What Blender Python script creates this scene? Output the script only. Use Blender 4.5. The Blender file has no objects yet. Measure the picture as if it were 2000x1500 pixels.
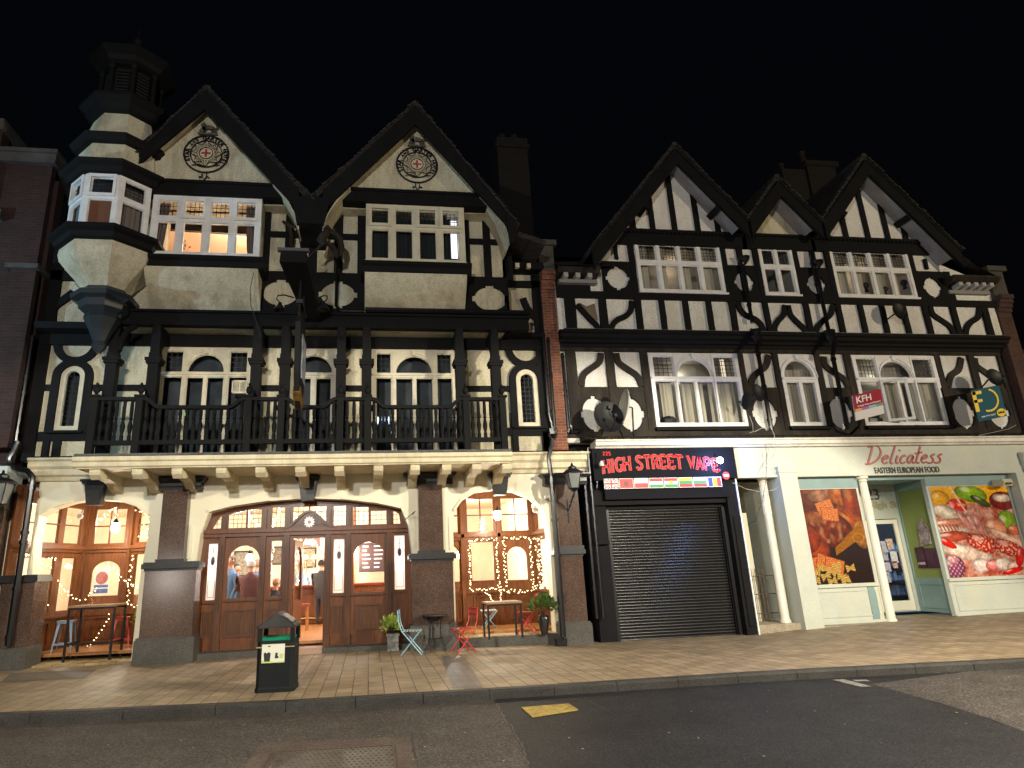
import bpy, bmesh, math, random
from mathutils import Matrix, Vector
from mathutils.geometry import tessellate_polygon
random.seed(7)
PI = math.pi
S = bpy.context.scene
COL = S.collection
# ------------------------------------------------------------------ camera
FPX, CX = 1250.0, 899.18            # focal length and principal point, in px of a 2000 px wide frame
YAW, PITCH, ROLL = -0.14729806, 0.28092145, -0.0375373
CAM = Vector((0, -15, 1.62))
RM = (Matrix.Rotation(YAW, 3, 'Z') @ Matrix.Rotation(PITCH, 3, 'X') @
      Matrix(((1, 0, 0), (0, 0, -1), (0, 1, 0))) @ Matrix.Rotation(ROLL, 3, 'Z'))
cd = bpy.data.cameras.new('camera'); cam = bpy.data.objects.new('camera', cd); COL.objects.link(cam)
cd.sensor_width = 36; cd.lens = FPX / 2000 * 36; cd.shift_x = (1000 - CX) / 2000
cd.clip_start = .1; cd.clip_end = 800
cam.matrix_world = Matrix.Translation(CAM) @ RM.to_4x4()
S.camera = cam
# ------------------------------------------------------------------ night sky
w = bpy.data.worlds.new('World'); S.world = w; w.use_nodes = True
nt = w.node_tree; bg = nt.nodes['Background']
sky = nt.nodes.new('ShaderNodeTexSky'); sky.sky_type = 'NISHITA'; sky.sun_disc = False
sky.sun_elevation = math.radians(-4); sky.sun_rotation = math.radians(200)
hs = nt.nodes.new('ShaderNodeMixRGB'); hs.blend_type = 'ADD'; hs.inputs[0].default_value = 1
hs.inputs[2].default_value = (.0105, .014, .024, 1)
nt.links.new(sky.outputs[0], hs.inputs[1]); nt.links.new(hs.outputs[0], bg.inputs[0])
bg.inputs[1].default_value = .05
# ------------------------------------------------------------------ street lighting (lanterns on this side of the road and added fill, out of shot)
def spot(name, loc, aim, power, color, ang, blend=1., r=.12):
    l = bpy.data.lights.new(name, 'SPOT'); l.energy = power; l.color = color
    l.spot_size = math.radians(ang); l.spot_blend = blend; l.shadow_soft_size = r
    o = bpy.data.objects.new(name, l); COL.objects.link(o); o.location = loc
    o.rotation_euler = (Vector(aim) - Vector(loc)).to_track_quat('-Z', 'Y').to_euler()
    return o
def point(name, loc, power, color, r=.08):
    l = bpy.data.lights.new(name, 'POINT'); l.energy = power; l.color = color; l.shadow_soft_size = r
    o = bpy.data.objects.new(name, l); COL.objects.link(o); o.location = loc
    return o
WARM = (1, .80, .52)
spot('street_light', (-3.2, -13.0, 6.3), (-2.3, -4, -6.6), 2900, (1, .92, .74), 120, .13)
spot('street_light', (9.7, -10.4, 5.7), (5.6, -4.6, -4.6), 6000, (1, .91, .73), 126, .13)
spot('street_light', (19.5, -12.0, 6.0), (16.5, -4, -5.6), 1100, (1, .96, .88), 118, .15)
spot('street_light', (-15.5, -5.5, 6.0), (-6.5, -1, 7.8), 2600, (.50, .80, 1), 60, .8)
point('far_fill_light', (24, -17, 6.5), 6000, (1, .82, .55), .2)
point('far_fill_light', (-3, -21, 6.5), 4900, (1, .97, .93), .3)  # neutral fill added for the scattered light on the upper storeys
point('shop_window_light', (-12.3, -29.6, 1.7), 800, (1, .9, .8), .45)
S.view_settings.view_transform = 'Standard'; S.view_settings.look = 'None'
S.view_settings.exposure = 0.0; S.view_settings.gamma = 1.0
S.render.engine = 'CYCLES'
S.cycles.max_bounces = 6; S.cycles.transparent_max_bounces = 12; S.cycles.sample_clamp_indirect = 4
# ------------------------------------------------------------------ measuring the photograph
ZM = dict(z1=(0,60,3.5714), z2=(500,180,3.5714), z3=(0,440,3.5714), z4=(500,560,3.3333), z5=(0,860,3.26),
          z6=(360,940,4.285), z7=(780,880,3.5714), r1=(1080,270,4.1667), r2=(1500,270,4), r3=(1080,560,4.1667),
          r4=(1500,560,4), r5=(1120,850,3.659), r6=(1400,850,3.3333), s=(0,0,1), c2=(520,400,3.75), c0=(0,0,5))
def ray(v, x, y):
    a = ZM[v]; px = a[0] + x / a[2]; py = a[1] + y / a[2]
    return RM @ Vector((px - CX, 750 - py, -FPX))
def P(v, x, y, Y):                     # where a seen point lies on the upright plane at depth Y: (x, z)
    d = ray(v, x, y); t = (Y + 15) / d.y
    return (d.x * t, 1.62 + d.z * t)
def G(v, x, y, h=0.):                  # where it lies on the level h: (x, y)
    d = ray(v, x, y); t = (h - 1.62) / d.z
    return (d.x * t, -15 + d.y * t)
def PR(v, x0, y0, x1, y1, Y):          # rectangle from its top-left and bottom-right corner
    a = P(v, x0, y0, Y); b = P(v, x1, y1, Y)
    return (a[0], b[0], b[1], a[1])    # x0,x1,z0,z1
# ------------------------------------------------------------------ materials
MATS = {}
def mat(name, c1, c2=None, rough=.7, bump=0., bscale=60., scale=2.5, metal=0., spec=.5, coat=0., mix=.5, stain=None,
        emit=None, estr=0., sstretch=1.):
    if name in MATS: return MATS[name]
    m = bpy.data.materials.new(name); m.use_nodes = True; n = m.node_tree.nodes; L = m.node_tree.links
    b = n['Principled BSDF']; b.inputs['Roughness'].default_value = rough; b.inputs['Metallic'].default_value = metal
    b.inputs['Specular IOR Level'].default_value = spec; b.inputs['Coat Weight'].default_value = coat
    b.inputs['Base Color'].default_value = (*c1, 1)
    tc = n.new('ShaderNodeTexCoord')
    if c2:
        mp = n.new('ShaderNodeMapping'); mp.inputs['Scale'].default_value = (1, 1, sstretch)
        L.new(tc.outputs['Object'], mp.inputs[0])
        t = n.new('ShaderNodeTexNoise'); t.inputs['Scale'].default_value = scale; t.inputs['Detail'].default_value = 6
        t.inputs['Roughness'].default_value = .65
        L.new(mp.outputs[0], t.inputs['Vector'])
        r = n.new('ShaderNodeMapRange'); r.inputs[1].default_value = mix - .15; r.inputs[2].default_value = mix + .15
        L.new(t.outputs['Fac'], r.inputs[0])
        x = n.new('ShaderNodeMixRGB'); x.inputs[1].default_value = (*c1, 1); x.inputs[2].default_value = (*c2, 1)
        L.new(r.outputs[0], x.inputs[0]); out = x.outputs[0]
        if stain:
            t3 = n.new('ShaderNodeTexNoise'); t3.inputs['Scale'].default_value = 26; t3.inputs['Detail'].default_value = 4; L.new(tc.outputs['Object'], t3.inputs['Vector'])
            r3 = n.new('ShaderNodeMapRange'); r3.inputs[1].default_value = .35; r3.inputs[2].default_value = .6; r3.inputs[3].default_value = .82; r3.inputs[4].default_value = 1.04; L.new(t3.outputs['Fac'], r3.inputs[0])
            x3 = n.new('ShaderNodeMixRGB'); x3.blend_type = 'MULTIPLY'; x3.inputs[0].default_value = 1 if bump > .4 else .35; L.new(out, x3.inputs[1]); L.new(r3.outputs[0], x3.inputs[2]); out = x3.outputs[0]
            t2 = n.new('ShaderNodeTexNoise'); t2.inputs['Scale'].default_value = 1.0; t2.inputs['Detail'].default_value = 9
            mp2 = n.new('ShaderNodeMapping'); mp2.inputs['Scale'].default_value = (1.5, 1.5, .45); L.new(tc.outputs['Object'], mp2.inputs[0])
            t2.inputs['Roughness'].default_value = .75; L.new(mp2.outputs[0], t2.inputs['Vector'])
            r2 = n.new('ShaderNodeMapRange'); r2.inputs[1].default_value = .46; r2.inputs[2].default_value = .62
            r2.inputs[4].default_value = .62; L.new(t2.outputs['Fac'], r2.inputs[0])
            x2 = n.new('ShaderNodeMixRGB'); x2.inputs[2].default_value = (*stain, 1)
            L.new(r2.outputs[0], x2.inputs[0]); L.new(out, x2.inputs[1]); out = x2.outputs[0]
        L.new(out, b.inputs['Base Color'])
    if bump:
        t = n.new('ShaderNodeTexNoise'); t.inputs['Scale'].default_value = bscale; t.inputs['Detail'].default_value = 3
        L.new(tc.outputs['Object'], t.inputs['Vector'])
        bp = n.new('ShaderNodeBump'); bp.inputs['Strength'].default_value = bump; bp.inputs['Distance'].default_value = .02
        L.new(t.outputs['Fac'], bp.inputs['Height']); L.new(bp.outputs[0], b.inputs['Normal'])
    if emit:
        b.inputs['Emission Color'].default_value = (*emit, 1); b.inputs['Emission Strength'].default_value = estr
    MATS[name] = m; return m
def brickmat(name, c1, c2, mortar, bw=.225, bh=.075, ms=.012, rot=0, plane='xz', rough=.85, bump=.4, off=.5, blotch=.5):
    m = bpy.data.materials.new(name); m.use_nodes = True; n = m.node_tree.nodes; L = m.node_tree.links
    b = n['Principled BSDF']; b.inputs['Roughness'].default_value = rough
    tc = n.new('ShaderNodeTexCoord'); sp = n.new('ShaderNodeSeparateXYZ'); L.new(tc.outputs['Object'], sp.inputs[0])
    cb = n.new('ShaderNodeCombineXYZ')
    if plane == 'xz':
        ad = n.new('ShaderNodeMath'); L.new(sp.outputs[0], ad.inputs[0]); L.new(sp.outputs[1], ad.inputs[1])
        L.new(ad.outputs[0], cb.inputs[0]); L.new(sp.outputs[2], cb.inputs[1])
    else:
        L.new(sp.outputs[1], cb.inputs[0]); L.new(sp.outputs[0], cb.inputs[1])
    mp = n.new('ShaderNodeMapping'); mp.inputs['Rotation'].default_value = (0, 0, rot); L.new(cb.outputs[0], mp.inputs[0])
    t = n.new('ShaderNodeTexBrick'); t.inputs['Scale'].default_value = 1; t.offset = off
    t.inputs['Brick Width'].default_value = bw; t.inputs['Row Height'].default_value = bh
    t.inputs['Mortar Size'].default_value = ms; t.inputs['Color1'].default_value = (*c1, 1)
    t.inputs['Color2'].default_value = (*c2, 1); t.inputs['Mortar'].default_value = (*mortar, 1)
    t.inputs['Mortar Smooth'].default_value = .2; t.inputs['Bias'].default_value = 0
    L.new(mp.outputs[0], t.inputs['Vector'])
    ns = n.new('ShaderNodeTexNoise'); ns.inputs['Scale'].default_value = 1.7; ns.inputs['Detail'].default_value = 8
    ns.inputs['Roughness'].default_value = .7
    L.new(tc.outputs['Object'], ns.inputs['Vector'])
    r = n.new('ShaderNodeMapRange'); r.inputs[1].default_value = .3; r.inputs[2].default_value = .7
    r.inputs[3].default_value = 1 - blotch; r.inputs[4].default_value = 1.15; L.new(ns.outputs['Fac'], r.inputs[0])
    x = n.new('ShaderNodeMixRGB'); x.blend_type = 'MULTIPLY'; x.inputs[0].default_value = 1
    L.new(t.outputs['Color'], x.inputs[1]); L.new(r.outputs[0], x.inputs[2]); L.new(x.outputs[0], b.inputs['Base Color'])
    n3 = n.new('ShaderNodeTexNoise'); n3.inputs['Scale'].default_value = 90; L.new(tc.outputs['Object'], n3.inputs['Vector'])
    mx = n.new('ShaderNodeMath'); mx.operation = 'MULTIPLY_ADD'; mx.inputs[1].default_value = -1
    L.new(t.outputs['Fac'], mx.inputs[0]); 
    sc = n.new('ShaderNodeMath'); sc.operation = 'MULTIPLY'; sc.inputs[1].default_value = .35; L.new(n3.outputs['Fac'], sc.inputs[0])
    L.new(sc.outputs[0], mx.inputs[2])
    bp = n.new('ShaderNodeBump'); bp.inputs['Strength'].default_value = bump; bp.inputs['Distance'].default_value = .015
    L.new(mx.outputs[0], bp.inputs['Height']); L.new(bp.outputs[0], b.inputs['Normal'])
    return m
def speckle(name, c1, c2, c3, rough=.25, scale=120, c4=None):
    m = bpy.data.materials.new(name); m.use_nodes = True; n = m.node_tree.nodes; L = m.node_tree.links
    b = n['Principled BSDF']; b.inputs['Roughness'].default_value = rough; b.inputs['Specular IOR Level'].default_value = .5 if rough < .4 else .2
    tc = n.new('ShaderNodeTexCoord')
    t = n.new('ShaderNodeTexVoronoi'); t.inputs['Scale'].default_value = scale; L.new(tc.outputs['Object'], t.inputs['Vector'])
    rp = n.new('ShaderNodeValToRGB'); rp.color_ramp.elements[0].color = (*c1, 1); rp.color_ramp.elements[1].color = (*c3, 1)
    e = rp.color_ramp.elements.new(.55); e.color = (*c2, 1)
    sp = n.new('ShaderNodeSeparateColor'); L.new(t.outputs['Color'], sp.inputs[0]); L.new(sp.outputs[0], rp.inputs[0])
    ns = n.new('ShaderNodeTexNoise'); ns.inputs['Scale'].default_value = 1.3; ns.inputs['Detail'].default_value = 7
    ns.inputs['Roughness'].default_value = .7; L.new(tc.outputs['Object'], ns.inputs['Vector'])
    r = n.new('ShaderNodeMapRange'); r.inputs[1].default_value = .3; r.inputs[2].default_value = .7
    r.inputs[3].default_value = .65; r.inputs[4].default_value = 1.2; L.new(ns.outputs['Fac'], r.inputs[0])
    x = n.new('ShaderNodeMixRGB'); x.blend_type = 'MULTIPLY'; x.inputs[0].default_value = 1
    L.new(rp.outputs[0], x.inputs[1]); L.new(r.outputs[0], x.inputs[2]); L.new(x.outputs[0], b.inputs['Base Color'])
    if rough > .4:
        bp = n.new('ShaderNodeBump'); bp.inputs['Strength'].default_value = .35; bp.inputs['Distance'].default_value = .006
        L.new(t.outputs['Distance'], bp.inputs['Height']); L.new(bp.outputs[0], b.inputs['Normal'])
    return m
def woodmat(name, c1, c2, rough=.35, coat=.3):
    m = bpy.data.materials.new(name); m.use_nodes = True; n = m.node_tree.nodes; L = m.node_tree.links
    b = n['Principled BSDF']; b.inputs['Roughness'].default_value = rough; b.inputs['Coat Weight'].default_value = coat*.3; b.inputs['Specular IOR Level'].default_value = .3
    b.inputs['Coat Roughness'].default_value = .2
    tc = n.new('ShaderNodeTexCoord'); mp = n.new('ShaderNodeMapping'); mp.inputs['Scale'].default_value = (14, 14, 1.1)
    L.new(tc.outputs['Object'], mp.inputs[0])
    t = n.new('ShaderNodeTexNoise'); t.inputs['Scale'].default_value = 2.2; t.inputs['Detail'].default_value = 8
    t.inputs['Roughness'].default_value = .7; t.inputs['Distortion'].default_value = .6
    L.new(mp.outputs[0], t.inputs['Vector'])
    r = n.new('ShaderNodeMapRange'); r.inputs[1].default_value = .35; r.inputs[2].default_value = .68; L.new(t.outputs['Fac'], r.inputs[0])
    x = n.new('ShaderNodeMixRGB'); x.inputs[1].default_value = (*c1, 1); x.inputs[2].default_value = (*c2, 1)
    L.new(r.outputs[0], x.inputs[0]); L.new(x.outputs[0], b.inputs['Base Color'])
    bp = n.new('ShaderNodeBump'); bp.inputs['Strength'].default_value = .12; bp.inputs['Distance'].default_value = .004
    L.new(t.outputs['Fac'], bp.inputs['Height']); L.new(bp.outputs[0], b.inputs['Normal'])
    return m
def glassmat(name, tint=(1, 1, 1), frost=0.):
    m = bpy.data.materials.new(name); m.use_nodes = True; n = m.node_tree.nodes; L = m.node_tree.links
    n.remove(n['Principled BSDF']); out = n['Material Output']
    tr = n.new('ShaderNodeBsdfTransparent'); tr.inputs[0].default_value = (*tint, 1)
    gl = n.new('ShaderNodeBsdfGlossy'); gl.inputs['Roughness'].default_value = .03
    fr = n.new('ShaderNodeFresnel'); fr.inputs[0].default_value = 1.5
    ge = n.new('ShaderNodeNewGeometry'); iv = n.new('ShaderNodeMath'); iv.operation = 'SUBTRACT'; iv.inputs[0].default_value = 1
    L.new(ge.outputs['Backfacing'], iv.inputs[1]); mu = n.new('ShaderNodeMath'); mu.operation = 'MULTIPLY'
    L.new(fr.outputs[0], mu.inputs[0]); L.new(iv.outputs[0], mu.inputs[1])      # the far face of a pane does not mirror
    mx = n.new('ShaderNodeMixShader'); L.new(mu.outputs[0], mx.inputs[0]); L.new(tr.outputs[0], mx.inputs[1]); L.new(gl.outputs[0], mx.inputs[2])
    last = mx.outputs[0]
    if frost:
        tl = n.new('ShaderNodeBsdfTranslucent'); tl.inputs[0].default_value = (.9, .9, .93, 1)
        m2 = n.new('ShaderNodeMixShader'); m2.inputs[0].default_value = frost
        L.new(last, m2.inputs[1]); L.new(tl.outputs[0], m2.inputs[2]); last = m2.outputs[0]
    L.new(last, out.inputs[0]); return m
def emi(name, c, s):
    m = bpy.data.materials.new(name); m.use_nodes = True; b = m.node_tree.nodes['Principled BSDF']
    b.inputs['Base Color'].default_value = (*c, 1); b.inputs['Emission Color'].default_value = (*c, 1)
    b.inputs['Emission Strength'].default_value = s; return m
def paint(name, c, rough=.45): return mat(name, c, tuple(v * .82 for v in c), rough=rough, scale=5, bump=.03, bscale=30)
M = dict(
 render=mat('roughcast_cream', (.66, .60, .44), (.57, .52, .37), rough=.9, bump=.9, bscale=38, scale=2.2, stain=(.25, .21, .135)),
 rwhite=mat('roughcast_white', (.80, .79, .75), (.71, .69, .65), rough=.9, bump=.8, bscale=34, scale=2, stain=(.56, .53, .46)),
 cream=mat('cream_wall_paint', (.80, .75, .58), (.76, .70, .53), rough=.55, bump=.05, bscale=18, scale=1.2),
 stone=mat('painted_cornice', (.70, .63, .44), (.60, .52, .35), rough=.6, bump=.1, scale=4, stain=(.42, .36, .23)),
 black=mat('black_timber', (.007, .0068, .007), (.0045, .0045, .005), rough=.72, spec=.16, bump=.15, bscale=25, scale=4, sstretch=.3),
 oldblack=mat('weathered_black_timber', (.018, .0145, .012), (.055, .042, .03), rough=.72, spec=.2, bump=.5, bscale=30, scale=4, sstretch=.25, mix=.6),
 wcream=paint('cream_window_paint', (.66, .60, .45)), white=paint('white_window_paint', (.83, .82, .81)),
 roof=brickmat('roof_tiles', (.035, .026, .022), (.022, .018, .016), (.008, .008, .008), bw=.2, bh=.16, ms=.012, bump=1.),
 brick=brickmat('red_brick', (.26, .065, .03), (.17, .042, .022), (.20, .15, .11)),
 dbrick=brickmat('unlit_brick', (.010, .006, .005), (.007, .005, .004), (.007, .006, .006)),  # near-black colour stands in for chimneys beyond the lamps' reach
 granite=speckle('brown_granite', (.045, .026, .02), (.085, .052, .04), (.16, .115, .09), rough=.16, scale=130),
 ggranite=speckle('grey_granite', (.05, .047, .042), (.08, .076, .068), (.12, .115, .10), rough=.5, scale=110),
 bgranite=speckle('black_granite', (.014, .014, .0145), (.022, .022, .023), (.045, .045, .045), rough=.35, scale=100),
 wood=woodmat('varnished_oak', (.165, .056, .02), (.07, .025, .009)),
 dwood=woodmat('dark_oak', (.12, .048, .021), (.05, .021, .01)),
 fwood=woodmat('floor_boards', (.42, .20, .075), (.30, .13, .05)),
 glass=glassmat('clear_glass'), frost=glassmat('etched_glass', frost=.75),
 lead=mat('lead', (.012, .012, .013), rough=.5), room=mat('dark_room', (.035, .045, .055), (.02, .025, .03), rough=.9),  # the room's blue tone stands in for reflections in the panes
 litroom=mat('peach_room', (.88, .68, .50), rough=.8), inner=mat('pub_plaster', (.82, .72, .54), (.74, .63, .45), rough=.8),
 curtain=mat('net_curtain', (.42, .40, .32), (.34, .32, .26), rough=.9, sstretch=.1, scale=6), gcurtain=mat('grey_curtain', (.16, .13, .115), rough=.9),
 iron=mat('black_iron', (.009, .009, .01), rough=.4, spec=.35), steel=mat('dull_steel', (.25, .26, .27), rough=.35, metal=.9),
 pipe=mat('black_drainpipe', (.006, .006, .007), rough=.25, spec=.5), gold=mat('gold_leaf', (.35, .20, .05), (.10,.06,.02), rough=.35, metal=.6, scale=14),
 red=mat('red_paint', (.50, .03, .03), rough=.35, coat=.3), blue=mat('pale_blue_paint', (.22, .42, .52), rough=.4, coat=.2),
)
# ------------------------------------------------------------------ object tree
def tag(o, label=None, cat=None, group=None, kind=None):
    if label: o['label'] = label
    if cat: o['category'] = cat
    if group: o['group'] = group
    if kind: o['kind'] = kind
    return o
def thing(name, loc, label, cat, group=None):
    o = bpy.data.objects.new(name, None); COL.objects.link(o); o.location = loc; o.empty_display_size = .2
    return tag(o, label, cat, group)
def wloc(o):
    v = Vector((0, 0, 0))
    while o is not None and o.parent is None: v = v + Vector(o.location); break
    return v
def top(o):
    while o.parent: o = o.parent
    return o
def copy_tree(o, parent=None):
    c = o.copy(); COL.objects.link(c)
    if parent: c.parent = parent
    for ch in list(o.children): copy_tree(ch, c)
    return c
def place(o, loc, rz=0, label=None, group=None):
    o.location = loc; o.rotation_euler = (0, 0, rz)
    if label: o['label'] = label
    if group: o['group'] = group
    return o
class MB:
    def __init__(s): s.v = []; s.f = []; s.m = []; s.T = None; s.mi = 0
    def add(s, vs, fs):
        b = len(s.v)
        for p in vs:
            p = Vector(p); s.v.append(tuple(s.T @ p) if s.T else tuple(p))
        for f in fs: s.f.append([i + b for i in f]); s.m.append(s.mi)
        return s
    def box(s, x0, x1, y0, y1, z0, z1):
        if x0 > x1: x0, x1 = x1, x0
        if y0 > y1: y0, y1 = y1, y0
        if z0 > z1: z0, z1 = z1, z0
        return s.add([(x0,y0,z0),(x1,y0,z0),(x1,y1,z0),(x0,y1,z0),(x0,y0,z1),(x1,y0,z1),(x1,y1,z1),(x0,y1,z1)],
                     [(0,1,5,4),(1,2,6,5),(2,3,7,6),(3,0,4,7),(4,5,6,7),(3,2,1,0)])
    def plate(s, outer, Y, t, holes=()):     # outline in the x-z plane, front face at Y, thickness t backwards
        loops = [list(outer)] + [list(h) for h in holes]
        pts = [p for l in loops for p in l]
        tris = tessellate_polygon([[Vector((p[0], p[1], 0)) for p in l] for l in loops])
        n = len(pts); vs = [(p[0], Y, p[1]) for p in pts] + [(p[0], Y + t, p[1]) for p in pts]
        fs = []
        for a, b, c in tris:
            A, B, C = pts[a], pts[b], pts[c]
            cr = (B[0]-A[0])*(C[1]-A[1]) - (B[1]-A[1])*(C[0]-A[0])
            if abs(cr) < 1e-10: continue
            if cr < 0: b, c = c, b
            fs.append((a, b, c)); fs.append((c + n, b + n, a + n))
        k = 0
        for li, l in enumerate(loops):
            ar = sum(l[i][0]*l[(i+1) % len(l)][1] - l[(i+1) % len(l)][0]*l[i][1] for i in range(len(l)))
            fl = (ar > 0) == (li == 0)
            for i in range(len(l)):
                a = k + i; b = k + (i + 1) % len(l)
                fs.append((b, a, a + n, b + n) if fl else (a, b, b + n, a + n))
            k += len(l)
        return s.add(vs, fs)
    def strip(s, pts, w, Y, t):              # thick polyline in the x-z plane
        L, R = [], []
        for i, p in enumerate(pts):
            a = pts[max(i-1, 0)]; b = pts[min(i+1, len(pts)-1)]
            dx, dz = b[0]-a[0], b[1]-a[1]; l = math.hypot(dx, dz) or 1
            L.append((p[0]-dz/l*w/2, p[1]+dx/l*w/2)); R.append((p[0]+dz/l*w/2, p[1]-dx/l*w/2))
        n = len(pts)
        vs = [(q[0], Y, q[1]) for q in L+R] + [(q[0], Y+t, q[1]) for q in L+R]; o = 2*n; fs = []
        for i in range(n-1):
            fs += [(i, n+i, n+i+1, i+1), (o+i+1, o+n+i+1, o+n+i, o+i), (i+1, i+1+o, i+o, i), (n+i, n+i+o, n+i+1+o, n+i+1)]
        fs += [(0, o, o+n, n), (n-1, 2*n-1, o+2*n-1, o+n-1)]
        return s.add(vs, fs)
    def tube(s, pts, r, n=8, cap=True):
        pts = [Vector(p) for p in pts]; vs = []; fs = []; rr = r if isinstance(r, (list, tuple)) else [r]*len(pts)
        up = None
        for i, p in enumerate(pts):
            d = (pts[min(i+1, len(pts)-1)] - pts[max(i-1, 0)]).normalized()
            if up is None: up = Vector((0, 0, 1)) if abs(d.z) < .9 else Vector((1, 0, 0))
            a = d.cross(up).normalized(); b = a.cross(d).normalized(); up = b
            for k in range(n):
                c = 2*PI*k/n; vs.append(p + a*math.cos(c)*rr[i] + b*math.sin(c)*rr[i])
        for i in range(len(pts)-1):
            for k in range(n):
                k2 = (k+1) % n; fs.append((i*n+k2, i*n+k, (i+1)*n+k, (i+1)*n+k2))
        if cap: fs.append(tuple(range(n))); fs.append(tuple(reversed(range((len(pts)-1)*n, len(pts)*n))))
        return s.add(vs, fs)
    def lathe(s, prof, cx, cy, n=16, ph=0., a0=0, a1=None):   # prof: (radius, z); full turn
        vs = []; fs = []
        for r, z in prof:
            for k in range(n):
                c = ph + 2*PI*k/n; vs.append((cx + r*math.cos(c), cy + r*math.sin(c), z))
        for i in range(len(prof)-1):
            for k in range(n):
                k2 = (k+1) % n; fs.append((i*n+k, i*n+k2, (i+1)*n+k2, (i+1)*n+k))
        fs.append(tuple(reversed(range(n)))); fs.append(tuple(range((len(prof)-1)*n, len(prof)*n)))
        return s.add(vs, fs)
    def ball(s, c, r, n=8, m=6, sz=1.):
        return s.lathe([(max(r*math.sin(PI*i/m), 1e-4), c[2]-r*sz*math.cos(PI*i/m)) for i in range(m+1)], c[0], c[1], n)
    def prof(s, pts, x0, x1):                # outline in the y-z plane, swept along x
        n = len(pts); vs = [(x0, p[0], p[1]) for p in pts] + [(x1, p[0], p[1]) for p in pts]
        fs = [((i+1) % n, i, i+n, (i+1) % n+n) for i in range(n)] + [tuple(range(n)), tuple(reversed(range(n, 2*n)))]
        return s.add(vs, fs)
    def build(s, name, m, parent=None, smooth=False, recalc=True, mats=None):
        me = bpy.data.meshes.new(name); me.from_pydata(s.v, [], s.f); me.update()
        if recalc:
            bm = bmesh.new(); bm.from_mesh(me); bmesh.ops.recalc_face_normals(bm, faces=bm.faces); bm.to_mesh(me); bm.free()
        for q in (mats or [m]): me.materials.append(M[q] if isinstance(q, str) else q)
        if mats:
            for i, p in enumerate(me.polygons): p.material_index = s.m[i]
        if smooth:
            for p in me.polygons: p.use_smooth = True
            me.set_sharp_from_angle(angle=math.radians(40))
        o = bpy.data.objects.new(name, me); COL.objects.link(o)
        if parent:
            o.parent = parent
            if parent.parent is None: o.matrix_parent_inverse = Matrix.Translation(-Vector(parent.location))
        return o
def rect(x0, x1, z0, z1): return [(x0, z0), (x1, z0), (x1, z1), (x0, z1)]
def arch(x0, x1, z0, zs, zt, n=14):          # rectangle with a half-ellipse on top
    c = (x0+x1)/2; r = abs(x1-x0)/2
    return [(x0, z0), (x1, z0)] + [(c + r*math.cos(PI*i/n), zs + (zt-zs)*math.sin(PI*i/n)) for i in range(n+1)]
def ell(cx, cz, rx, rz, n=24): return [(cx+rx*math.cos(2*PI*i/n), cz+rz*math.sin(2*PI*i/n)) for i in range(n)]
def quat(cx, cz, rx, rz, nt=.22, n=7):       # oval with four square notched ends
    a = math.asin(nt); e = .13; pts = []
    for q in range(4):
        c = q*PI/2
        def rot(x, y, c=c): 
            return (x*math.cos(c)-y*math.sin(c), x*math.sin(c)+y*math.cos(c))
        pts += [rot(math.cos(a)*.97, -nt), rot(1+e, -nt), rot(1+e, nt), rot(math.cos(a)*.97, nt)]
        for i in range(1, n):
            t = c + a + (PI/2-2*a)*i/n; pts.append((math.cos(t), math.sin(t)))
    return [(cx + p[0]*rx, cz + p[1]*rz) for p in pts]
def inset(poly, d):
    n = len(poly); ar = sum(poly[i][0]*poly[(i+1) % n][1]-poly[(i+1) % n][0]*poly[i][1] for i in range(n)); sg = 1 if ar > 0 else -1
    out = []
    for i in range(n):
        a, b, c = poly[i-1], poly[i], poly[(i+1) % n]
        def nn(p, q):
            dx, dz = q[0]-p[0], q[1]-p[1]; l = math.hypot(dx, dz) or 1; return (-dz/l*sg, dx/l*sg)
        n1, n2 = nn(a, b), nn(b, c); mx, mz = n1[0]+n2[0], n1[1]+n2[1]; k = 1 + n1[0]*n2[0]+n1[1]*n2[1]
        if k < .3: k = .3
        out.append((b[0]+mx/k*d, b[1]+mz/k*d))
    return out
def clip(poly, a, b):                        # part of segment a-b inside a convex outline
    t0, t1 = 0., 1.; n = len(poly)
    ar = sum(poly[i][0]*poly[(i+1) % n][1]-poly[(i+1) % n][0]*poly[i][1] for i in range(n)); sg = 1 if ar > 0 else -1
    for i in range(n):
        p, q = poly[i], poly[(i+1) % n]; ex, ez = (q[0]-p[0])*sg, (q[1]-p[1])*sg
        fa = ex*(a[1]-p[1]) - ez*(a[0]-p[0]); fb = ex*(b[1]-p[1]) - ez*(b[0]-p[0])
        if fa < 0 and fb < 0: return None
        if fa < 0: t0 = max(t0, fa/(fa-fb))
        elif fb < 0: t1 = min(t1, fa/(fa-fb))
    if t1-t0 < 1e-3: return None
    L = lambda t: (a[0]+(b[0]-a[0])*t, a[1]+(b[1]-a[1])*t)
    return L(t0), L(t1)
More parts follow.
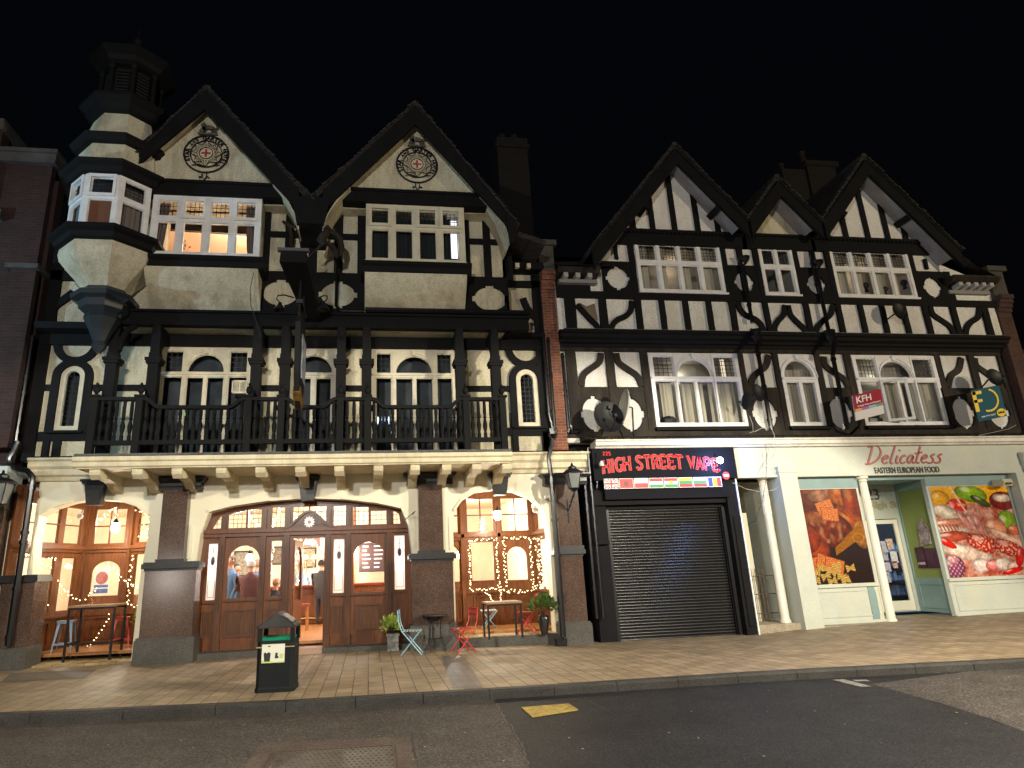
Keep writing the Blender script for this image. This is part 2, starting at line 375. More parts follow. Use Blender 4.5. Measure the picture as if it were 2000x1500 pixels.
def leads(mb, poly, Y, sp=.115, w=.012, fan=False):
    xs = [p[0] for p in poly]; zs = [p[1] for p in poly]; x0, x1, z0, z1 = min(xs), max(xs), min(zs), max(zs)
    seg = []
    if fan:
        cx = (x0+x1)/2; R = (x1-x0)/2
        for i in range(1, 8):
            a = PI*i/8; seg.append(((cx+R*.3*math.cos(a), z0+(z1-z0)*.3*math.sin(a)), (cx+R*math.cos(a), z0+(z1-z0)*math.sin(a))))
        for f in (.3, .68):
            pp = [(cx+R*f*math.cos(PI*i/16), z0+(z1-z0)*f*math.sin(PI*i/16)) for i in range(17)]
            seg += list(zip(pp, pp[1:]))
    else:
        nx = max(2, round((x1-x0)/sp)); nz = max(2, round((z1-z0)/sp))
        for i in range(1, nx): x = x0+(x1-x0)*i/nx; seg.append(((x, z0-.1), (x, z1+.1)))
        for i in range(1, nz): z = z0+(z1-z0)*i/nz; seg.append(((x0-.1, z), (x1+.1, z)))
    for a, b in seg:
        c = clip(poly, a, b)
        if c: mb.strip(list(c), w, Y, .012)
def curtain(mb, x0, x1, z0, z1, Y, amp=.03, wl=.11):
    n = max(6, int((x1-x0)/wl*6)); f = random.random()*6
    vs = []; fs = []
    for i in range(n+1):
        x = x0+(x1-x0)*i/n; y = Y+amp*math.sin(f+2*PI*i*(x1-x0)/n/wl)*(.6+.4*math.sin(i*.37))
        vs += [(x, y, z0), (x, y, z1), (x, y+.006, z0), (x, y+.006, z1)]
    for i in range(n):
        a = 4*i; fs += [(a, a+4, a+5, a+1), (a+2, a+3, a+7, a+6)]
    mb.add(vs, fs)
def glazed(parent, name, outer, holes, Y, t=.09, frame='white', glass='glass', lead=(), fan=(), sash=.028, sp=.115,
           back=None, curt=None, cmat='curtain', T=None, proud=None, depth=.7, lit=None, lw=.012):
    mb = MB(); mb.T = T
    mb.plate(outer, Y, t, holes)
    if sash:
        for h in holes:
            hh = inset(h, .002); mb.plate(hh, Y+.025, t*.5, [inset(h, sash)])
    if proud: proud(mb)
    fr = mb.build(name, frame, parent)
    g = MB(); g.T = T
    for h in holes: g.plate(inset(h, sash*.5), Y+.05, .006)
    g.build('pane', glass, fr)
    if lead or fan:
        l = MB(); l.T = T
        for i in lead: leads(l, inset(holes[i], sash*.9), Y+.036, sp, lw)
        for i in fan: leads(l, inset(holes[i], sash*.9), Y+.036, sp, lw, fan=True)
        l.build('leading', 'lead', fr)
    if back:
        x0, x1, z0, z1 = min(p[0] for p in outer)+.05, max(p[0] for p in outer)-.05, min(p[1] for p in outer)+.04, max(p[1] for p in outer)-.04
        r = MB(); r.T = T; a, b = Y+t+.001, Y+t+depth
        r.add([(x0,a,z0),(x1,a,z0),(x1,a,z1),(x0,a,z1),(x0,b,z0),(x1,b,z0),(x1,b,z1),(x0,b,z1)],
              [(4,5,6,7),(0,1,5,4),(3,7,6,2),(0,4,7,3),(1,2,6,5)])
        r.build('room_interior', back, fr, recalc=False)
    if curt:
        c = MB(); c.T = T
        for (cx0, cx1, cz0, cz1) in curt: curtain(c, cx0, cx1, cz0, cz1, Y+.2)
        c.build('curtain', cmat, fr)
    return fr
def text(s, m, parent, Tm, size=1., ext=.01, off=0., shear=0., w=None, align='CENTER', name='lettering'):
    cu = bpy.data.curves.new('txt', 'FONT'); cu.body = s; cu.size = size; cu.extrude = ext; cu.offset = off
    cu.shear = shear; cu.align_x = align; cu.align_y = 'CENTER'
    o = bpy.data.objects.new('txt', cu); COL.objects.link(o)
    me = bpy.data.meshes.new_from_object(o.evaluated_get(bpy.context.evaluated_depsgraph_get()))
    bpy.data.objects.remove(o); bpy.data.curves.remove(cu)
    if w:
        xs = [v.co.x for v in me.vertices]; k = w/(max(xs)-min(xs))
        for v in me.vertices: v.co.x *= k
    me.transform(Tm)
    me.materials.clear(); me.materials.append(M[m] if isinstance(m, str) else m)
    if parent is None: return me
    q = bpy.data.objects.new(name, me); COL.objects.link(q); q.parent = parent
    if parent.parent is None: q.matrix_parent_inverse = Matrix.Translation(-Vector(parent.location))
    return q
XZ = Matrix(((1,0,0,0),(0,0,-1,0),(0,1,0,0),(0,0,0,1)))        # text plane facing the camera side
def at3(x, y, z, rot=0.): return Matrix.Translation((x, y, z)) @ Matrix.Rotation(-rot, 4, 'Y') @ XZ
# ================================================================== GROUND
def h_at(x):
    k = [(-40,.05),(-7,.03),(-4.6,.0),(0,0),(3.5,-.06),(5.2,-.1),(9,-.1),(11,.0),(15,.06),(18,.1),(60,.2)]
    for (a, b), (c, d) in zip(k, k[1:]):
        if a <= x <= c: return b + (d-b)*(x-a)/(c-a)
    return 0
KERB = [(-40,-4.2),(-9,-4.75),(-4.8,-4.95),(-1.2,-5.38),(2,-5.48),(5.8,-5.5),(9.8,-5.8),(14,-6.3),(60,-12)]
def kerb_y(x):
    for (a, b), (c, d) in zip(KERB, KERB[1:]):
        if a <= x <= c: return b + (d-b)*(x-a)/(c-a)
    return -5
def gz(x, y):
    ky = kerb_y(x); return h_at(x)*max(0, min(1, (y-ky)/(-ky)))
xs = [-40,-25,-15] + [-12+.5*i for i in range(65)] + [22,26,32,40,60]
def sheet(name, y0, y1, zf, m, nx=1, kind='structure'):
    mb = MB(); rows = []
    n = 9; vs = []; fs = []
    for x in xs:
        a = y0(x); b = y1(x)
        for j in range(n): y = a+(b-a)*j/(n-1); vs.append((x, y, zf(x, y)))
    for i in range(len(xs)-1):
        for j in range(n-1): k = i*n+j; fs.append((k, k+n, k+n+1, k+1))
    mb.add(vs, fs); o = mb.build(name, m); tag(o, kind=kind); return o
pav = brickmat('paving_slabs', (.335, .253, .158), (.245, .18, .108), (.07, .052, .036), bw=.34, bh=.225, ms=.008, plane='yx', rough=.6, bump=.5, blotch=.45)
sheet('pavement', lambda x: kerb_y(x)+.16, lambda x: .6, gz, pav)
asph = speckle('asphalt', (.028, .0235, .021), (.05, .042, .037), (.11, .097, .086), rough=.75, scale=70)
asph2 = speckle('dark_asphalt', (.007, .007, .008), (.012, .012, .0135), (.035, .034, .033), rough=.65, scale=80)
mb = MB(); mb.add([(-60, 4.0-10, -.125), (80, 4.0-14, -.125), (80, -60, -.125), (-60, -60, -.125)], [(0, 3, 2, 1)])
mb = MB(); mb.add([(-60, -3.5, -.125), (80, -5, -.125), (80, -70, -.125), (-60, -70, -.125)], [(0, 3, 2, 1)]); tag(mb.build('road', asph), kind='structure')
def gpoly(pts, z):                       # outline given by seen points on the level z
    return [(*G(*p, z), z) for p in pts]
def flat(name, pts, z, m, kind='structure', parent=None):
    mb = MB(); pp = [(p[0], p[1]) for p in pts]
    tr = tessellate_polygon([[Vector((p[0], p[1], 0)) for p in pp]])
    mb.add([(p[0], p[1], z) for p in pp], [tuple(t) for t in tr]); o = mb.build(name, m, parent)
    for p in o.data.polygons:
        if p.normal.z < 0: p.flip()
    if kind: tag(o, kind=kind)
    return o
R1 = lambda x, y: G('s', x, y, -.12)
edge = [(965,1366),(975,1385),(992,1410),(1010,1440),(1022,1465),(1035,1500),(1060,1600)]
e2 = [(1700,1335),(1760,1352),(1860,1380),(1930,1402),(2000,1428),(2200,1500)]
pa = [R1(*p) for p in edge]; pb = [R1(*p) for p in e2]
flat('asphalt_patch', pa + [(12, -13.4), (16, -12.5)] + list(reversed(pb)) + [(9.6, -5.6), (5.8, -5.35), (2.2, -5.36)], -.121, asph2)
km = speckle('kerb_granite', (.024, .023, .021), (.037, .035, .032), (.06, .057, .053), rough=.6, scale=120)
mb = MB(); x = -14.
while x < 30:
    l = .915 if x > -3 else 1.2
    a, b = x+.004, x+l-.004; ya, yb = kerb_y(a), kerb_y(b)
    mb.add([(a,ya-.02,-.2),(b,yb-.02,-.2),(b,yb-.02,-.03),(a,ya-.02,-.03),(a,ya+.012,0),(b,yb+.012,0),(a,ya+.158,.0),(b,yb+.158,.0)],
           [(0,1,2,3),(3,2,5,4),(4,5,7,6)]); x += l
tag(mb.build('kerb', km), kind='structure')
mb = MB(); mb.add([(-60,-3,-.14),(80,-4,-.14),(80,90,-.14),(-60,90,-.14)],[(0,1,2,3)]); tag(mb.build('ground', mat('bare_ground', (.03,.03,.03)), recalc=False), kind='structure')
# darker drain strip of blue bricks across the pavement, repaired slabs
dpav = brickmat('blue_paviors', (.14, .115, .10), (.085, .075, .07), (.05, .04, .035), bw=.21, bh=.14, ms=.008, plane='yx', rough=.5)
def onpav(name, quad, m, dz=.004):
    n = 8; vs = []; fs = []
    a, b, c, d = [Vector(G('s', *q, 0)) for q in quad]
    for i in range(n+1):
        for j in range(n+1):
            p = a.lerp(b, i/n).lerp(d.lerp(c, i/n), j/n); vs.append((p.x, p.y, gz(p.x, p.y)+dz))
    for i in range(n):
        for j in range(n): k = i*(n+1)+j; fs.append((k, k+n+1, k+n+2, k+1))
    mb = MB(); mb.add(vs, fs); o = mb.build(name, m); return o
tag(onpav('drain_strip', [(862,1280),(908,1282),(945,1343),(884,1346)], dpav), kind='structure')
spav = brickmat('replaced_slabs', (.33, .24, .15), (.27, .19, .12), (.09, .07, .05), bw=.42, bh=.6, ms=.01, plane='yx', rough=.6)
tag(onpav('slab_patch', [(679,1298),(750,1294),(748,1303),(676,1308)], spav), kind='structure')
cover = mat('utility_cover_infill', (.13, .10, .075), (.09, .07, .055), rough=.7, bump=.3)
tag(onpav('access_cover', [(20,1318),(190,1308),(165,1326),(0,1335)], cover), 'long mortar-filled access cover in the paving at the far left', 'access cover')
wp = speckle('worn_road_paint', (.09, .088, .08), (.20, .195, .18), (.28, .27, .25), rough=.7, scale=60)
flat('road_marking', [R1(1625,1328), R1(1648,1327), R1(1703,1341), R1(1682,1342)], -.116, wp)
flat('road_marking', [R1(1664,1328), R1(1692,1328), R1(1700,1331), R1(1672,1331)], -.116, wp)
# iron covers in the road
yel = mat('yellow_cast_iron', (.42, .29, .05), (.20, .15, .05), rough=.6, bump=.5, scale=14)
t = thing('manhole_cover', (*R1(1070,1388), -.12), 'small yellow rectangular iron cover set in the dark tarmac by the kerb', 'manhole cover')
q4 = [R1(1022,1384), R1(1108,1377), R1(1126,1388), R1(1042,1401)]
def quadgrid(t, q, z, m, fm, nu, nv, w=.035):
    a, b, c, d = [Vector(p) for p in q]
    def B(u, v):
        p = a.lerp(b, u).lerp(d.lerp(c, u), v); return p
    fr = MB()
    def bar(u0, u1, v0, v1, za, zb):
        k = [B(u0, v0), B(u1, v0), B(u1, v1), B(u0, v1)]
        fr.add([(*p, za) for p in k] + [(*p, zb) for p in k], [(0,1,2,3),(4,5,6,7),(0,1,5,4),(1,2,6,5),(2,3,7,6),(3,0,4,7)])
    e = w; bar(-e, 1+e, -e, 0, z, z+.012); bar(-e, 1+e, 1, 1+e, z, z+.012); bar(-e, 0, 0, 1, z, z+.012); bar(1, 1+e, 0, 1, z, z+.012)
    fr.build('frame', fm, t)
    fr = MB(); bar(0, 1, 0, 1, z, z+.004)
    for i in range(nu):
        for j in range(nv):
            if (i+j) % 2: continue
            bar((i+.12)/nu, (i+.88)/nu, (j+.12)/nv, (j+.88)/nv, z+.0045, z+.009)
    fr.build('cover_plate', m, t)
quadgrid(t, q4, -.117, yel, yel, 14, 8)
t = thing('manhole_cover', (*R1(650,1490), -.12), 'large worn studded iron cover in pink mortar at the bottom edge of the road', 'manhole cover')
q4 = [R1(540,1472), R1(766,1459), R1(772,1520), R1(505,1535)]
quadgrid(t, q4, -.113, mat('worn_iron', (.10, .085, .07), (.05, .045, .04), rough=.5, metal=.3, scale=8), mat('rusty_frame', (.05, .035, .025), rough=.6), 46, 12, .02)
flat('mortar_surround', [R1(505,1452), R1(700,1444), R1(800,1440), R1(815,1500), R1(825,1560), R1(440,1590), R1(475,1500)], -.119,
     speckle('pink_mortar', (.058, .043, .036), (.078, .058, .049), (.11, .085, .072), rough=.85, scale=60))

# ================================================================== PUB
pub = thing('pub_building', (-1.2, 0, 0), 'three-storey black and cream half-timbered pub with twin gables, corner turret and balcony', 'pub')
# ---- ground floor wall with the three openings
oL = [(-6.94,-.3),(-4.83,-.3),(-4.80,1.9),(-4.73,2.5),(-4.74,2.95),(-5.0,3.17),(-5.4,3.31),(-5.88,3.36),(-6.35,3.31),(-6.72,3.19),(-6.96,3.03),(-6.99,2.5),(-6.94,1.85)]
oC = [(-3.66,-.3),(.98,-.3),(.97,2.0),(.90,2.6),(.74,3.0),(.2,3.13),(-.6,3.24),(-1.38,3.285),(-2.2,3.24),(-3.0,3.14),(-3.5,3.02),(-3.64,2.6),(-3.69,1.95)]
oR = [(1.93,-.3),(4.19,-.3),(4.20,1.98),(4.19,2.5),(4.10,2.92),(3.85,3.17),(3.45,3.34),(2.95,3.40),(2.5,3.35),(2.15,3.15),(1.96,2.9),(1.93,2.4)]
mb = MB(); mb.plate([(-7.05,-.3),(4.4,-.3),(4.4,3.80),(-7.05,3.80)], 0, .35, [oL, oC, oR]); wall = mb.build('ground_floor_wall', 'cream', pub)
mb = MB()                                    # raised hood moulds over the openings
for o_, s in ((oL[4:11], 1), (oC[4:11], 1), (oR[4:11], 1)):
    k = len(o_)//2
    pts = [(x, z+.03) for x, z in o_]
    mb.strip(pts[:k], .05, -.05, .05); mb.strip(pts[k+1:], .05, -.05, .05)
for x0, x1, z0, z1 in ((-3.86,-3.80,2.05,2.75),(1.0,1.06,2.1,2.75),(-7.03,-6.99,1.95,2.8),(1.83,1.88,2.05,2.8)): mb.box(x0, x1, -.03, .001, z0, z1)
mb.build('hood_mould', 'cream', pub)
mb = MB()
def stack(mb, x0, x1, prof, yb=.2):          # rectangular moulded block: (projection, z) steps
    for (p, za), (q, zb) in zip(prof, prof[1:]):
        vs = [(x0-p, -p-.0, za), (x1+p, -p, za), (x1+q, -q, zb), (x0-q, -q, zb), (x0-p, yb, za), (x1+p, yb, za), (x1+q, yb, zb), (x0-q, yb, zb)]
        mb.add(vs, [(0,1,2,3),(1,5,6,2),(4,0,3,7),(3,2,6,7),(0,4,5,1)])
def pilaster(xa, xb, pa_, pb_, z0, zcap=1.94, ztop=3.5, sides=()):
    p = thing_part = MB()
    p.box(xa, xb, -.25, .1, zcap-.02, ztop); sh = p.build('pilaster', 'granite', pub)
    p = MB(); p.box(pa_+.03, pb_-.03, -.37, .05, z0+.45, zcap-.13); p.build('pedestal', 'granite', sh)
    p = MB()
    for (d, za, zb) in ((.01, zcap-.14, zcap-.09), (.06, zcap-.09, zcap+.01), (.03, zcap+.01, zcap+.04)):
        p.box(pa_-d+.02, pb_+d-.02, -.38-d, .05, za, zb)
    p.box(xa-.03, xb+.03, -.29, .05, zcap+.04, zcap+.1); p.build('cap', 'ggranite' if zcap < 0 else 'bgranite', sh)
    p = MB(); p.box(pa_-.04, pb_+.04, -.44, .05, z0-.3, z0+.42); p.box(pa_-.02, pb_+.02, -.41, .05, z0+.42, z0+.46); p.build('plinth', 'ggranite', sh)
    p = MB(); stack(p, xa, xb, [(.25, ztop), (.26, ztop+.05), (.25, ztop+.08), (.25, ztop+.16), (.3, ztop+.2), (.34, ztop+.24), (.34, ztop+.27)], .05); p.build('capital', 'bgranite', sh)
    return sh
pilaster(-4.42, -3.90, -4.63, -3.55, .04)
pilaster(1.12, 1.67, .91, 1.88, .03)
pilaster(4.37, 4.9, 4.24, 4.87, -.06, ztop=3.45)
sh = MB(); sh.box(-7.35, -6.72, -.30, .3, .42, 1.68); sh = sh.build('pilaster', 'granite', pub)
p = MB(); p.box(-7.4, -6.66, -.36, .3, 1.68, 1.76); p.box(-7.38, -6.68, -.34, .3, 1.76, 1.82); p.build('cap', 'bgranite', sh)
p = MB(); p.box(-7.38, -6.68, -.38, .3, -.3, .44); p.build('plinth', 'ggranite', sh)
for x in (-5.86, -1.37, 3.06):
    z = 3.22 if x < 0 else 3.25
    p = MB(); p.add([(x-.14,-.16,z),(x+.14,-.16,z),(x+.2,-.2,3.66),(x-.2,-.2,3.66),(x-.14,.05,z),(x+.14,.05,z),(x+.2,.05,3.66),(x-.2,.05,3.66)],
        [(0,1,2,3),(1,5,6,2),(4,0,3,7),(0,4,5,1),(3,2,6,7)]); p.box(x-.24, x+.24, -.25, .05, 3.66, 3.71); p.box(x-.27, x+.27, -.28, .05, 3.71, 3.76); p.build('keystone', 'bgranite', pub)
# ---- cornices, balcony slab and corbels
mb = MB()
corn = [(0.1,3.76),(-.06,3.76),(-.08,3.84),(-.14,3.88),(-.14,4.0),(-.2,4.06),(-.2,4.16),(-.25,4.2),(-.25,4.24),(.1,4.28)]
mb.prof(corn, -7.25, -5.70); mb.prof(corn, 3.03, 5.3); mb.build('cornice', 'stone', pub)
mb = MB(); mb.box(-5.75, 3.05, -1.42, 0, 3.80, 3.86)
mb.prof([(-1.40,3.80),(-1.46,3.84),(-1.46,3.92),(-1.5,3.95),(-1.5,4.03),(-1.3,4.06),(-1.3,3.84)], -5.82, 3.09); slab = mb.build('balcony_slab', 'stone', pub)
mb = MB(); mb.box(-5.8, 3.08, -1.48, 0, 4.045, 4.09); mb.build('lead_edge', mat('weathered_lead', (.10,.10,.095), (.05,.05,.05), rough=.7, scale=6), slab)
for i, x in enumerate([-5.42, -4.62, -3.86, -3.0, -2.22, -1.42, -.62, .2, .98, 1.66, 2.32, 2.98]):
    mb = MB(); mb.prof([(.02,3.8),(-1.36,3.8),(-1.38,3.74),(-1.36,3.68),(-1.25,3.6),(-1.1,3.62),(-.9,3.66),(-.5,3.62),(-.25,3.5),(.02,3.45)], x-.1, x+.1)
    if i != 11 or True: mb.build('corbel', 'stone', slab)
# ---- first floor wall (behind the balcony) and its timbers
Wz = lambda v, x, y, Y=0.: P(v, x, y, Y)
W1 = (*[P('z3',1120,900,0)[0], P('z3',1765,900,0)[0]], 4.1, 6.86); W2 = (P('z4',228,500,0)[0], P('z4',527,500,0)[0], 4.1, 6.86); W3 = (P('z4',752,500,0)[0], P('z4',1300,500,0)[0], 4.1, 6.86)
lL = (P('z3',370,1400,0)[0], P('z3',605,1100,0)[0]); lL = (-6.68, -6.12)
lL = (P('z3',372,1420,0)[0]+.02, P('z3',552,1420,0)[0]); lR = (P('z4',1708,900,0)[0], P('z4',1852,910,0)[0])
LZ0, LZ1 = P('z3',460,1438,0)[1], P('z3',535,985,0)[1]; RZ0, RZ1 = P('z4',1780,915,0)[1], P('z4',1765,540,0)[1]
lancL = arch(lL[0], lL[1], LZ0, LZ1-(lL[1]-lL[0])/2, LZ1); lancR = arch(lR[0], lR[1], RZ0, RZ1-(lR[1]-lR[0])/2, RZ1)
XL, XR = -7.45, 4.42
holes = [rect(W[0]+.03, W[1]-.03, 4.3, W[3]-.03) for W in (W1, W2, W3)] + [inset(lancL, .03), inset(lancR, .03)]
mb = MB(); mb.plate(rect(XL, XR, 4.2, 7.2), 0, .25, holes); mb.build('first_floor_wall', 'render', pub)
mb = MB(); K = -.07; tk = .075
mb.box(XL, XR, -.10, 0, 6.88, 7.2)                                   # head beam
zr = P('z4',620,665,0)[1]
def hb(x0, x1, z0, z1, Y=K): mb.plate(rect(x0, x1, z0, z1), Y, -Y+.005)
def vb(x, w, z0, z1, Y=K): mb.plate(rect(x-w/2, x+w/2, z0, z1), Y-.004, -Y+.01)
for a, b in ((lL[1]+.2, W1[0]), (W1[1], W2[0]), (W2[1], W3[0]), (W3[1], lR[0]-.16)): hb(a, b, zr-.07, zr+.07)
hb(XL, lL[0]-.15, zr-.07, zr+.07)
for W in (W1, W2, W3): vb(W[0]-.09, .18, 4.2, 6.9); vb(W[1]+.09, .18, 4.2, 6.9)
hb(XL, XR, 4.2, 4.3)
vb(XL+.1, .24, 4.2, 6.9); vb(XR-.12, .24, 4.2, 6.9)
for (a, b, z0, z1) in ((lL[0], lL[1], LZ0, LZ1), (lR[0], lR[1], RZ0, RZ1)):
    c = (a+b)/2; r = (b-a)/2+.09
    mb.strip([(a-.09, 4.75), (a-.09, z1-r+.09)] + [(c-r*math.cos(PI*i/14), z1-r+.09+r*math.sin(PI*i/14)) for i in range(1, 14)] + [(b+.09, z1-r+.09), (b+.09, 4.75)], .17, K-.01, .08)
    R_ = .42; mb.strip([(c-R_*math.cos(PI*i/14), 6.93-R_*1.02*math.sin(PI*i/14)) for i in range(15)], .17, K-.006, .076)
    hb(a-.3, b+.3, z0-.22, z0-.02); vb(a-.1, .14, 4.2, z0-.1); vb(b+.1, .14, 4.2, z0-.1) if a > 0 else vb(a+.12, .16, 4.2, z0-.1)
    mb.box(a-.12, b+.12, -.16, 0, z0-.06, z0-.005)
mb.build('timber_frame', 'black', pub)
def french(W, cols, par, frame='wcream', room='room', zt=None, name='french_window', curt=None, Y=-.02, zb=4.3, cm='curtain', mull=.055):
    x0, x1, z0, z1 = W; H = z1-z0
    if zt is None: zt = P('z3',1300,1035,0)[1]
    hs, ld, fn = [], [], []
    xs_ = [x0+(x1-x0)*c for c in cols]
    if len(cols) == 4:                       # side lights + arched centre
        cl, cr = xs_[1], xs_[2]
        hs += [rect(x0+.11, cl-mull-.01, zt+.035, z1-.085), rect(cr+mull+.01, x1-.11, zt+.035, z1-.085)]; ld += [0, 1]
        hs += [arch(cl+.04, cr-.04, zt+.035, zt+.045, z1-.155)]; fn += [2]
        m = (cl+cr)/2
        hs += [rect(x0+.1, cl-mull, zb, zt-.07), rect(cl+mull-.015, m-.035, zb, zt-.08), rect(m+.035, cr-mull+.015, zb, zt-.08), rect(cr+mull, x1-.1, zb, zt-.07)]
    else:
        cl, cr = x0, x1; m = (cl+cr)/2
        hs += [arch(cl+.10, cr-.10, zt+.035, zt+.045, z1-.155)]; fn += [0]
        hs += [rect(cl+.12, m-.05, zb, zt-.09), rect(m+.05, cr-.12, zb, zt-.09)]
    def proud(mb):
        a, b = cl+.0, cr-.0; c = (a+b)/2; r = (b-a)/2
        mb.strip([(c-r*math.cos(PI*i/16), zt+.03+(z1-.09-zt-.03)*math.sin(PI*i/16)) for i in range(17)], .022, Y-.025, .03)
        mb.plate([(c-.035, z1-.16), (c+.035, z1-.16), (c+.06, z1-.02), (c-.06, z1-.02)], Y-.05, .05)
        mb.box(x0+.02, x1-.02, Y-.03, Y, zt-.03, zt+.03)
        if len(cols) == 4:
            for q in (cl, cr): mb.box(q-.02, q+.02, Y-.02, Y, zb, z1-.03)
    return glazed(par, name, rect(x0, x1, zb-.15, z1), hs, Y, .1, frame, lead=ld, fan=fn, back=room, proud=proud, curt=curt, cmat=cm, sash=.018, depth=.7 if curt else .28)
w1 = french(W1, (0, .28, .72, 1), pub); w2 = french(W2, (0, 1), pub); w3 = french(W3, (0, .26, .74, 1), pub)
fv = P('z3',1672,1130,-.05)
mb = MB(); mb.plate([(fv[0]-.17,fv[1]-.13),(fv[0]-.13,fv[1]-.16),(fv[0]+.13,fv[1]-.16),(fv[0]+.17,fv[1]-.13),(fv[0]+.17,fv[1]+.13),(fv[0]+.13,fv[1]+.16),(fv[0]-.13,fv[1]+.16),(fv[0]-.17,fv[1]+.13)], -.1, .1, [rect(fv[0]-.135,fv[0]+.135,fv[1]-.12,fv[1]+.12)])
for i in range(9): mb.box(fv[0]-.135, fv[0]+.135, -.08, -.06, fv[1]-.115+.027*i, fv[1]-.1+.027*i)
mb.box(fv[0]-.01, fv[0]+.01, -.095, -.06, fv[1]-.12, fv[1]+.12); mb.build('extractor_vent', 'wcream', w1)
for l in (lancL, lancR): glazed(pub, 'lancet_window', l, [inset(l, .11)], -.03, .1, 'wcream', lead=[0], back='room', sash=.012, depth=.3)
e = P('z3',1295,1318,.3); mb = MB(); mb.box(e[0]-.045, e[0]+.045, .28, .3, e[1]-.035, e[1]+.035); mb.build('exit_light', emi('green_exit_glow', (.2,1,.4), 1.5), w1)
for xx in (805, 853):
    e = P('z4',xx,872,.3); mb = MB(); mb.box(e[0]-.055, e[0]+.055, .28, .3, e[1]-.09, e[1]+.09); mb.build('pane_reflection', emi('cool_glow', (.65,.8,1), 1.6), w3)  # glowing boxes stand in for the bright reflection in the glass
# ---- posts, brackets and railing of the balcony
posts = [-5.57,-4.70,-2.52,-1.89,-.64,-.06,2.12,2.97]
for x in posts:
    mb = MB(); w_ = .11
    mb.box(x-w_, x+w_, -.85, -.63, 4.09, 6.45); 
    mb.box(x-w_-.04, x+w_+.04, -.89, -.59, 6.2, 6.26); mb.box(x-w_-.06, x+w_+.06, -.91, -.57, 6.26, 6.33)
    mb.box(x-w_+.015, x+w_-.015, -.84, -.64, 6.4, 7.1); mb.box(x-w_-.03, x+w_+.03, -.88, -.6, 5.16, 5.24)
    po = mb.build('balcony_post', 'black', pub)
    mb = MB(); mb.prof([(-.63,6.45),(-.55,6.62),(-.35,6.82),(0,6.9),(0,7.12),(-.9,7.12),(-.832,6.9),(-.832,6.45)], x-.075, x+.075)
    for s in ((1,) if x == posts[0] else ()):
        mb.strip([(x+s*.1, 6.5), (x+s*.13, 6.75), (x+s*.24, 6.98), (x+s*.4, 7.1)], .1, -.82, .1)
    mb.build('bracket', 'black', po)
rb = MB(); newel = [-5.6,-4.73,-2.54,-1.86,-.62,-.03,2.14,2.97]
RY = -1.3
for i in range(7):
    a, b = newel[i], newel[i+1]; hi = i % 2 == 0
    pts = [(a, 5.26), (b, 5.26)] if hi else [(a, 5.3)] + [(a+.1+.3*k/6, 5.26-.18*(.5-.5*math.cos(PI*k/6))) for k in range(7)] + [(b-.4+.3*k/6, 5.08+.18*(.5-.5*math.cos(PI*k/6))) for k in range(7)] + [(b, 5.3)]
    rb.strip(pts, .075, RY-.06, .12)
    rb.box(a, b, RY-.04, RY+.04, 4.29, 4.385); rb.box(a, b, RY-.03, RY+.03, 4.74, 4.78) if False else None
rb.box(-5.66, -5.56, RY, -.7, 5.2, 5.28); rb.box(2.93, 3.03, RY, -.7, 5.2, 5.28); rb.box(-5.64,-5.58,RY,-.7,4.33,4.42); rb.box(2.94,3.0,RY,-.7,4.33,4.42)
rail = rb.build('balcony_railing', 'black', pub)
for x in newel:
    nb = MB(); nb.box(x-.07, x+.07, RY-.07, RY+.07, 4.1, 5.3); nb.box(x-.1, x+.1, RY-.1, RY+.1, 5.3, 5.34); nb.lathe([(.04,5.34),(.03,5.38),(.06,5.42),(.075,5.47),(.05,5.53),(.015,5.56),(.03,5.58),(.03,5.6),(.002,5.63)], x, RY, 10); nb.build('newel_post', 'black', rail, smooth=True)
BL = []
for i in range(7):
    a, b = newel[i], newel[i+1]; n = max(2, round((b-a)/.135)); 
    for k in range(1, n):
        x = a+(b-a)*k/n; zt = 5.22 if i % 2 == 0 or x-a < .2 or b-x < .2 else 5.05
        BL.append(MB()); BL[-1].lathe([(.04,4.36),(.04,4.48),(.026,4.51),(.045,4.6),(.052,4.68),(.036,4.76),(.026,4.82),(.045,4.84),(.028,4.86),(.04,4.93),(.034,zt)], x, RY, 8)
for k in range(1, 4): 
    for x in (-5.61, 2.97): BL.append(MB()); BL[-1].lathe([(.03,4.42),(.018,4.53),(.04,4.66),(.02,4.82),(.034,4.84),(.028,5.22)], x, RY+.15*k, 6)
for q_ in BL: q_.build('baluster', 'black', rail, smooth=True)
# ---- jettied second floor
J = -.7
mb = MB(); mb.box(-5.55, 3.40, J+.02, .1, 7.16, 7.2); mb.build('jetty_soffit', 'render', pub)
g1, g2, va = (-3.88, 12.86), (1.11, 12.80), (-1.35, 9.95)
mb = MB(); mb.plate([(-5.5,7.4),(3.38,7.4),(3.38,9.5),(2.72,10.3),(2.72,10.5),(-5.0,10.5),(-5.5,10.3)], J, .4,
    [rect(-4.8,-2.62,8.5,10.1), rect(.02,2.2,8.5,10.1)]); mb.build('second_floor_wall', 'render', pub)
mb = MB(); mb.box(-5.5, 3.85, J-.1, J+.1, 7.13, 7.42); mb.box(-5.55, 3.88, J-.16, J+.1, 7.42, 7.48)
mb.box(3.3, 3.42, J, .1, 7.13, 9.6); jb = mb.build('jetty_beam', 'black', pub)
mb = MB(); mb.box(-.1, 3.86, J-.22, J-.1, 7.49, 7.55); mb.tube([(-1.0+.9, J-.2, 7.57), (3.88, J-.2, 7.57)], .04); mb.build('gutter', 'pipe', pub)
mb = MB(); K = J-.07; 
def hb2(x0, x1, z0, z1): mb.plate(rect(x0, x1, z0, z1), K, .075)
def vb2(x, w, z0, z1): mb.plate(rect(x-w/2, x+w/2, z0, z1), K-.004, .08)
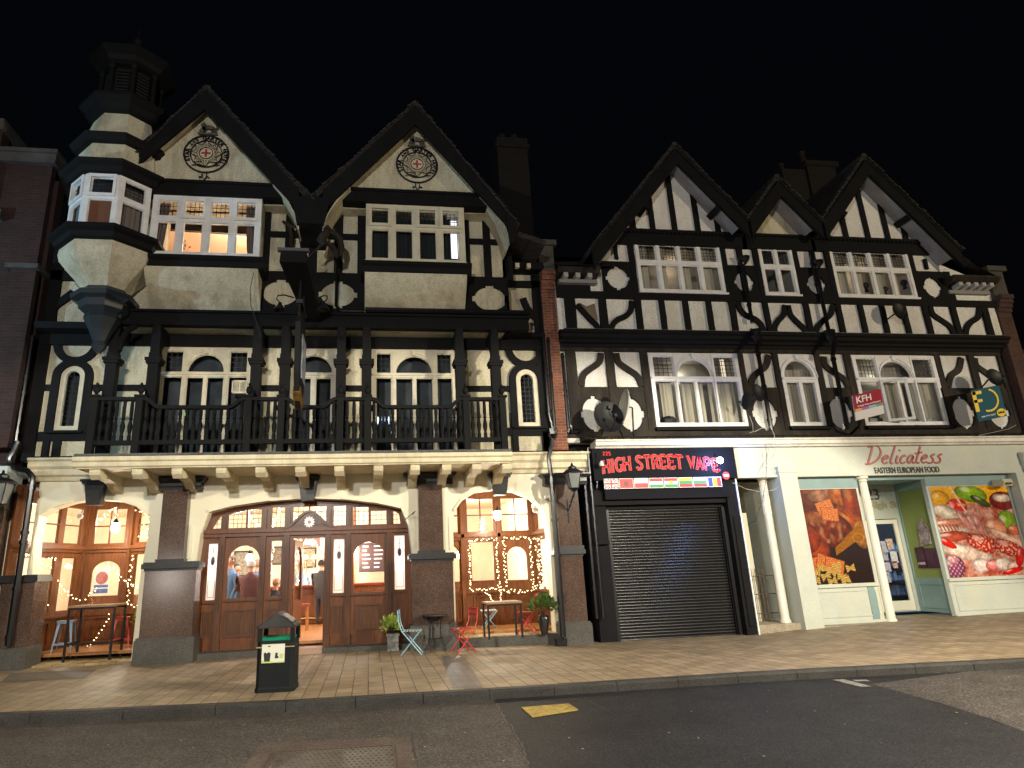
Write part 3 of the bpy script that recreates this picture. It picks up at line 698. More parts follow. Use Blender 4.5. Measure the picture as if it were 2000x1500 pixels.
zA = P('z2',150,998,J)[1]; zB = P('z2',150,1270,J)[1]
Q = [P('z2',x,1020,J)[0] for x in (65,235,400,577,740)]
for x, w_ in zip(Q, (.24,.19,.2,.2,.22)): vb2(x, w_, zB, 10.4)
hb2(-2.5, -.1, zA-.07, zA+.07); hb2(-2.5, 3.38, zB-.13, zB+.05)
Q2 = [P('z2',x,1150,J)[0] for x in (1478,1612,1765)]
for x, w_ in zip(Q2, (.1,.18,.12)): vb2(x, w_, zB, 10.4)
zC = P('z2',1600,1050,J)[1]; hb2(2.3, 3.38, zC-.07, zC+.07)
qc = [P('z3',1990,505,J), P('z4',545,95,J), P('z4',1527,90,J)]
qc = [(P('s',548,585,J)[0], 8.0), (P('s',660,585,J)[0], 8.0), (P('s',957,592,J)[0], 7.98)]
qb = [(-2.48, (qc[0][0]+qc[1][0])/2-.002), ((qc[0][0]+qc[1][0])/2+.002, -.12), (2.3, 3.38)]
for (c, z), (a, b) in zip(qc, qb):
    mb.plate(rect(a, b, 7.44, zB-.1), K-.002, .075, [quat(c, z-.02, .40, .32, .26)])
mb.build('timber_frame', 'black', pub)
# ---- oriel windows with coved undersides
OY = -1.3
def coved(x0, x1, returns=True, name='coved_panel'):
    c = MB(); prof = []
    for i in range(13):
        t = i/12; z = 7.46+.84*t; y = J - .05 - (.6)*(t**2*(3-2*t)*.75 + .25*t**.6)
        prof.append((y, z))
    c.prof([(J+.05, 7.46)] + prof + [(J+.05, 8.3)], x0, x1)
    return c.build(name, 'render', pub, smooth=True)
coved(-4.93, -2.5); coved(-.11, 2.28)
for x0, x1 in ((-4.92, -2.48), (-.1, 2.3)):
    s = MB(); s.prof([(J, 8.28), (OY+.02, 8.28), (OY-.04, 8.33), (OY-.06, 8.45), (OY-.12, 8.5), (OY-.12, 8.57), (J, 8.6)], x0-.1, x1+.1); s.build('oriel_sill', 'black', pub)
    a, b = x0+.01, x1-.02; z0, z1, zt = 8.6, 10.12, 9.52; n = 4; hs = []; pit = (b-a-.1)/n; lft = x0 < -3
    for r in ((zt+.07, z1-.13), (z0+.09, zt-.07)):
        for i in range(n): hs.append(rect(a+.05+pit*i+.075, a+.05+pit*(i+1)-.075, r[0], r[1]))
    def proud(mb, a=a, pit=pit, zt=zt, z0=z0, z1=z1, lft=lft):
        for i in ((1, 3) if lft else (0, 2, 3)):
            mb.plate(rect(a+.05+pit*i+.03, a+.05+pit*(i+1)-.03, zt+.0, z1-.06), OY-.05, .045, [rect(a+.05+pit*i+.085, a+.05+pit*(i+1)-.085, zt+.07, z1-.13)])
        mb.box(a-.02, a+pit*4+.12, OY-.03, OY, z0-.02, z0+.03)
    curts = None
    fr = glazed(pub, 'oriel_window', rect(a, b, z0, z1), hs, OY, .09, 'wcream' if not lft else 'white', lead=[0,1,2,3], sash=.02, proud=proud, sp=.105, lw=.011)
    c = MB()
    for q in (a, b-.09): c.box(q, q+.09, OY+.09, J, z0, z1)
    c.build('oriel_cheek', 'wcream', fr)
    rm = MB(); A, B, Y0, Y1 = a+.1, b-.1, OY+.1, 2.4
    rm.add([(A-1,Y1,z0-.4),(B+1,Y1,z0-.4),(B+1,Y1,z1+.5),(A-1,Y1,z1+.5),(A-1,J+.35,z0-.4),(B+1,J+.35,z0-.4),(B+1,J+.35,z1+.5),(A-1,J+.35,z1+.5),(A,J+.35,z1),(B,J+.35,z1),(A,Y0,z1),(B,Y0,z1)],
        [(0,1,2,3),(4,5,1,0),(3,2,6,7),(4,0,3,7),(5,6,2,1),(8,9,11,10)]); rm.build('room_interior', 'litroom' if lft else 'room', fr, recalc=False)
    if lft:
        c = MB()
        for u0, u1, l0, l1 in ((0, .34, 0, .22), (2.02, 2.3, 2.12, 2.3)):
            n = 14; vs = []; fs = []
            for i in range(n+1):
                t = i/n; xt = a+u0+(u1-u0)*t; xb = a+l0+(l1-l0)*t; ym = OY+.2+.03*math.sin(i*1.7)
                vs += [(xt, ym, z1-.1), ((xt+xb)/2, ym, 9.1), (xb, ym, z0+.02)]
            for i in range(n): fs += [(3*i, 3*i+3, 3*i+4, 3*i+1), (3*i+1, 3*i+4, 3*i+5, 3*i+2)]
            c.add(vs, fs)
        c.build('curtain', 'gcurtain', fr, smooth=True, recalc=False)
        point('room_light', (-3.7, -.55, 9.25), 14, (1, .80, .60), .15); point('room_light', (-3.4, .9, 9.75), 120, (1, .80, .60), .2)  # first lamp added near the glass to brighten the front ceiling
    else:
        c = MB(); curtain(c, a+.05, a+1.75, z0, z1-.25, OY+.22); curtain(c, b-.5, b-.32, z0, z1-.2, OY+.22); curtain(c, a+1.7, a+1.95, z1-.5, z1-.1, OY+.22); c.build('curtain', mat('dark_green_curtain', (.012,.018,.018), rough=.9), fr)
        s = MB(); s.box(b-.36, b-.12, OY+.5, OY+.52, z0+.4, z1-.08); s.build('lit_lamp_shade', emi('cold_lamp', (.85,.87,1), 1.3), fr)
        point('room_light', (1.9, .3, 9.9), 4, (.85, .87, 1), .1)
# ---- gable walls with hotel badges
for gx, x0, x1, zb in ((-3.86, -5.02, -2.28, 10.47), (1.12, -.42, 2.72, 10.47)):
    zt = 12.45; mb = MB(); h = (zt-zb); sl = 1.18
    mb.plate([(gx-h/sl, zb), (gx+h/sl, zb), (gx, zt)], OY, .3); gw = mb.build('gable_wall', 'render', pub)
    mb = MB(); mb.box(max(gx-h/sl-.3, -4.98), gx+h/sl+.25, OY-.1, OY+.2, 10.12, 10.47); mb.box(max(gx-h/sl-.3, -4.98), gx+h/sl+.3, OY-.14, OY, 10.4, 10.47); mb.build('collar_beam', 'black', pub)
    mb = MB(); mb.box(max(gx-h/sl-.3, -5.4), gx+h/sl+.3, OY+.22, J+.1, 10.1, 10.12); mb.build('gable_soffit', 'render', pub)
    # badge
    bc = (gx+.03, 11.25); r = .52; y = OY-.02
    bd = MB(); bd.plate(ell(*bc, r, r, 36), y-.02, .03, [ell(*bc, r-.035, r-.035, 36)]); bd.plate(ell(*bc, r-.15, r-.15, 32), y-.02, .03, [ell(*bc, r-.175, r-.175, 32)])
    bd.plate(ell(*bc, .165, .165, 20), y-.045, .03, [ell(*bc, .145, .145, 20)])
    bdm = bd.build('hotel_badge', mat('black_relief', (.012,.012,.012), rough=.4), gw)
    st = MB(); star = []
    for i in range(16):
        a_ = PI/2+PI*i/8; q = .345 if i % 2 == 0 else .25; star.append((bc[0]+q*math.cos(a_), bc[1]+q*math.sin(a_)))
    st.plate(star, y-.03, .03, [ell(*bc, .13, .13, 16)]); st.build('star_relief', 'stone', bdm)
    st = MB(); 
    for i in range(40):
        a_ = 2*PI*i/40; q0, q1 = .19, .235+.06*abs(math.cos(4*a_+PI/2*0)); st.strip([(bc[0]+q0*math.cos(a_), bc[1]+q0*math.sin(a_)), (bc[0]+q1*math.cos(a_), bc[1]+q1*math.sin(a_))], .014, y-.04, .012)
    st.strip([(p[0], p[1]) for p in star+star[:1]], .016, y-.04, .012)
    st.strip([(bc[0]-.3, bc[1]-.34), (bc[0]-.15, bc[1]-.3), (bc[0]+.02, bc[1]-.37), (bc[0]+.2, bc[1]-.33), (bc[0]+.33, bc[1]-.3)], .02, y-.042, .012)
    st.strip([(bc[0]-.05, bc[1]-.5), (bc[0]-.05, bc[1]-.62), (bc[0]-.12, bc[1]-.66)], .022, y-.04, .04); st.strip([(bc[0]+.05, bc[1]-.5), (bc[0]+.05, bc[1]-.62), (bc[0]+.12, bc[1]-.66)], .022, y-.04, .04)
    st.strip([(bc[0]-.05, bc[1]-.63), (bc[0], bc[1]-.72), (bc[0]+.05, bc[1]-.63)], .02, y-.04, .04); st.build('star_rays', bdm.data.materials[0], bdm)
    st = MB(); st.plate(ell(*bc, .128, .128, 20), y-.035, .03); st.build('white_disc', 'wcream', bdm)
    st = MB(); st.box(bc[0]-.105, bc[0]+.105, y-.045, y-.036, bc[1]-.022, bc[1]+.022); st.box(bc[0]-.022, bc[0]+.022, y-.046, y-.037, bc[1]-.105, bc[1]+.105); st.build('red_cross', mat('crimson_paint', (.35,.03,.05), rough=.5), bdm)
    cr = MB()                                  # lion crest above the ring
    for pts, w_ in (([(-.28,.58),(-.1,.56),(.1,.56),(.28,.58)], .05), ([(-.2,.62),(-.12,.72),(.0,.78),(.14,.74),(.2,.64)], .1), ([(-.12,.7),(-.17,.84),(-.1,.9)], .08), ([(.18,.7),(.27,.76),(.22,.86),(.3,.9)], .035), ([(-.1,.62),(-.1,.72)], .05), ([(.12,.62),(.12,.72)], .05)):
        cr.strip([(bc[0]+p[0]*.8, bc[1]+.04+p[1]*.88) for p in pts], w_, y-.05, .06)
    cr.build('crest', mat('grimy_relief', (.16,.14,.10), (.04,.035,.03), rough=.8, scale=9), bdm)
    s_ = 'STAR AND GARTER HOTEL'; a0, a1 = math.radians(205), math.radians(-32); widths = [1]*len(s_); me_all = MB()
    for i, ch in enumerate(s_):
        if ch == ' ': continue
        a_ = a0+(a1-a0)*i/(len(s_)-1); small = 5 <= i <= 7; rr = r-.093
        me = text(ch, 'black', None, at3(bc[0]+rr*math.cos(a_), y-.012, bc[1]+rr*math.sin(a_), a_-PI/2), size=.085 if small else .13, ext=.006, off=.004)
        me_all.add([v.co for v in me.vertices], [list(p.vertices) for p in me.polygons]); bpy.data.meshes.remove(me)
    me_all.build('lettering', bdm.data.materials[0], bdm, recalc=False)
# ---- roofs: gables run back into the main roof
def slab(mb, a, b, ya, yb, th=.12):            # roof slope between two eave/ridge points in x-z, from ya to yb
    dx, dz = b[0]-a[0], b[1]-a[1]; l = math.hypot(dx, dz); nx, nz = -dz/l*th, dx/l*th
    if nz < 0: nx, nz = -nx, -nz
    mb.add([(a[0],ya,a[1]),(b[0],ya,b[1]),(b[0],yb,b[1]),(a[0],yb,a[1]),(a[0]+nx,ya,a[1]+nz),(b[0]+nx,ya,b[1]+nz),(b[0]+nx,yb,b[1]+nz),(a[0]+nx,yb,a[1]+nz)],
           [(0,1,2,3),(4,5,6,7),(0,1,5,4),(1,2,6,5),(2,3,7,6),(3,0,4,7)])
def barge(mb, pts, w, Y, t=.09): mb.strip(pts, w, Y, t)
def chevron(mb, l, a, r, w, Y, t=.09):        # pair of boards mitred at the apex
    hv = [w/2/math.cos(math.atan2(abs(a[1]-q[1]), abs(a[0]-q[0]))) for q in (l, r)]; h = (hv[0]+hv[1])/2
    mb.plate([(l[0], l[1]+hv[0]), (a[0], a[1]+h), (r[0], r[1]+hv[1]), (r[0], r[1]-hv[1]), (a[0], a[1]-h), (l[0], l[1]-hv[0])], Y, t)
def verge(mb, a, b, Y, th=.12):                # ragged row of tile ends along a verge
    dx, dz = b[0]-a[0], b[1]-a[1]; l = math.hypot(dx, dz); nx, nz_ = -dz/l, dx/l
    if nz_ < 0: nx, nz_ = -nx, -nz_
    n = int(l/.13)
    for i in range(n):
        u, v = (i+.04)/n, (i+.96)/n; h = th+random.uniform(-.012, .022); y0 = Y-random.uniform(.03, .075)
        p = [(a[0]+dx*u, a[1]+dz*u), (a[0]+dx*v, a[1]+dz*v)]
        q = [(p[0][0]+nx*(th-.03), p[0][1]+nz_*(th-.03)), (p[1][0]+nx*(th-.03), p[1][1]+nz_*(th-.03)), (p[1][0]+nx*(h+.015), p[1][1]+nz_*(h+.015)), (p[0][0]+nx*(h-.01), p[0][1]+nz_*(h-.01))]
        mb.plate(q, y0, .25)
GY = -1.65
rf = MB(); lf = (-5.25, 10.75); rt = (3.45, 9.42); rt2 = (4.25, 9.15)
slab(rf, (-3.86, 12.72), lf, GY, 6); slab(rf, (-3.86, 12.72), (-1.35, 9.85), GY, 6); slab(rf, (1.11, 12.66), (-1.35, 9.85), GY, 6)
slab(rf, (1.11, 12.66), rt, GY, 6); slab(rf, rt, rt2, GY+.3, 6)
rf.add([(-7.5,-.1,10.0),(4.5,-.1,9.6),(4.5,7,13.2),(-7.5,7,13.2)], [(0,1,2,3)])
rf.tube([(-3.86, GY, 12.84), (-3.86, 6, 12.84)], .1); rf.tube([(1.11, GY, 12.78), (1.11, 6, 12.78)], .1)
for a_, b_ in (((-3.86,12.72),lf),((-3.86,12.72),(-1.35,9.85)),((1.11,12.66),(-1.35,9.85)),((1.11,12.66),rt)): verge(rf, a_, b_, GY)
roof = rf.build('roof', 'roof', pub)
bb = MB(); o_ = -.25
chevron(bb, (-5.17, 10.94), (-3.86, 12.50), (-1.62, 9.92), .36, GY-.03); chevron(bb, (-1.08, 9.92), (1.11, 12.44), (3.32, 9.68), .36, GY-.031)
bb.plate([(-1.78, 9.95), (-1.35, 10.05), (-.92, 9.95), (-1.05, 9.3), (-1.65, 9.3)], GY-.045, .12)
bb.add([(-1.65,GY,9.3),(-1.05,GY,9.3),(-1.05,J,9.15),(-1.65,J,9.15),(-1.75,GY,9.9),(-.95,GY,9.9),(-.95,J,9.9),(-1.75,J,9.9)], [(0,1,2,3),(0,3,7,4),(1,2,6,5),(4,5,6,7)])
bb.plate([(3.2, 9.86), (3.5, 9.5), (3.42, 9.0), (3.3, 9.0), (3.26, 9.5)], GY-.05, .1); bb.build('bargeboard', 'black', pub)
sf = MB(); slab(sf, (-3.86, 12.50), (-5.1, 10.86), GY+.06, OY, .03); slab(sf, (-3.86, 12.50), (-1.65, 9.9), GY+.06, OY, .03); slab(sf, (1.11, 12.44), (-1.05, 9.92), GY+.06, OY, .03); slab(sf, (1.11, 12.44), (3.3, 9.6), GY+.06, OY, .03)
def curve_soffit(x0, z0, x1, z1, x2, z2, n=8):
    pts = [((1-t)**2*x0+2*t*(1-t)*x1+t*t*x2, (1-t)**2*z0+2*t*(1-t)*z1+t*t*z2) for t in [i/n for i in range(n+1)]]
    for a, b in zip(pts, pts[1:]): slab(sf, a, b, GY+.06, J, .03)
curve_soffit(2.66, 10.36, 3.2, 9.75, 3.3, 9.05); curve_soffit(-.45, 10.36, -1.0, 9.75, -1.05, 9.2); curve_soffit(-2.25, 10.4, -1.7, 9.75, -1.63, 9.2)
sf.build('verge_soffit', 'render', pub)
# side bays of the second floor, set back, with S braces
mb = MB(); mb.box(-7.45, -5.4, .02, .25, 7.2, 9.3); mb.box(3.3, 4.42, .02, .25, 7.2, 9.3); mb.build('side_bay_wall', 'render', pub)
mb = MB(); K = -.06
for x0, x1, z0, z1 in ((-7.45,-5.4,7.2,7.36),(3.3,4.42,7.2,7.36),(3.3,4.42,8.62,8.8),(-7.45,-5.4,8.5,8.75),(-7.45,-7.2,7.2,9.3),(4.2,4.42,7.2,9.3),(3.3,3.5,7.2,9.3),(-6.2,-6.0,7.2,9.3)): mb.plate(rect(x0,x1,z0,z1), K, .09)
mb.strip([P('z4',x,y,0) for x,y in ((1735,80),(1760,140),(1800,190),(1850,240),(1875,300))], .17, K-.01, .08)
mb.strip([P('z3',x,y,0) for x,y in ((520,470),(470,510),(410,550),(360,600))], .17, K-.01, .08)
mb.strip([(-7.3,8.4),(-7.1,8.1),(-6.9,7.9),(-6.7,7.5)], .15, K-.01, .08) if False else None
mb.build('timber_frame', 'black', pub)
mb = MB(); mb.prof([(.1,9.0),(-.35,9.0),(-.42,9.08),(-.42,9.16),(.1,9.2)], 3.45, 4.45); mb.prof([(.1,7.13),(-.1,7.13),(-.3,7.2),(-.35,7.34),(.1,7.38)], -7.5, -5.5); mb.prof([(.1,7.13),(-.06,7.13),(-.2,7.2),(-.2,7.3),(.1,7.34)], 3.45, 4.42); mb.build('eaves', 'black', pub)
for x in (3.75, 4.05): mb = MB(); mb.box(x-.05, x+.05, -.47, -.36, 8.98, 9.1); mb.build('modillion', 'stone', pub)
# ---- corner turret
tx, ty = -5.77, -1.05; PH = PI/8
def oct_(prof, name, m, par=pub):
    c = MB(); c.lathe([(r/math.cos(PH), z) for r, z in prof], tx, ty, 8, PH); return c.build(name, m, par)
tur = oct_([(.80,10.82),(.83,11.62)][:0] or [(.93,10.44),(.88,10.48),(.81,11.04)], 'turret', 'render')
oct_([(.42,7.72),(.45,7.75),(.47,7.8),(.56,7.92),(.72,8.1),(.88,8.3),(.92,8.45),(.90,8.62)], 'turret_cove', 'render', tur)
oct_([(.05,6.35),(.14,6.5),(.12,6.6),(.22,6.85),(.34,7.1),(.32,7.2),(.44,7.3),(.48,7.45),(.6,7.5),(.62,7.6),(.5,7.66),(.45,7.74)], 'turret_corbel', mat('blue_black_paint', (.022,.03,.036), rough=.35, coat=.3), tur)
oct_([(.90,8.58),(1.0,8.62),(1.04,8.72),(1.14,8.78),(1.14,8.86),(.95,8.9)], 'turret_sill', 'black', tur)
oct_([(.86,10.20),(.95,10.22),(1.0,10.32),(1.1,10.38),(1.12,10.44),(.9,10.48)], 'turret_cornice', 'black', tur)
oct_([(.80,11.00),(.92,11.03),(.96,11.12),(1.02,11.18),(.82,11.22)], 'turret_band', 'black', tur)
oct_([(.82,11.19),(.62,12.0)], 'turret_neck', 'render', tur)
oct_([(.66,11.95),(.76,12.0),(.82,12.14),(.94,12.24),(.94,12.32),(.66,12.38)], 'belfry_cornice', 'black', tur)
oct_([(.5,12.36),(.5,13.45)], 'belfry_core', 'black', tur)
for k in range(8):
    c = MB(); a_ = PH+2*PI*k/8; cx_, cy_ = tx+.64*math.cos(a_), ty+.64*math.sin(a_); c.lathe([(.08,12.36),(.08,12.5),(.055,12.54),(.055,13.26),(.08,13.3),(.08,13.4)], cx_, cy_, 8); c.build('belfry_post', 'black', tur)
c = MB()
for k in range(8):
    a_ = 2*PI*k/8; T = Matrix.Translation((tx+.54*math.cos(a_), ty+.54*math.sin(a_), 0)) @ Matrix.Rotation(a_+PI/2, 4, 'Z'); c.T = T
    for i in range(9): c.box(-.14, .14, -.02, .02, 12.48+.09*i, 12.515+.09*i)
c.T = None; c.build('louvre', mat('grey_louvre', (.006,.006,.006), rough=.7), tur)
oct_([(.62,13.36),(.72,13.4),(.78,13.5),(.93,13.58),(.93,13.66),(.8,13.7),(.5,13.85),(.3,14.1),(.14,14.4),(.05,14.5),(.1,14.58),(.05,14.7),(.01,15.0)], 'turret_cap', 'black', tur)
# turret windows: front and two canted faces
s_ = .74; ap = .845
for k, (nm, blind) in enumerate((('left', None), ('front', 'brown'), ('right', None))):
    ang = (-3*PI/4, -PI/2, -PI/4)[k]
    T = Matrix.Translation((tx+ap*math.cos(ang), ty+ap*math.sin(ang), 0)) @ Matrix.Rotation(ang+PI/2, 4, 'Z')
    hw = ap*math.tan(PH); z0, z1, zt = 8.86, 10.26, 9.62
    hs = [rect(-hw+.12, hw-.12, zt+.1, z1-.14), rect(-hw+.11, hw-.11, z0+.07, zt-.03)]
    def proud(mb, hw=hw, z1=z1, zt=zt, k=k):
        if k != 2: mb.plate(rect(-hw+.06, hw-.06, zt+.03, z1-.07), -.045, .045, [rect(-hw+.12, hw-.12, zt+.1, z1-.14)])
        mb.box(-hw, hw, -.02, 0, z0-.0, z0+.04)
    fr = glazed(tur, 'turret_window', rect(-hw, hw, z0, z1), hs, 0, .07, 'white', lead=[0], T=T, proud=proud, sash=.015, sp=.1, lw=.011)
    c = MB(); c.T = T
    if k == 1: c.box(-hw+.1, hw-.1, .075, .09, z0+.05, zt); c.build('drawn_blind', mat('brown_blind', (.17,.07,.035), rough=.9), fr)
    elif k == 2: curtain(c, -hw+.1, hw-.1, z0+.05, zt+.4, .13); c.build('curtain', 'gcurtain', fr)
    else: curtain(c, -hw+.1, hw-.1, z0+.05, zt, .13); c.build('curtain', mat('blue_grey_curtain', (.16,.2,.21), rough=.9), fr)
oct_([(.6,8.88),(.6,10.24)], 'room_interior', 'room', tur)
# ---- chimney behind the right gable
ch = MB(); a = P('z2',1700,250,4); ch.box(4.45, 5.55, 4, 5, 9, 15.9); ch.box(4.38, 5.62, 3.93, 5.07, 15.9, 16.05); ch.box(4.3, 5.7, 3.9, 5.1, 12.2, 12.4); ch.box(4.44, 5.56, 3.95, 5.05, 16.05, 16.3); ch = ch.build('chimney', 'dbrick', roof)
c = MB()
for x in (4.75, 5.2): c.lathe([(.12,16.3),(.1,16.7),(.13,16.72),(.13,16.78),(.1,16.8)], x, 4.5, 12)
c.build('chimney_pot', 'dbrick', ch)
# ---- drainpipes and scuppers on the pub
def pipe(v, pts, Y, r=.05, par=pub, name='drainpipe', m='pipe', coll=True):
    q = [(*[P(v, x, y, Y)[0]], Y, P(v, x, y, Y)[1]) for x, y in pts]
    for i in range(1, len(q)):               # plumb the long runs
        if abs(q[i][2]-q[i-1][2]) > .5: q[i] = (q[i-1][0], Y, q[i][2])
    mb = MB(); mb.tube(q, r, 8)
    if coll:
        for (a, b) in zip(q, q[1:]):
            d = abs(a[2]-b[2])
            if d > .7:
                for k in range(int(d/.9)+1):
                    z = max(a[2], b[2])-.06-k*.9; mb.tube([(a[0], Y, z), (a[0], Y, z-.07)], r*1.3, 8)
    return mb.build(name, m, par, smooth=True)
pipe('s', [(64,655),(50,760),(36,862)], -.12); pipe('s', [(36,862),(28,880),(18,896),(20,908),(36,916),(54,920),(64,932),(63,945)], -.42, .06, coll=False)
pipe('s', [(63,945),(40,1050),(2,1262)], -.5, .065)
pipe('z4', [(1868,300),(1900,560),(1920,830),(1935,930)], -.14, .045); pipe('z4', [(1900,330),(1930,560),(1945,830),(1945,930)], -.2, .04)
c = MB(); a = P('z4',1930,960,-.2); c.lathe([(.05,a[1]-.14),(.12,a[1]-.02),(.13,a[1]+.1),(.13,a[1]+.13)], a[0], -.22, 8); c.build('hopper', 'pipe', pub)
pipe('z4', [(1930,990),(1925,1040),(1905,1110),(1915,1190),(1925,1250)], -.4, .055, coll=False)
pipe('z7', [(1060,180),(1085,500),(1100,700),(1130,1300)], -.5, .065); pipe('z7', [(1082,340),(1092,600)], -.45, .022, coll=False)
c = MB(); a = P('z7',1130,1345,-.5); c.box(a[0]-.12, a[0]+.1, -.6, -.4, -.12, .08); c.build('pipe_shoe', 'pipe', pub)
pipe('c2', [(170,160),(178,260),(185,380)], J-.12, .05); pipe('c2', [(520,400),(522,560),(520,740),(545,775),(720,780)], J-.13, .045)
# ================================================================== PUB WOODWORK AND INTERIOR
SY = .35
def xz(l, Y, v='z6'): return [P(v, x, y, Y) for x, y in l]
# ---- the wide oak entrance screen under the middle arch
scr = [(-3.75,.0),(1.02,-.05),(1.02,2.1),(.96,2.6),(.82,3.04),(.2,3.2),(-.6,3.31),(-1.4,3.36),(-2.3,3.31),(-3.1,3.2),(-3.62,3.06),(-3.74,2.6),(-3.78,2.0)]
zT = 2.55
TL = []
for a in ((375,440,516,235),(534,440,665,225),(735,430,840,205),(912,385,1038,192),(1053,385,1186,192),(1252,412,1350,198),(1415,402,1540,205),(1562,400,1690,225)):
    x0 = P('z6',a[0],(a[1]+a[3])/2,SY)[0]; x1 = P('z6',a[2],(a[1]+a[3])/2,SY)[0]
    zt = {375:3.05,1562:3.0}.get(a[0], 3.09 if a[0] in (534,1415) else 3.13)
    h = rect(x0, x1, zT+.14, zt)
    if a[0] == 375: h = [(x0, zT+.14), (x1, zT+.14), (x1, 3.08), (x0, 2.99)]
    TL.append(h)
x = [P('z6',q,400,SY)[0] for q in (235,305)]; TL.append([(x[0], zT+.14), (x[1], zT+.14), (x[1]+.0, 2.98), (x[0]+.09, 2.86)])
x = [P('z6',q,350,SY)[0] for q in (1752,1808)]; TL.append([(x[0], zT+.14), (x[1], zT+.14), (x[1]-.03, 2.92), (x[0], 3.0)])
def xr(v, xl, yl, xr_, yr, Y): return P(v, xl, yl, Y)[0], P(v, xr_, yr, Y)[0]
zS = P('z6',480,985,SY)[1]
a = xr('z6',190,760,268,760,SY); p1_ = rect(a[0], a[1], zS, 2.36)
a = xr('z6',348,965,614,965,SY); z_ = P('z6',480,540,SY)[1]; p2_ = arch(a[0], a[1], zS+.02, z_-.33, z_)
a = xr('z6',722,760,806,760,SY); p3_ = rect(a[0], a[1], zS+.02, 2.38)
a = xr('z6',902,900,1165,900,SY); dz = P('z6',1050,1370,SY)[1]; door = rect(a[0], a[1], dz-.02, 2.42)
a = xr('z6',1247,720,1337,720,SY); p4_ = rect(a[0], a[1], P('z6',1280,935,SY)[1], 2.38)
a = xr('z6',1417,920,1673,920,SY); z_ = P('z6',1545,505,SY)[1]; p5_ = arch(a[0], a[1], P('z6',1545,925,SY)[1], z_-.33, z_)
a = xr('z6',1760,700,1845,700,SY); p6_ = rect(a[0], a[1], P('z6',1800,905,SY)[1], 2.42)
holes = TL + [p1_, p2_, p3_, p4_, p5_, p6_, door]
mb = MB(); mb.plate(scr, SY, .08, holes)
arcp = scr[3:12]; mb.strip([(x, z-.08) for x, z in arcp], .1, SY-.05, .06)
mb.box(-3.75, .97, SY-.12, SY, zT+.02, zT+.1); mb.box(-3.72, .95, SY-.07, SY, zT-.06, zT+.02)
doorx = (door[0][0], door[1][0])
Xp = [P('z6',q,800,SY)[0] for q in (305,648,850,1200,1370,1715)]
zb0 = P('z6',480,1400,SY)[1]-.06
screen = mb.build('entrance_screen', 'wood', pub)
for xx, w_ in zip(Xp, (.11,.12,.12,.1,.1,.11)):
    m2 = MB(); m2.box(xx-w_/2, xx+w_/2, SY-.07, SY, zb0, zT-.06)
    for k in (-1, 0, 1): m2.box(xx+k*w_*.28-.008, xx+k*w_*.28+.008, SY-.082, SY-.07, .9, 2.3)
    m2.box(xx-w_/2-.02, xx+w_/2+.02, SY-.09, SY, zb0, .32); m2.box(xx-w_/2, xx+w_/2, SY-.06, SY, zT+.1, 3.1 if abs(xx+1.4) < 1.8 else 2.95); m2.build('screen_post', 'dwood', screen)
def panel(par, x0, x1, z0, z1, Y, m='dwood', T=None):
    m2 = MB(); m2.T = T; m2.plate(rect(x0, x1, z0, z1), Y-.03, .03, [rect(x0+.035, x1-.035, z0+.035, z1-.035)])
    m2.plate(rect(x0+.09, x1-.09, z0+.09, z1-.09), Y-.022, .024); m2.box(x0+.035, x1-.035, Y-.004, Y, z0+.035, z1-.035); return m2.build('panel', m, par)
for a in ((138,1090,222,1320),(332,1078,592,1312),(690,1062,785,1290),(1235,1040,1322,1262),(1428,1030,1652,1250)):
    x0, x1 = xr('z6', a[0], (a[1]+a[3])/2, a[2], (a[1]+a[3])/2, SY); panel(screen, x0, x1, P('z6',a[0],a[3],SY)[1], P('z6',a[0],a[1],SY)[1], SY)
m2 = MB()
for h in (p1_, p2_, p3_, p4_, p5_, p6_):
    x0, x1 = min(q[0] for q in h), max(q[0] for q in h); m2.box(x0-.04, x1+.04, SY-.05, SY, h[0][1]-.07, h[0][1]-.03)
m2.build('window_ledge', 'dwood', screen)
g = MB()
for h in TL + [p2_, p3_, p5_]: g.plate(inset(h, -.01), SY+.04, .005)
g.build('pane', 'glass', screen)
g = MB()
for h in [p1_, p4_, p6_]: g.plate(inset(h, -.01), SY+.04, .005)
g.build('etched_pane', 'frost', screen)
g = MB()
for h in TL: leads(g, h, SY+.028, .105, .011)
g.build('leading', 'lead', screen)
g = MB()                                       # etched figures on the frosted strips
for h in (p1_, p4_, p6_):
    x0, x1, z0, z1 = h[0][0], h[1][0], h[0][1], h[2][1]; c = (x0+x1)/2; w_ = (x1-x0)
    g.strip([(x0+.03, z0+.06), (x1-.03, z0+.06)], .012, SY+.034, .004); g.strip([(x0+.03, z0+.06), (x0+.03, z0+.4)], .01, SY+.034, .004); g.strip([(x1-.03, z0+.06), (x1-.03, z0+.4)], .01, SY+.034, .004)
    for k in range(5): g.strip([(c-w_*.3*(1-k*.15), z1-.1-.11*k), (c, z1-.06-.11*k), (c+w_*.3*(1-k*.15), z1-.1-.11*k)], .012, SY+.034, .004)
    g.strip([(c, z1-.08), (c, z0+.75)], .014, SY+.034, .004); g.plate(ell(c, z0+.82, w_*.22, .09, 12), SY+.034, .004)
g.build('etching', mat('etching_grey', (.16,.14,.16), rough=.8), screen)
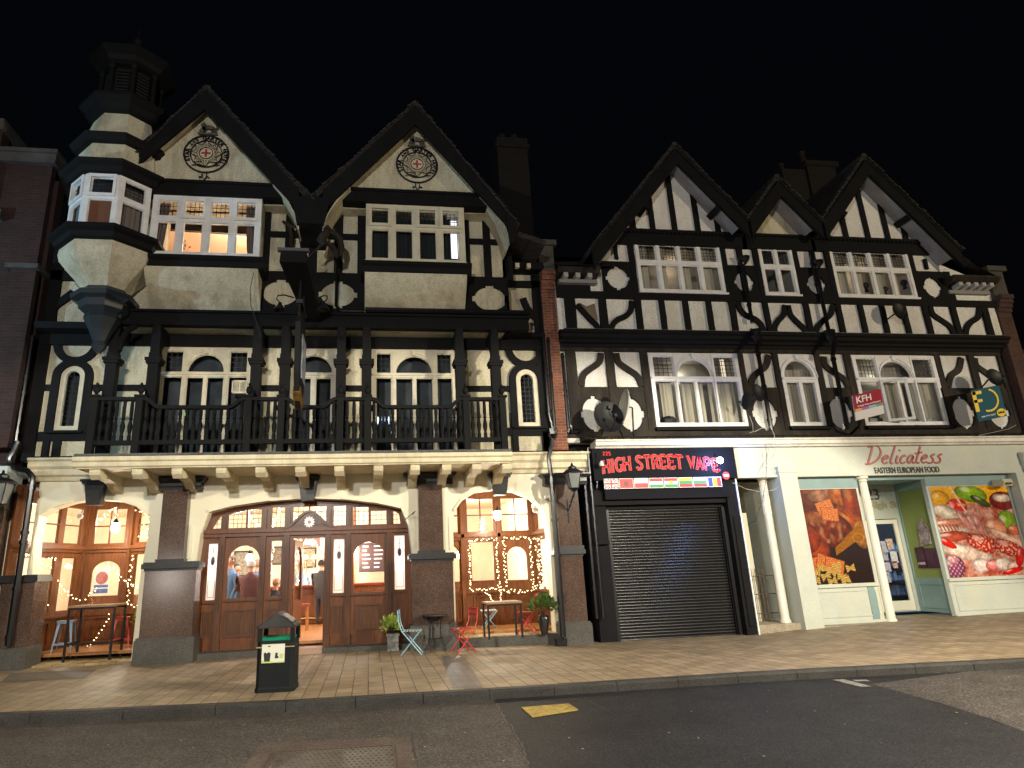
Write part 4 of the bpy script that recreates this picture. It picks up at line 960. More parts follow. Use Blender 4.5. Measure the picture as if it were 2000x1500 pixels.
# ogee pediment with badge over the doors
c0 = (doorx[0]+doorx[1])/2; m2 = MB(); og = []
hw = (doorx[1]-doorx[0])/2+.24
for i in range(21):
    u = -1+i/10; og.append((c0+hw*u, zT+.1+.36*(math.cos(PI*u/1.0)*.5+.5)**1.1))
m2.plate([(c0-hw, zT+.05)] + og + [(c0+hw, zT+.05)], SY-.1, .1); m2.strip(og, .05, SY-.16, .08); ped = m2.build('pediment', 'dwood', screen)
m2 = MB(); st = []
for i in range(24): a_ = PI*i/12; q = .13 if i % 2 == 0 else .085; st.append((c0+q*math.cos(a_), zT+.22+q*math.sin(a_)))
m2.plate(st, SY-.13, .03); m2.build('star_badge', mat('silver_relief', (.45,.42,.38), rough=.35, metal=.5), ped)
m2 = MB(); m2.plate(ell(c0, zT+.22, .04, .04, 12), SY-.14, .012); m2.build('badge_centre', 'red', ped)
m2 = MB()
for s in (-1, 1):
    for k in range(4): m2.strip([(c0+s*(.12+.06*k), zT+.14), (c0+s*(.16+.07*k), zT+.2-.015*k), (c0+s*(.2+.07*k), zT+.14)], .014, SY-.115, .015)
m2.build('carving', 'dwood', ped)
# threshold and opened door leaf
m2 = MB(); m2.box(doorx[0]-.02, doorx[1]+.02, -.1, SY+.3, -.1, dz-.02); m2.build('door_step', mat('pink_stone', (.42,.27,.20), (.34,.22,.16), rough=.7), screen)
m2 = MB(); m2.box(-3.9, doorx[0]-.02, -.06, SY+.1, -.2, zb0+.04); m2.box(doorx[1]+.02, 1.1, -.06, SY+.1, -.2, zb0+.02); m2.build('kerb_course', 'ggranite', pub)
T = Matrix.Translation((doorx[0]+.02, SY+.08, 0)) @ Matrix.Rotation(math.radians(82), 4, 'Z')
glazed(screen, 'open_door', rect(0, .82, dz, 2.4), [arch(.12, .70, 1.05, 1.95, 2.25)], 0, .045, 'wood', T=T, sash=.02)
# wood-clad side recess, right end of the screen
# ---- alcove fronts
def seg_T(a, b):                               # local x from a to b in plan, local y inward
    d = Vector((b[0]-a[0], b[1]-a[1], 0)); return Matrix.Translation((a[0], a[1], 0)) @ Matrix.Rotation(math.atan2(d.y, d.x), 4, 'Z'), d.length
def alcove(name, segs, z0, ztr, zt, fillz):
    for i, (a, b, hs, archi, pans, top4) in enumerate(segs):
        T, L = seg_T(a, b)
        holes = []; tops = []
        for h in hs:
            if h[4]: holes.append(arch(h[0]*L, h[1]*L, h[2], h[3]-.27, h[3]))
            else: holes.append(rect(h[0]*L, h[1]*L, h[2], h[3]))
        for h in top4:
            holes.append(rect(h[0]*L, h[1]*L, ztr+.13, zt)); tops.append(len(holes)-1)
        def proud(mb, L=L, hs=hs, top4=top4):
            mb.box(-.04, L+.04, -.1, 0, ztr-.0, ztr+.08); mb.box(-.02, L+.02, -.05, 0, ztr-.07, ztr)
            mb.box(0, L, -.045, 0, fillz-.05, fillz+.01)
            for u in ((0,) if i < len(segs)-1 else (0, 1)): mb.box(u*L-.05, u*L+.05, -.07, 0, z0, zt+.3)
            for h in top4:
                m_ = (h[0]+h[1])/2*L; zm = (ztr+.13+zt)/2
                if h[2]: mb.box(m_-.015, m_+.015, .0, .05, ztr+.13, zt)
                mb.box(h[0]*L, h[1]*L, .0, .05, zm-.015, zm+.015)
        fr = glazed(pub, name, rect(0, L, z0-.05, zt+.35), holes, 0, .07, 'wood', sash=.015, T=T, proud=proud)
        for (u0, u1, za, zb) in pans: panel(fr, u0*L, u1*L, za, zb, 0, 'wood', T)
zt_ = 3.35
AL = [((-7.42, -.1), (-6.78, 2.0)), ((-6.78, 2.0), (-5.72, 2.0)), ((-5.72, 2.0), (-4.7, 1.35))]
alcove('alcove_front', [
  (*AL[0], [(.12,.60,1.02,2.2,0),(.70,.9,1.02,2.2,0)], 0, [(.1,.36,.3,.82),(.45,.62,.3,.82),(.72,.92,.3,.82)], [(.12,.60,0),(.68,.92,0)]),
  (*AL[1], [(.2,.82,1.05,2.12,1)], 0, [(.17,.83,.28,.85)], [(.16,.84,1)]),
  (*AL[2], [(.14,.84,.98,2.25,0)], 0, [(.12,.86,.28,.8)], [(.14,.84,1)])], .12, 2.38, zt_, .93)
AR = [((1.75, 2.0), (2.42, 2.0)), ((2.42, 2.0), (3.38, 2.0)), ((3.38, 2.0), (4.34, 2.0)), ((4.34, 2.0), (4.45, .5))]
alcove('alcove_front', [
  (*AR[0], [(.36,.88,1.08,2.2,1)], 0, [(.4,.88,.35,.9)], [(.36,.86,0)]),
  (*AR[1], [(.22,.86,1.1,2.28,0)], 0, [(.24,.84,.35,.95)], [(.14,.9,1)]),
  (*AR[2], [(.2,.78,1.28,2.14,1)], 0, [(.14,.84,.35,.98)], [(.1,.88,1)]),
  (*AR[3], [(.2,.8,1.1,2.28,0)], 0, [(.15,.85,.35,.95)], [(.15,.85,0)])], .2, 2.4, 3.4, 1.05)
m2 = MB(); tt = brickmat('alcove_tiles', (.42,.30,.13), (.33,.23,.10), (.12,.09,.05), bw=.3, bh=.3, ms=.01, plane='yx', rough=.55)
m2.prof([(-.05,-.3),(-.05,.05),(2.1,.13),(2.1,-.3)], -7.3, -4.6); fl1 = m2.build('alcove_floor', tt, pub)
m2 = MB(); m2.box(1.7, 4.6, -.12, 2.1, -.3, .17); m2.build('alcove_step', tt, pub)
m2 = MB(); m2.box(1.7, 4.25, -.16, -.121, -.3, .155); m2.build('step_edge', 'ggranite', pub)
m2 = MB()
m2.box(-7.5, -4.5, .35, 2.3, 3.62, 3.68); m2.box(1.6, 4.6, .35, 2.3, 3.62, 3.68)
m2.box(-4.70, -4.55, .35, 1.4, -.2, 3.62); m2.box(1.62, 1.76, .35, 2.0, -.2, 3.62); m2.box(4.42, 4.56, .35, 2.2, -.2, 3.62); m2.box(-7.6, -7.45, -.1, .45, 0, 3.62)
m2.build('alcove_lining', 'cream', pub)
# ---- the room inside: walls, floor, ceiling
X0, X1, YB = -9.4, 4.55, 8.2; FZ = .22
m2 = MB(); m2.box(X0, X1, YB, YB+.1, 0, 3.7); m2.box(X0-.1, X0, .4, YB, 0, 3.7); m2.box(X0, -7.45, .4, .5, 0, 3.7); m2.box(X1, X1+.1, 2.0, YB, 0, 3.7); m2.box(X0, X1, .5, YB, 3.68, 3.78)
m2.box(-4.72, -4.62, 1.4, 2.6, FZ, 3.68) ; m2.box(1.64, 1.74, 1.0, 2.6, FZ, 3.68); inn = m2.build('pub_interior', 'inner', pub)
m2 = MB(); m2.box(X0, X1, .44, YB, FZ-.06, FZ); m2.build('interior_floor', 'fwood', inn)
m2 = MB(); m2.box(X0, X1, YB-.04, YB, FZ, 1.15); m2.box(X0, X1, YB-.07, YB, 1.15, 1.2); m2.build('dado', 'wood', inn)
# picture, framed prints, poster
for (v, xx, yy, w_, h_, c) in (('z6',1000,640,.42,.34,(.5,.4,.25)), ('z6',490,690,.3,.42,(.4,.36,.28)), ('z6',800,620,.3,.3,(.25,.2,.15))):
    p = P(v,xx,yy,YB-.05); m2 = MB(); m2.plate(rect(p[0]-w_, p[0]+w_, p[1]-h_, p[1]+h_), YB-.06, .04, [rect(p[0]-w_+.05, p[0]+w_-.05, p[1]-h_+.05, p[1]+h_-.05)]); t_ = thing('framed_print', (p[0], YB-.05, p[1]), {1000: 'wide framed print on the back wall, seen over the taps through the doorway', 490: 'framed print on the back wall behind the drinkers in the arched pane', 800: 'small framed print on the back wall behind the narrow pane'}[xx], 'picture', 'pictures on the back wall of the pub')
    m2.build('frame', 'lead', t_); m2 = MB(); m2.box(p[0]-w_+.05, p[0]+w_-.05, YB-.045, YB-.035, p[1]-h_+.05, p[1]+h_-.05); m2.build('print', mat('print_%d' % int(xx), c, tuple(q*.3 for q in c), scale=14, rough=.6), t_)
p = P('z6',1625,590,6.5); t_ = thing('menu_board', (p[0], 6.5, p[1]), 'black chalk menu board high up inside the pub, seen through the right arched door pane', 'menu board')
m2 = MB(); m2.box(p[0]-.62, p[0]+.62, 6.5, 6.55, p[1]-.62, p[1]+.72); m2.build('board', mat('chalkboard', (.03,.012,.014), rough=.8), t_)
m2 = MB()
for k in range(9):
    for j in range(3): x_ = p[0]-.5+.36*j; m2.box(x_, x_+random.uniform(.12,.28), 6.488, 6.499, p[1]+.55-.13*k, p[1]+.585-.13*k)
m2.build('chalk_lines', mat('chalk', (.7,.6,.6), rough=.9), t_)
m2 = MB(); m2.box(p[0]-.95, p[0]-.72, 6.4, 6.65, FZ, 3.66); m2.build('timber_column', 'fwood', inn)
# bar counter with pumps
BY = 5.2; a0, a1 = P('z6',880,870,BY)[0]-3.6, P('z6',1700,870,BY)[0]+.3; bz = P('z6',1000,872,BY)[1]
bar = thing('bar_counter', ((a0+a1)/2, BY, FZ), 'panelled mahogany bar counter inside the pub facing the open door', 'bar counter')
m2 = MB(); m2.box(a0, a1, BY+.08, BY+.7, FZ, bz-.06); m2.build('front', 'wood', bar)
m2 = MB(); m2.box(a0-.05, a1+.05, BY-.02, BY+.75, bz-.06, bz); m2.build('counter_top', mat('red_mahogany', (.20,.035,.02), rough=.2, coat=.5), bar)
for k in range(9):
    x_ = a0+.1+k*(a1-a0)/9; panel(bar, x_, x_+.62, FZ+.15, bz-.2, BY+.08, 'wood')
m2 = MB(); m2.tube([(a0, BY-.1, FZ+.18), (a1, BY-.1, FZ+.18)], .025); m2.build('foot_rail', 'gold', bar)
for i, xx in enumerate((948, 1015, 1080, 1152)):
    x_ = P('z6',xx,860,BY+.35)[0]; t_ = thing('beer_tap', (x_, BY+.35, bz), ['slim chrome beer tap on the bar, leftmost in the doorway','slim chrome beer tap on the bar, second from the left in the doorway','slim chrome beer tap on the bar, third from the left in the doorway','slim chrome beer tap on the bar beside the black-coated drinker'][i], 'beer tap', 'beer taps along the bar')
    m2 = MB(); m2.lathe([(.05,bz),(.05,bz+.03),(.025,bz+.06),(.025,bz+.62),(.035,bz+.66),(.03,bz+.7)], x_, BY+.35, 10); m2.tube([(x_,BY+.35,bz+.45),(x_,BY+.2,bz+.45),(x_,BY+.18,bz+.3)], .014, 6); m2.build('column', mat('chrome', (.8,.75,.68), rough=.15, metal=1), t_, smooth=True)
    m2 = MB(); m2.lathe([(.01,bz+.68),(.09,bz+.74),(.1,bz+.8),(.06,bz+.88),(.01,bz+.9)], x_, BY+.33, 10); m2.build('clip', mat('cream_enamel', (.8,.75,.6), rough=.3), t_, smooth=True)
# stool inside
sx, sy = G('z6',975,1250,FZ); t_ = thing('pub_stool', (sx, sy, FZ), 'turned wooden pub stool standing inside the open doorway', 'stool')
m2 = MB(); m2.box(sx-.2, sx+.2, sy-.2, sy+.2, FZ+.6, FZ+.66); m2.build('seat', mat('red_leather', (.22,.05,.035), rough=.4), t_)
for dx in (-.15, .15):
    for dy in (-.15, .15): m2 = MB(); m2.lathe([(.03,FZ),(.022,FZ+.12),(.035,FZ+.2),(.02,FZ+.3),(.032,FZ+.42),(.02,FZ+.5),(.03,FZ+.6)], sx+dx, sy+dy, 8); m2.build('leg', 'fwood', t_, smooth=True)
# ---- people: one skinned body each
def skin_mesh(joints, edges, radii, lev=2):
    me = bpy.data.meshes.new('tmp'); me.from_pydata(joints, edges, []); o = bpy.data.objects.new('tmp', me); COL.objects.link(o)
    md = o.modifiers.new('s', 'SKIN'); md.use_smooth_shade = True
    for i, r in enumerate(radii): me.skin_vertices[0].data[i].radius = (r, r) if not isinstance(r, tuple) else r
    me.skin_vertices[0].data[0].use_root = True
    md2 = o.modifiers.new('b', 'SUBSURF'); md2.levels = lev; md2.render_levels = lev
    m = bpy.data.meshes.new_from_object(o.evaluated_get(bpy.context.evaluated_depsgraph_get())); bpy.data.objects.remove(o); bpy.data.meshes.remove(me); return m
skinm = mat('skin', (.55,.30,.20), (.50,.25,.16), rough=.55)
def person(x, y, z0, H, rz, label, top_c, leg_c, hair_c, arms='down', seated=False, bulk=1., bald=False):
    t = thing('person', (x, y, z0), label, 'person'); s = H/1.75; b = bulk
    hip = .92 if not seated else .5
    up = hip-.92
    J_ = [(0,0,hip),(0,0,hip+.22),(0,.0,hip+.45),(0,.02,hip+.55),(0,.0,hip+.66),(0,-.02,hip+.76)]
    R_ = [(.17*b,.13*b),(.16*b,.12*b),(.19*b,.12*b),(.09,.08),(.052,.052),(.075,.09)]
    Ed = [(0,1),(1,2),(2,3),(3,4),(4,5)]
    for sd in (-1, 1):
        n = len(J_)
        if arms == 'down': a = [(.2*sd*b,0,hip+.48),(.25*sd*b,.02,hip+.2),(.25*sd*b,-.1,hip-.03),(.24*sd*b,-.14,hip-.12)]
        elif arms == 'folded': a = [(.2*sd*b,0,hip+.48),(.27*sd*b,-.02,hip+.2),(.1*sd,-.26,hip+.2),(.0*sd,-.27,hip+.22)]
        else: a = [(.2*sd*b,0,hip+.48),(.26*sd*b,-.06,hip+.22),(.18*sd,-.32,hip+.25),(.15*sd,-.4,hip+.27)]
        J_ += a; R_ += [.065*b,.05*b,.036,.03]; Ed += [(2,n),(n,n+1),(n+1,n+2),(n+2,n+3)]
        n = len(J_)
        if seated: l = [(.1*sd,0,hip-.02),(.13*sd,-.44,hip),(.13*sd,-.44,.09),(.13*sd,-.58,.04)]
        else: l = [(.1*sd,0,hip-.1),(.11*sd,-.02,.48),(.11*sd,.0,.09),(.12*sd,-.14,.04)]
        J_ += l; R_ += [.095*b,.07,.045,.04]; Ed += [(0,n),(n,n+1),(n+1,n+2),(n+2,n+3)]
        for f in range(4):                     # fingers
            m_ = len(J_); h = n-1; hx, hy, hz = J_[h]; d = (f-1.5)*.017
            if arms == 'down': q = [(hx, hy+d, hz-.05), (hx-.01*sd, hy+d-.005, hz-.09-.01*(f in (1,2)))]
            else: q = [(hx+d, hy-.05, hz), (hx+d, hy-.085, hz-.015)]
            J_ += q; R_ += [.0095,.008]; Ed += [(h, m_), (m_, m_+1)]
        m_ = len(J_); J_ += [(hx+.02*(-sd), hy-.02, hz-.03)]; R_ += [.011]; Ed += [(h, m_)]
    me = skin_mesh([tuple(c*s for c in j) for j in J_], Ed, [tuple(q*s for q in r) if isinstance(r, tuple) else r*s for r in R_], 1)
    for m in (skinm, mat('cloth_%s' % label[:14], top_c, tuple(q*.7 for q in top_c), rough=.85, scale=9), mat('trousers_%s' % label[:10], leg_c, rough=.9), M['lead']): me.materials.append(m)
    for p in me.polygons:
        c = p.center/s; ax = abs(c.x)
        hand = (arms == 'down' and c.z < hip-.08 and ax > .2 and not seated) or (arms != 'down' and c.y < -.3 and c.z > hip+.12)
        p.material_index = 0 if (c.z > hip+.6 or hand) else (1 if c.z > hip-.04 and not (seated and c.z < hip+.08) else (3 if c.z < .09 else 2))
    o = bpy.data.objects.new('body', me); COL.objects.link(o); o.parent = t
    hz = (hip+.78)*s; hd = MB(); hd.ball((0, -.01*s, hz), .092*s, 14, 10, 1.22); hd.ball((0, -.1*s, hz-.01), .018*s, 6, 5, 1.3)
    for sd in (-1, 1): hd.ball((sd*.093*s, 0, hz-.01), .022*s, 6, 5, 1.4)
    hd.build('head', skinm, t, smooth=True).matrix_parent_inverse = Matrix()
    fc = MB()
    for sd in (-1, 1): fc.ball((sd*.033*s, -.089*s, hz+.02*s), .011*s, 6, 5)
    fc.box(-.025*s, .025*s, -.097*s, -.08*s, hz-.052*s, hz-.045*s); fc.build('face_features', 'lead', t).matrix_parent_inverse = Matrix()
    if not bald:
        hr = MB(); hr.lathe([(.099*s, hz-.03*s), (.104*s, hz+.03*s), (.09*s, hz+.085*s), (.05*s, hz+.12*s), (.002, hz+.132*s)], 0, .018*s, 14); hr.build('hair', mat('hair_%d' % int(hair_c[0]*1000), hair_c, rough=.8), t, smooth=True).matrix_parent_inverse = Matrix()
    t.rotation_euler = (0, 0, rz); return t
def atp(v, xx, yy, Y): p = P(v, xx, yy, Y); return p[0]
person(atp('z6',555,800,1.3), 1.3, FZ, 1.72, PI, 'grey-haired person in a brown jacket, back to the arched glass door', (.13,.05,.045), (.03,.03,.04), (.55,.55,.56), 'out', bulk=1.25)
person(atp('z6',385,800,1.7), 1.7, FZ, 1.84, -.9, 'person in a blue jumper standing at the left edge of the arched pane', (.10,.19,.34), (.03,.03,.05), (.12,.08,.06), 'down', bulk=1.1)
person(atp('z6',438,780,3.0), 3.0, FZ, 1.66, .6, 'dark-haired person further inside, between the blue jumper and the brown jacket', (.03,.03,.035), (.02,.02,.03), (.02,.015,.012), 'folded')
person(atp('z6',612,760,3.2), 3.2, FZ, 1.76, 2.6, 'person in a blue shirt half hidden behind the brown-jacketed drinker', (.08,.14,.42), (.03,.03,.05), (.2,.14,.1), 'folded', bulk=1.1)
person(atp('z6',765,880,1.2), 1.2, FZ-.03, 1.75, 2.2, 'bald person in a dark jacket sitting low behind the narrow pane', (.025,.028,.04), (.03,.03,.03), (.5,.5,.5), 'out', seated=True, bulk=1.2, bald=True)
person(atp('z6',982,760,BY+1.5), BY+1.5, FZ, 1.72, 0, 'barman in a light blue shirt standing behind the beer taps', (.28,.40,.66), (.03,.03,.05), (.35,.2,.1), 'down')
person(atp('z6',1148,760,BY-.5), BY-.5, FZ, 1.72, PI-.5, 'dark-haired person in a black coat leaning on the bar by the right doorpost', (.012,.012,.013), (.02,.02,.02), (.015,.012,.01), 'out', bulk=1.2)
# ---- pub lighting
def bulbthing(x, y, z, label, name='pendant_lamp', top_=3.62, r=.11, st=14, col=(1,.87,.66), power=40, g='pendant lamps of the pub'):
    t = thing(name, (x, y, z), label, 'lamp', g)
    m2 = MB(); m2.tube([(x, y, z+r), (x, y, top_)], .008, 6); m2.lathe([(.015,z+r+.1),(.05,z+r+.04),(.07,z+r-.01)], x, y, 10); m2.build('flex_and_cap', 'iron', t)
    m2 = MB(); m2.lathe([(.05,z-r),(.09,z-r*.6),(.1,z),(.075,z+r*.8),(.05,z+r)], x, y, 12); m2.build('lamp_shade', emi('lamp_glow_%d' % int(st*10), col, st), t, smooth=True)
    point('lamp_light', (x, y, z-r-.06), power*3.2, col, .06)
q = P('z5',735,555,1.2); bulbthing(q[0], 1.2, q[1], 'bright glass pendant hanging in the left alcove above the stools', power=34)
q = P('z7',685,450,.9); bulbthing(q[0], .9, q[1], 'dazzling glass pendant hanging in the right alcove above the table', st=30, power=46)
q = P('z7',425,725,3.2); bulbthing(q[0], 3.2, q[1], 'cold white pendant seen through the leftmost door of the right alcove', st=26, col=(1,.95,.88), power=55)
q = P('z5',270,590,3.2); bulbthing(q[0]-.5, 3.2, q[1], 'white pendant inside the pub behind the left alcove glazing', st=18, col=(1,.92,.8), power=50)
q = P('z6',545,640,5.0); bulbthing(q[0], 5, q[1], 'small pendant over the drinkers behind the arched pane', st=16, power=60)
q = P('z6',1460,650,6.0); bulbthing(q[0]-.1, 6, q[1]+.3, 'pendant over the bar seen through the right arched pane', st=16, power=60)
for (x_, y_, z_, p_, c_) in ((-2.3,2.0,3.3,75,(1,.80,.62)), (.6,2.2,3.2,85,(1,.76,.52)), (-.9,6.9,3.2,55,(1,.66,.5)), (-6,4.5,3.2,80,(1,.85,.62)), (-8.2,2.2,3.0,40,(1,.9,.75)), (3,4.6,3.2,75,(1,.8,.5)), (-3.6,1.4,2.9,26,(.75,.8,1))):
    point('ceiling_light', (x_, y_, z_), p_*3.2, tuple(.5+.5*v for v in c_), .12)
# ---- fairy lights
bulbm = emi('fairy_glow', (1,.80,.42), 9); wirem = M['lead']
bb_ = MB(); bb_.lathe([(.001,-.011),(.010,-.006),(.012,0),(.010,.006),(.001,.011)], 0, 0, 6); _b = bb_.build('bulb', bulbm); bme = _b.data; bpy.data.objects.remove(_b)
def fairy(pts, n, label, jit=.03, sc=1.):
    jit *= 1.5; n = max(8, int(n*.8))
    t = thing('fairy_lights', pts[0], label, 'string lights', 'warm fairy light strings on the pub front')
    pts = [Vector(p) for p in pts]; seg = [(b-a).length for a, b in zip(pts, pts[1:])]; tot = sum(seg); wp_ = []
    for k in range(n):
        d = tot*(k+.5)/n; i = 0
        while d > seg[i] and i < len(seg)-1: d -= seg[i]; i += 1
        p = pts[i].lerp(pts[i+1], d/seg[i]) + Vector((random.uniform(-jit,jit), random.uniform(-jit,jit)*.3, random.uniform(-jit,jit)))
        wp_.append(p); o = bpy.data.objects.new('bulb', bme); COL.objects.link(o); o.parent = t; o.matrix_parent_inverse = Matrix.Translation(-Vector(t.location)); o.location = p; o.scale = (sc,)*3
    m2 = MB(); m2.tube([p+Vector((0,.012,.008)) for p in wp_], .0022, 3, cap=False); m2.build('wire', wirem, t)
def W(v, x, y, Y): p = P(v, x, y, Y); return (p[0], Y, p[1])
def c1(x, y, z): return (x, y, z)
def onseg(a, b, u, z, off=.12):                # point just in front of an alcove face
    d = Vector((b[0]-a[0], b[1]-a[1])); n_ = Vector((d.y, -d.x)).normalized()
    return (a[0]+d.x*u+n_.x*off, a[1]+d.y*u+n_.y*off, z)
# right alcove: round the two windows and down in a loop
a, b = AR[1]
fairy([onseg(a,b,.16,1.12), onseg(a,b,.16,2.32), onseg(a,b,.92,2.33), onseg(a,b,.92,1.12), onseg(a,b,.16,1.08)], 96, 'fairy lights framing the tall window left of the arched mirror in the right alcove', .02)
a, b = AR[2]
fairy([onseg(a,b,.12,1.12), onseg(a,b,.12,2.34), onseg(a,b,.86,2.34), onseg(a,b,.84,1.15)], 80, 'fairy lights round the arched mirror door in the right alcove', .025)
fairy([onseg(*AR[1],.95,1.08), onseg(*AR[2],.3,1.02), onseg(*AR[2],.6,1.0), onseg(*AR[2],1.0,1.1), (4.3,1.0,1.15), (4.32,.6,1.05)], 60, 'swag of fairy lights along the sill of the right alcove', .03)
fairy([onseg(*AR[2],.92,2.36), (4.3,1.7,2.34), (4.3,1.5,1.2), (4.3,1.3,2.34), (4.28,1.1,1.15), (4.28,.8,2.3), (4.28,.7,1.1)], 95, 'dense zigzag of fairy lights at the right end of the right alcove', .04)
fairy([onseg(*AR[1],.55,1.05), onseg(*AR[1],.7,.85), onseg(*AR[1],.85,.72), onseg(*AR[1],.97,.85), onseg(*AR[1],.97,1.15)], 26, 'drooping loop of fairy lights under the tall window of the right alcove', .015)
a, b = AR[2]
fairy([(3.95,2.25,2.1),(4.02,2.25,1.9),(3.98,2.25,1.6),(4.04,2.25,1.3)], 60, 'bunched fairy lights inside the arched mirror door of the right alcove', .06)
# left alcove
a, b = AL[1]
fairy([onseg(a,b,.55,2.05), onseg(a,b,.72,1.95), onseg(a,b,.85,1.7), onseg(*AL[2],.2,1.55), onseg(*AL[2],.6,1.45), onseg(*AL[2],.9,1.42)], 44, 'fairy lights drooping from the arched pane to the right side of the left alcove', .03)
fairy([onseg(*AL[0],.1,2.2), onseg(*AL[0],.5,2.15), onseg(*AL[0],.3,1.9), onseg(*AL[0],.1,1.7), onseg(*AL[0],.45,1.6), onseg(*AL[0],.2,1.35), onseg(*AL[0],.5,1.1), onseg(*AL[0],.1,1.05)], 95, 'tangle of fairy lights over the left pane of the left alcove', .07)
fairy([onseg(*AL[0],.6,1.7), onseg(*AL[0],.8,1.35), onseg(*AL[0],.95,1.25), onseg(a,b,.2,1.28), onseg(a,b,.45,1.5)], 22, 'short string of fairy lights across the corner post of the left alcove', .02)
fairy([onseg(a,b,.72,.95), onseg(a,b,.7,.7), onseg(a,b,.55,.45), onseg(a,b,.4,.25), onseg(a,b,.3,.18)], 13, 'sparse fairy lights trailing down the lower door panel of the left alcove', .012)
fairy([onseg(a,b,.25,3.0), onseg(a,b,.4,3.2), onseg(a,b,.6,3.35), onseg(a,b,.65,3.1), onseg(a,b,.75,2.95)], 34, 'fairy lights hung across the upper panes of the left alcove', .025)
fairy([onseg(*AL[2],.2,3.2), onseg(*AL[2],.4,3.3), onseg(*AL[2],.6,3.0), onseg(*AL[2],.35,2.7), onseg(*AL[2],.7,2.55)], 40, 'fairy lights hung behind the upper right pane of the left alcove', .04)
fairy([onseg(*AL[2],.2,2.25), onseg(*AL[2],.16,1.7), onseg(*AL[2],.2,1.1), onseg(*AL[2],.8,.98), onseg(*AL[2],1,.9)], 40, 'fairy lights down the etched pane at the right side of the left alcove', .02)
# centre, behind the top lights, and garland over the bar
fairy([W('z6',545,270,.75), W('z6',580,330,.75), W('z6',625,400,.75)], 26, 'fairy lights behind the second top light from the left of the entrance screen', .03)
fairy([W('z6',810,215,.75), W('z6',780,300,.75), W('z6',745,350,.75), W('z6',740,410,.75)], 30, 'fairy lights behind the narrow top light left of the pediment', .03)
fairy([W('z6',915,240,.75), W('z6',935,330,.75)], 16, 'fairy lights behind the top light just above the left shoulder of the pediment', .03)
fairy([W('z6',1110,190,.75), W('z6',1095,290,.75), W('z6',1160,370,.75)], 24, 'fairy lights behind the top light above the right shoulder of the pediment', .03)
fairy([W('z6',735,535,1.3), W('z6',740,600,1.3), W('z6',730,700,1.3), W('z6',735,800,1.3)], 24, 'fairy lights hanging inside the narrow pane left of the doorway', .02)
fairy([W('z6',945,560,6), W('z6',950,640,6), W('z6',940,720,6)], 24, 'fairy lights hanging beside the bar back seen through the doorway', .05, 1.5)
fairy([W('z6',950+(i*37 % 180),495+(i*23 % 45),6.5) for i in range(16)], 90, 'dense net of pink and white fairy lights above the bar seen through the doorway', .04, 1.6)
# red garland panel behind the net of lights
q0 = P('z6',940,495,6.6); q1 = P('z6',1135,545,6.6); m2 = MB(); m2.box(q0[0], q1[0], 6.6, 6.65, q1[1], q0[1]+.3); m2.build('bar_canopy', mat('dark_red_cloth', (.12,.03,.04), (.3,.2,.22), scale=40, rough=.9), inn)
# poster in the arched pane of the left alcove
T, L = seg_T(*AL[1]); m2 = MB(); m2.T = T; m2.plate(rect(.26, .62, 1.35, 1.98), .09, .004); po = m2.build('poster', mat('poster_paper', (.75,.7,.62), rough=.6), None); tag(po, 'red and blue poster inside the arched pane of the left alcove', 'poster')
m2 = MB(); m2.T = T; m2.plate(ell(.44, 1.72, .14, .15, 14), .085, .004); m2.build('red_print', mat('poster_red', (.42,.08,.06), (.35,.22,.25), rough=.6, scale=9), po)
m2 = MB(); m2.T = T; m2.plate(rect(.28, .60, 1.37, 1.47), .085, .004); m2.plate(rect(.28, .6, 1.5, 1.56), .0845, .004); m2.build('blue_print', mat('poster_blue', (.08,.13,.35), rough=.6), po)
# unseen lamps close behind three etched panes, lighting them from inside
point('pane_backlight', (p6_[0][0]+.1, .75, 1.9), 9, (.95,.95,1), .05); point('pane_backlight', (p4_[0][0]+.1, .8, 1.9), 5, (.95,.93,1), .05); point('pane_backlight', (p1_[0][0]+.05, .8, 1.9), 4, (.85,.88,1), .05)
# ================================================================== TIMBER-FRAMED SHOP TERRACE
ter = thing('shop_terrace', (11.2, 0, 0), 'black and white half-timbered terrace with three gables above two shopfronts', 'building')
JB = -.25
M['dbrick2'] = brickmat('dark_party_brick', (.09, .03, .018), (.055, .02, .013), (.06, .045, .035))  # darker brick for the right party wall
M['greyroom'] = mat('grey_room', (.30,.29,.26), (.24,.23,.21), rough=.9)
TX0, TX1 = 4.78, 17.75
def PX(v, x, y, Y): return P(v, x, y, Y)[0]
def PZ(v, x, y, Y): return P(v, x, y, Y)[1]
def win_r(v, tl, br, Y): a = P(v, *tl, Y); b = P(v, *br, Y); return (a[0], b[0], b[1], a[1])
zs1 = PZ('r3',1200,1145,0); zs2 = PZ('r3',1100,548,0)
A1 = ((PX('r3',800,845,0)), PX('r3',1538,848,0), zs1, zs2)
B1 = (PX('r4',112,815,0), PX('r4',395,815,0), zs1-.02, zs2)
C1 = (PX('r4',695,812,0), PX('r4',1345,812,0), zs1, zs2)
zu0 = PZ('r1',1050,1268,JB); zu1 = PZ('r1',1000,852,JB)
A2 = (PX('r1',678,1050,JB), PX('r1',1372,1065,JB), zu0, zu1); B2 = (PX('r1',1688,1080,JB), PX('r2',207,1050,JB), zu0, zu1-.02); C2 = (PX('r2',502,1055,JB), PX('r2',1115,1070,JB), zu0, zu1)
gy = [(8.37,12.62), (11.3,11.76), (14.2,12.62)]
zc = PZ('r1',1000,775,JB)
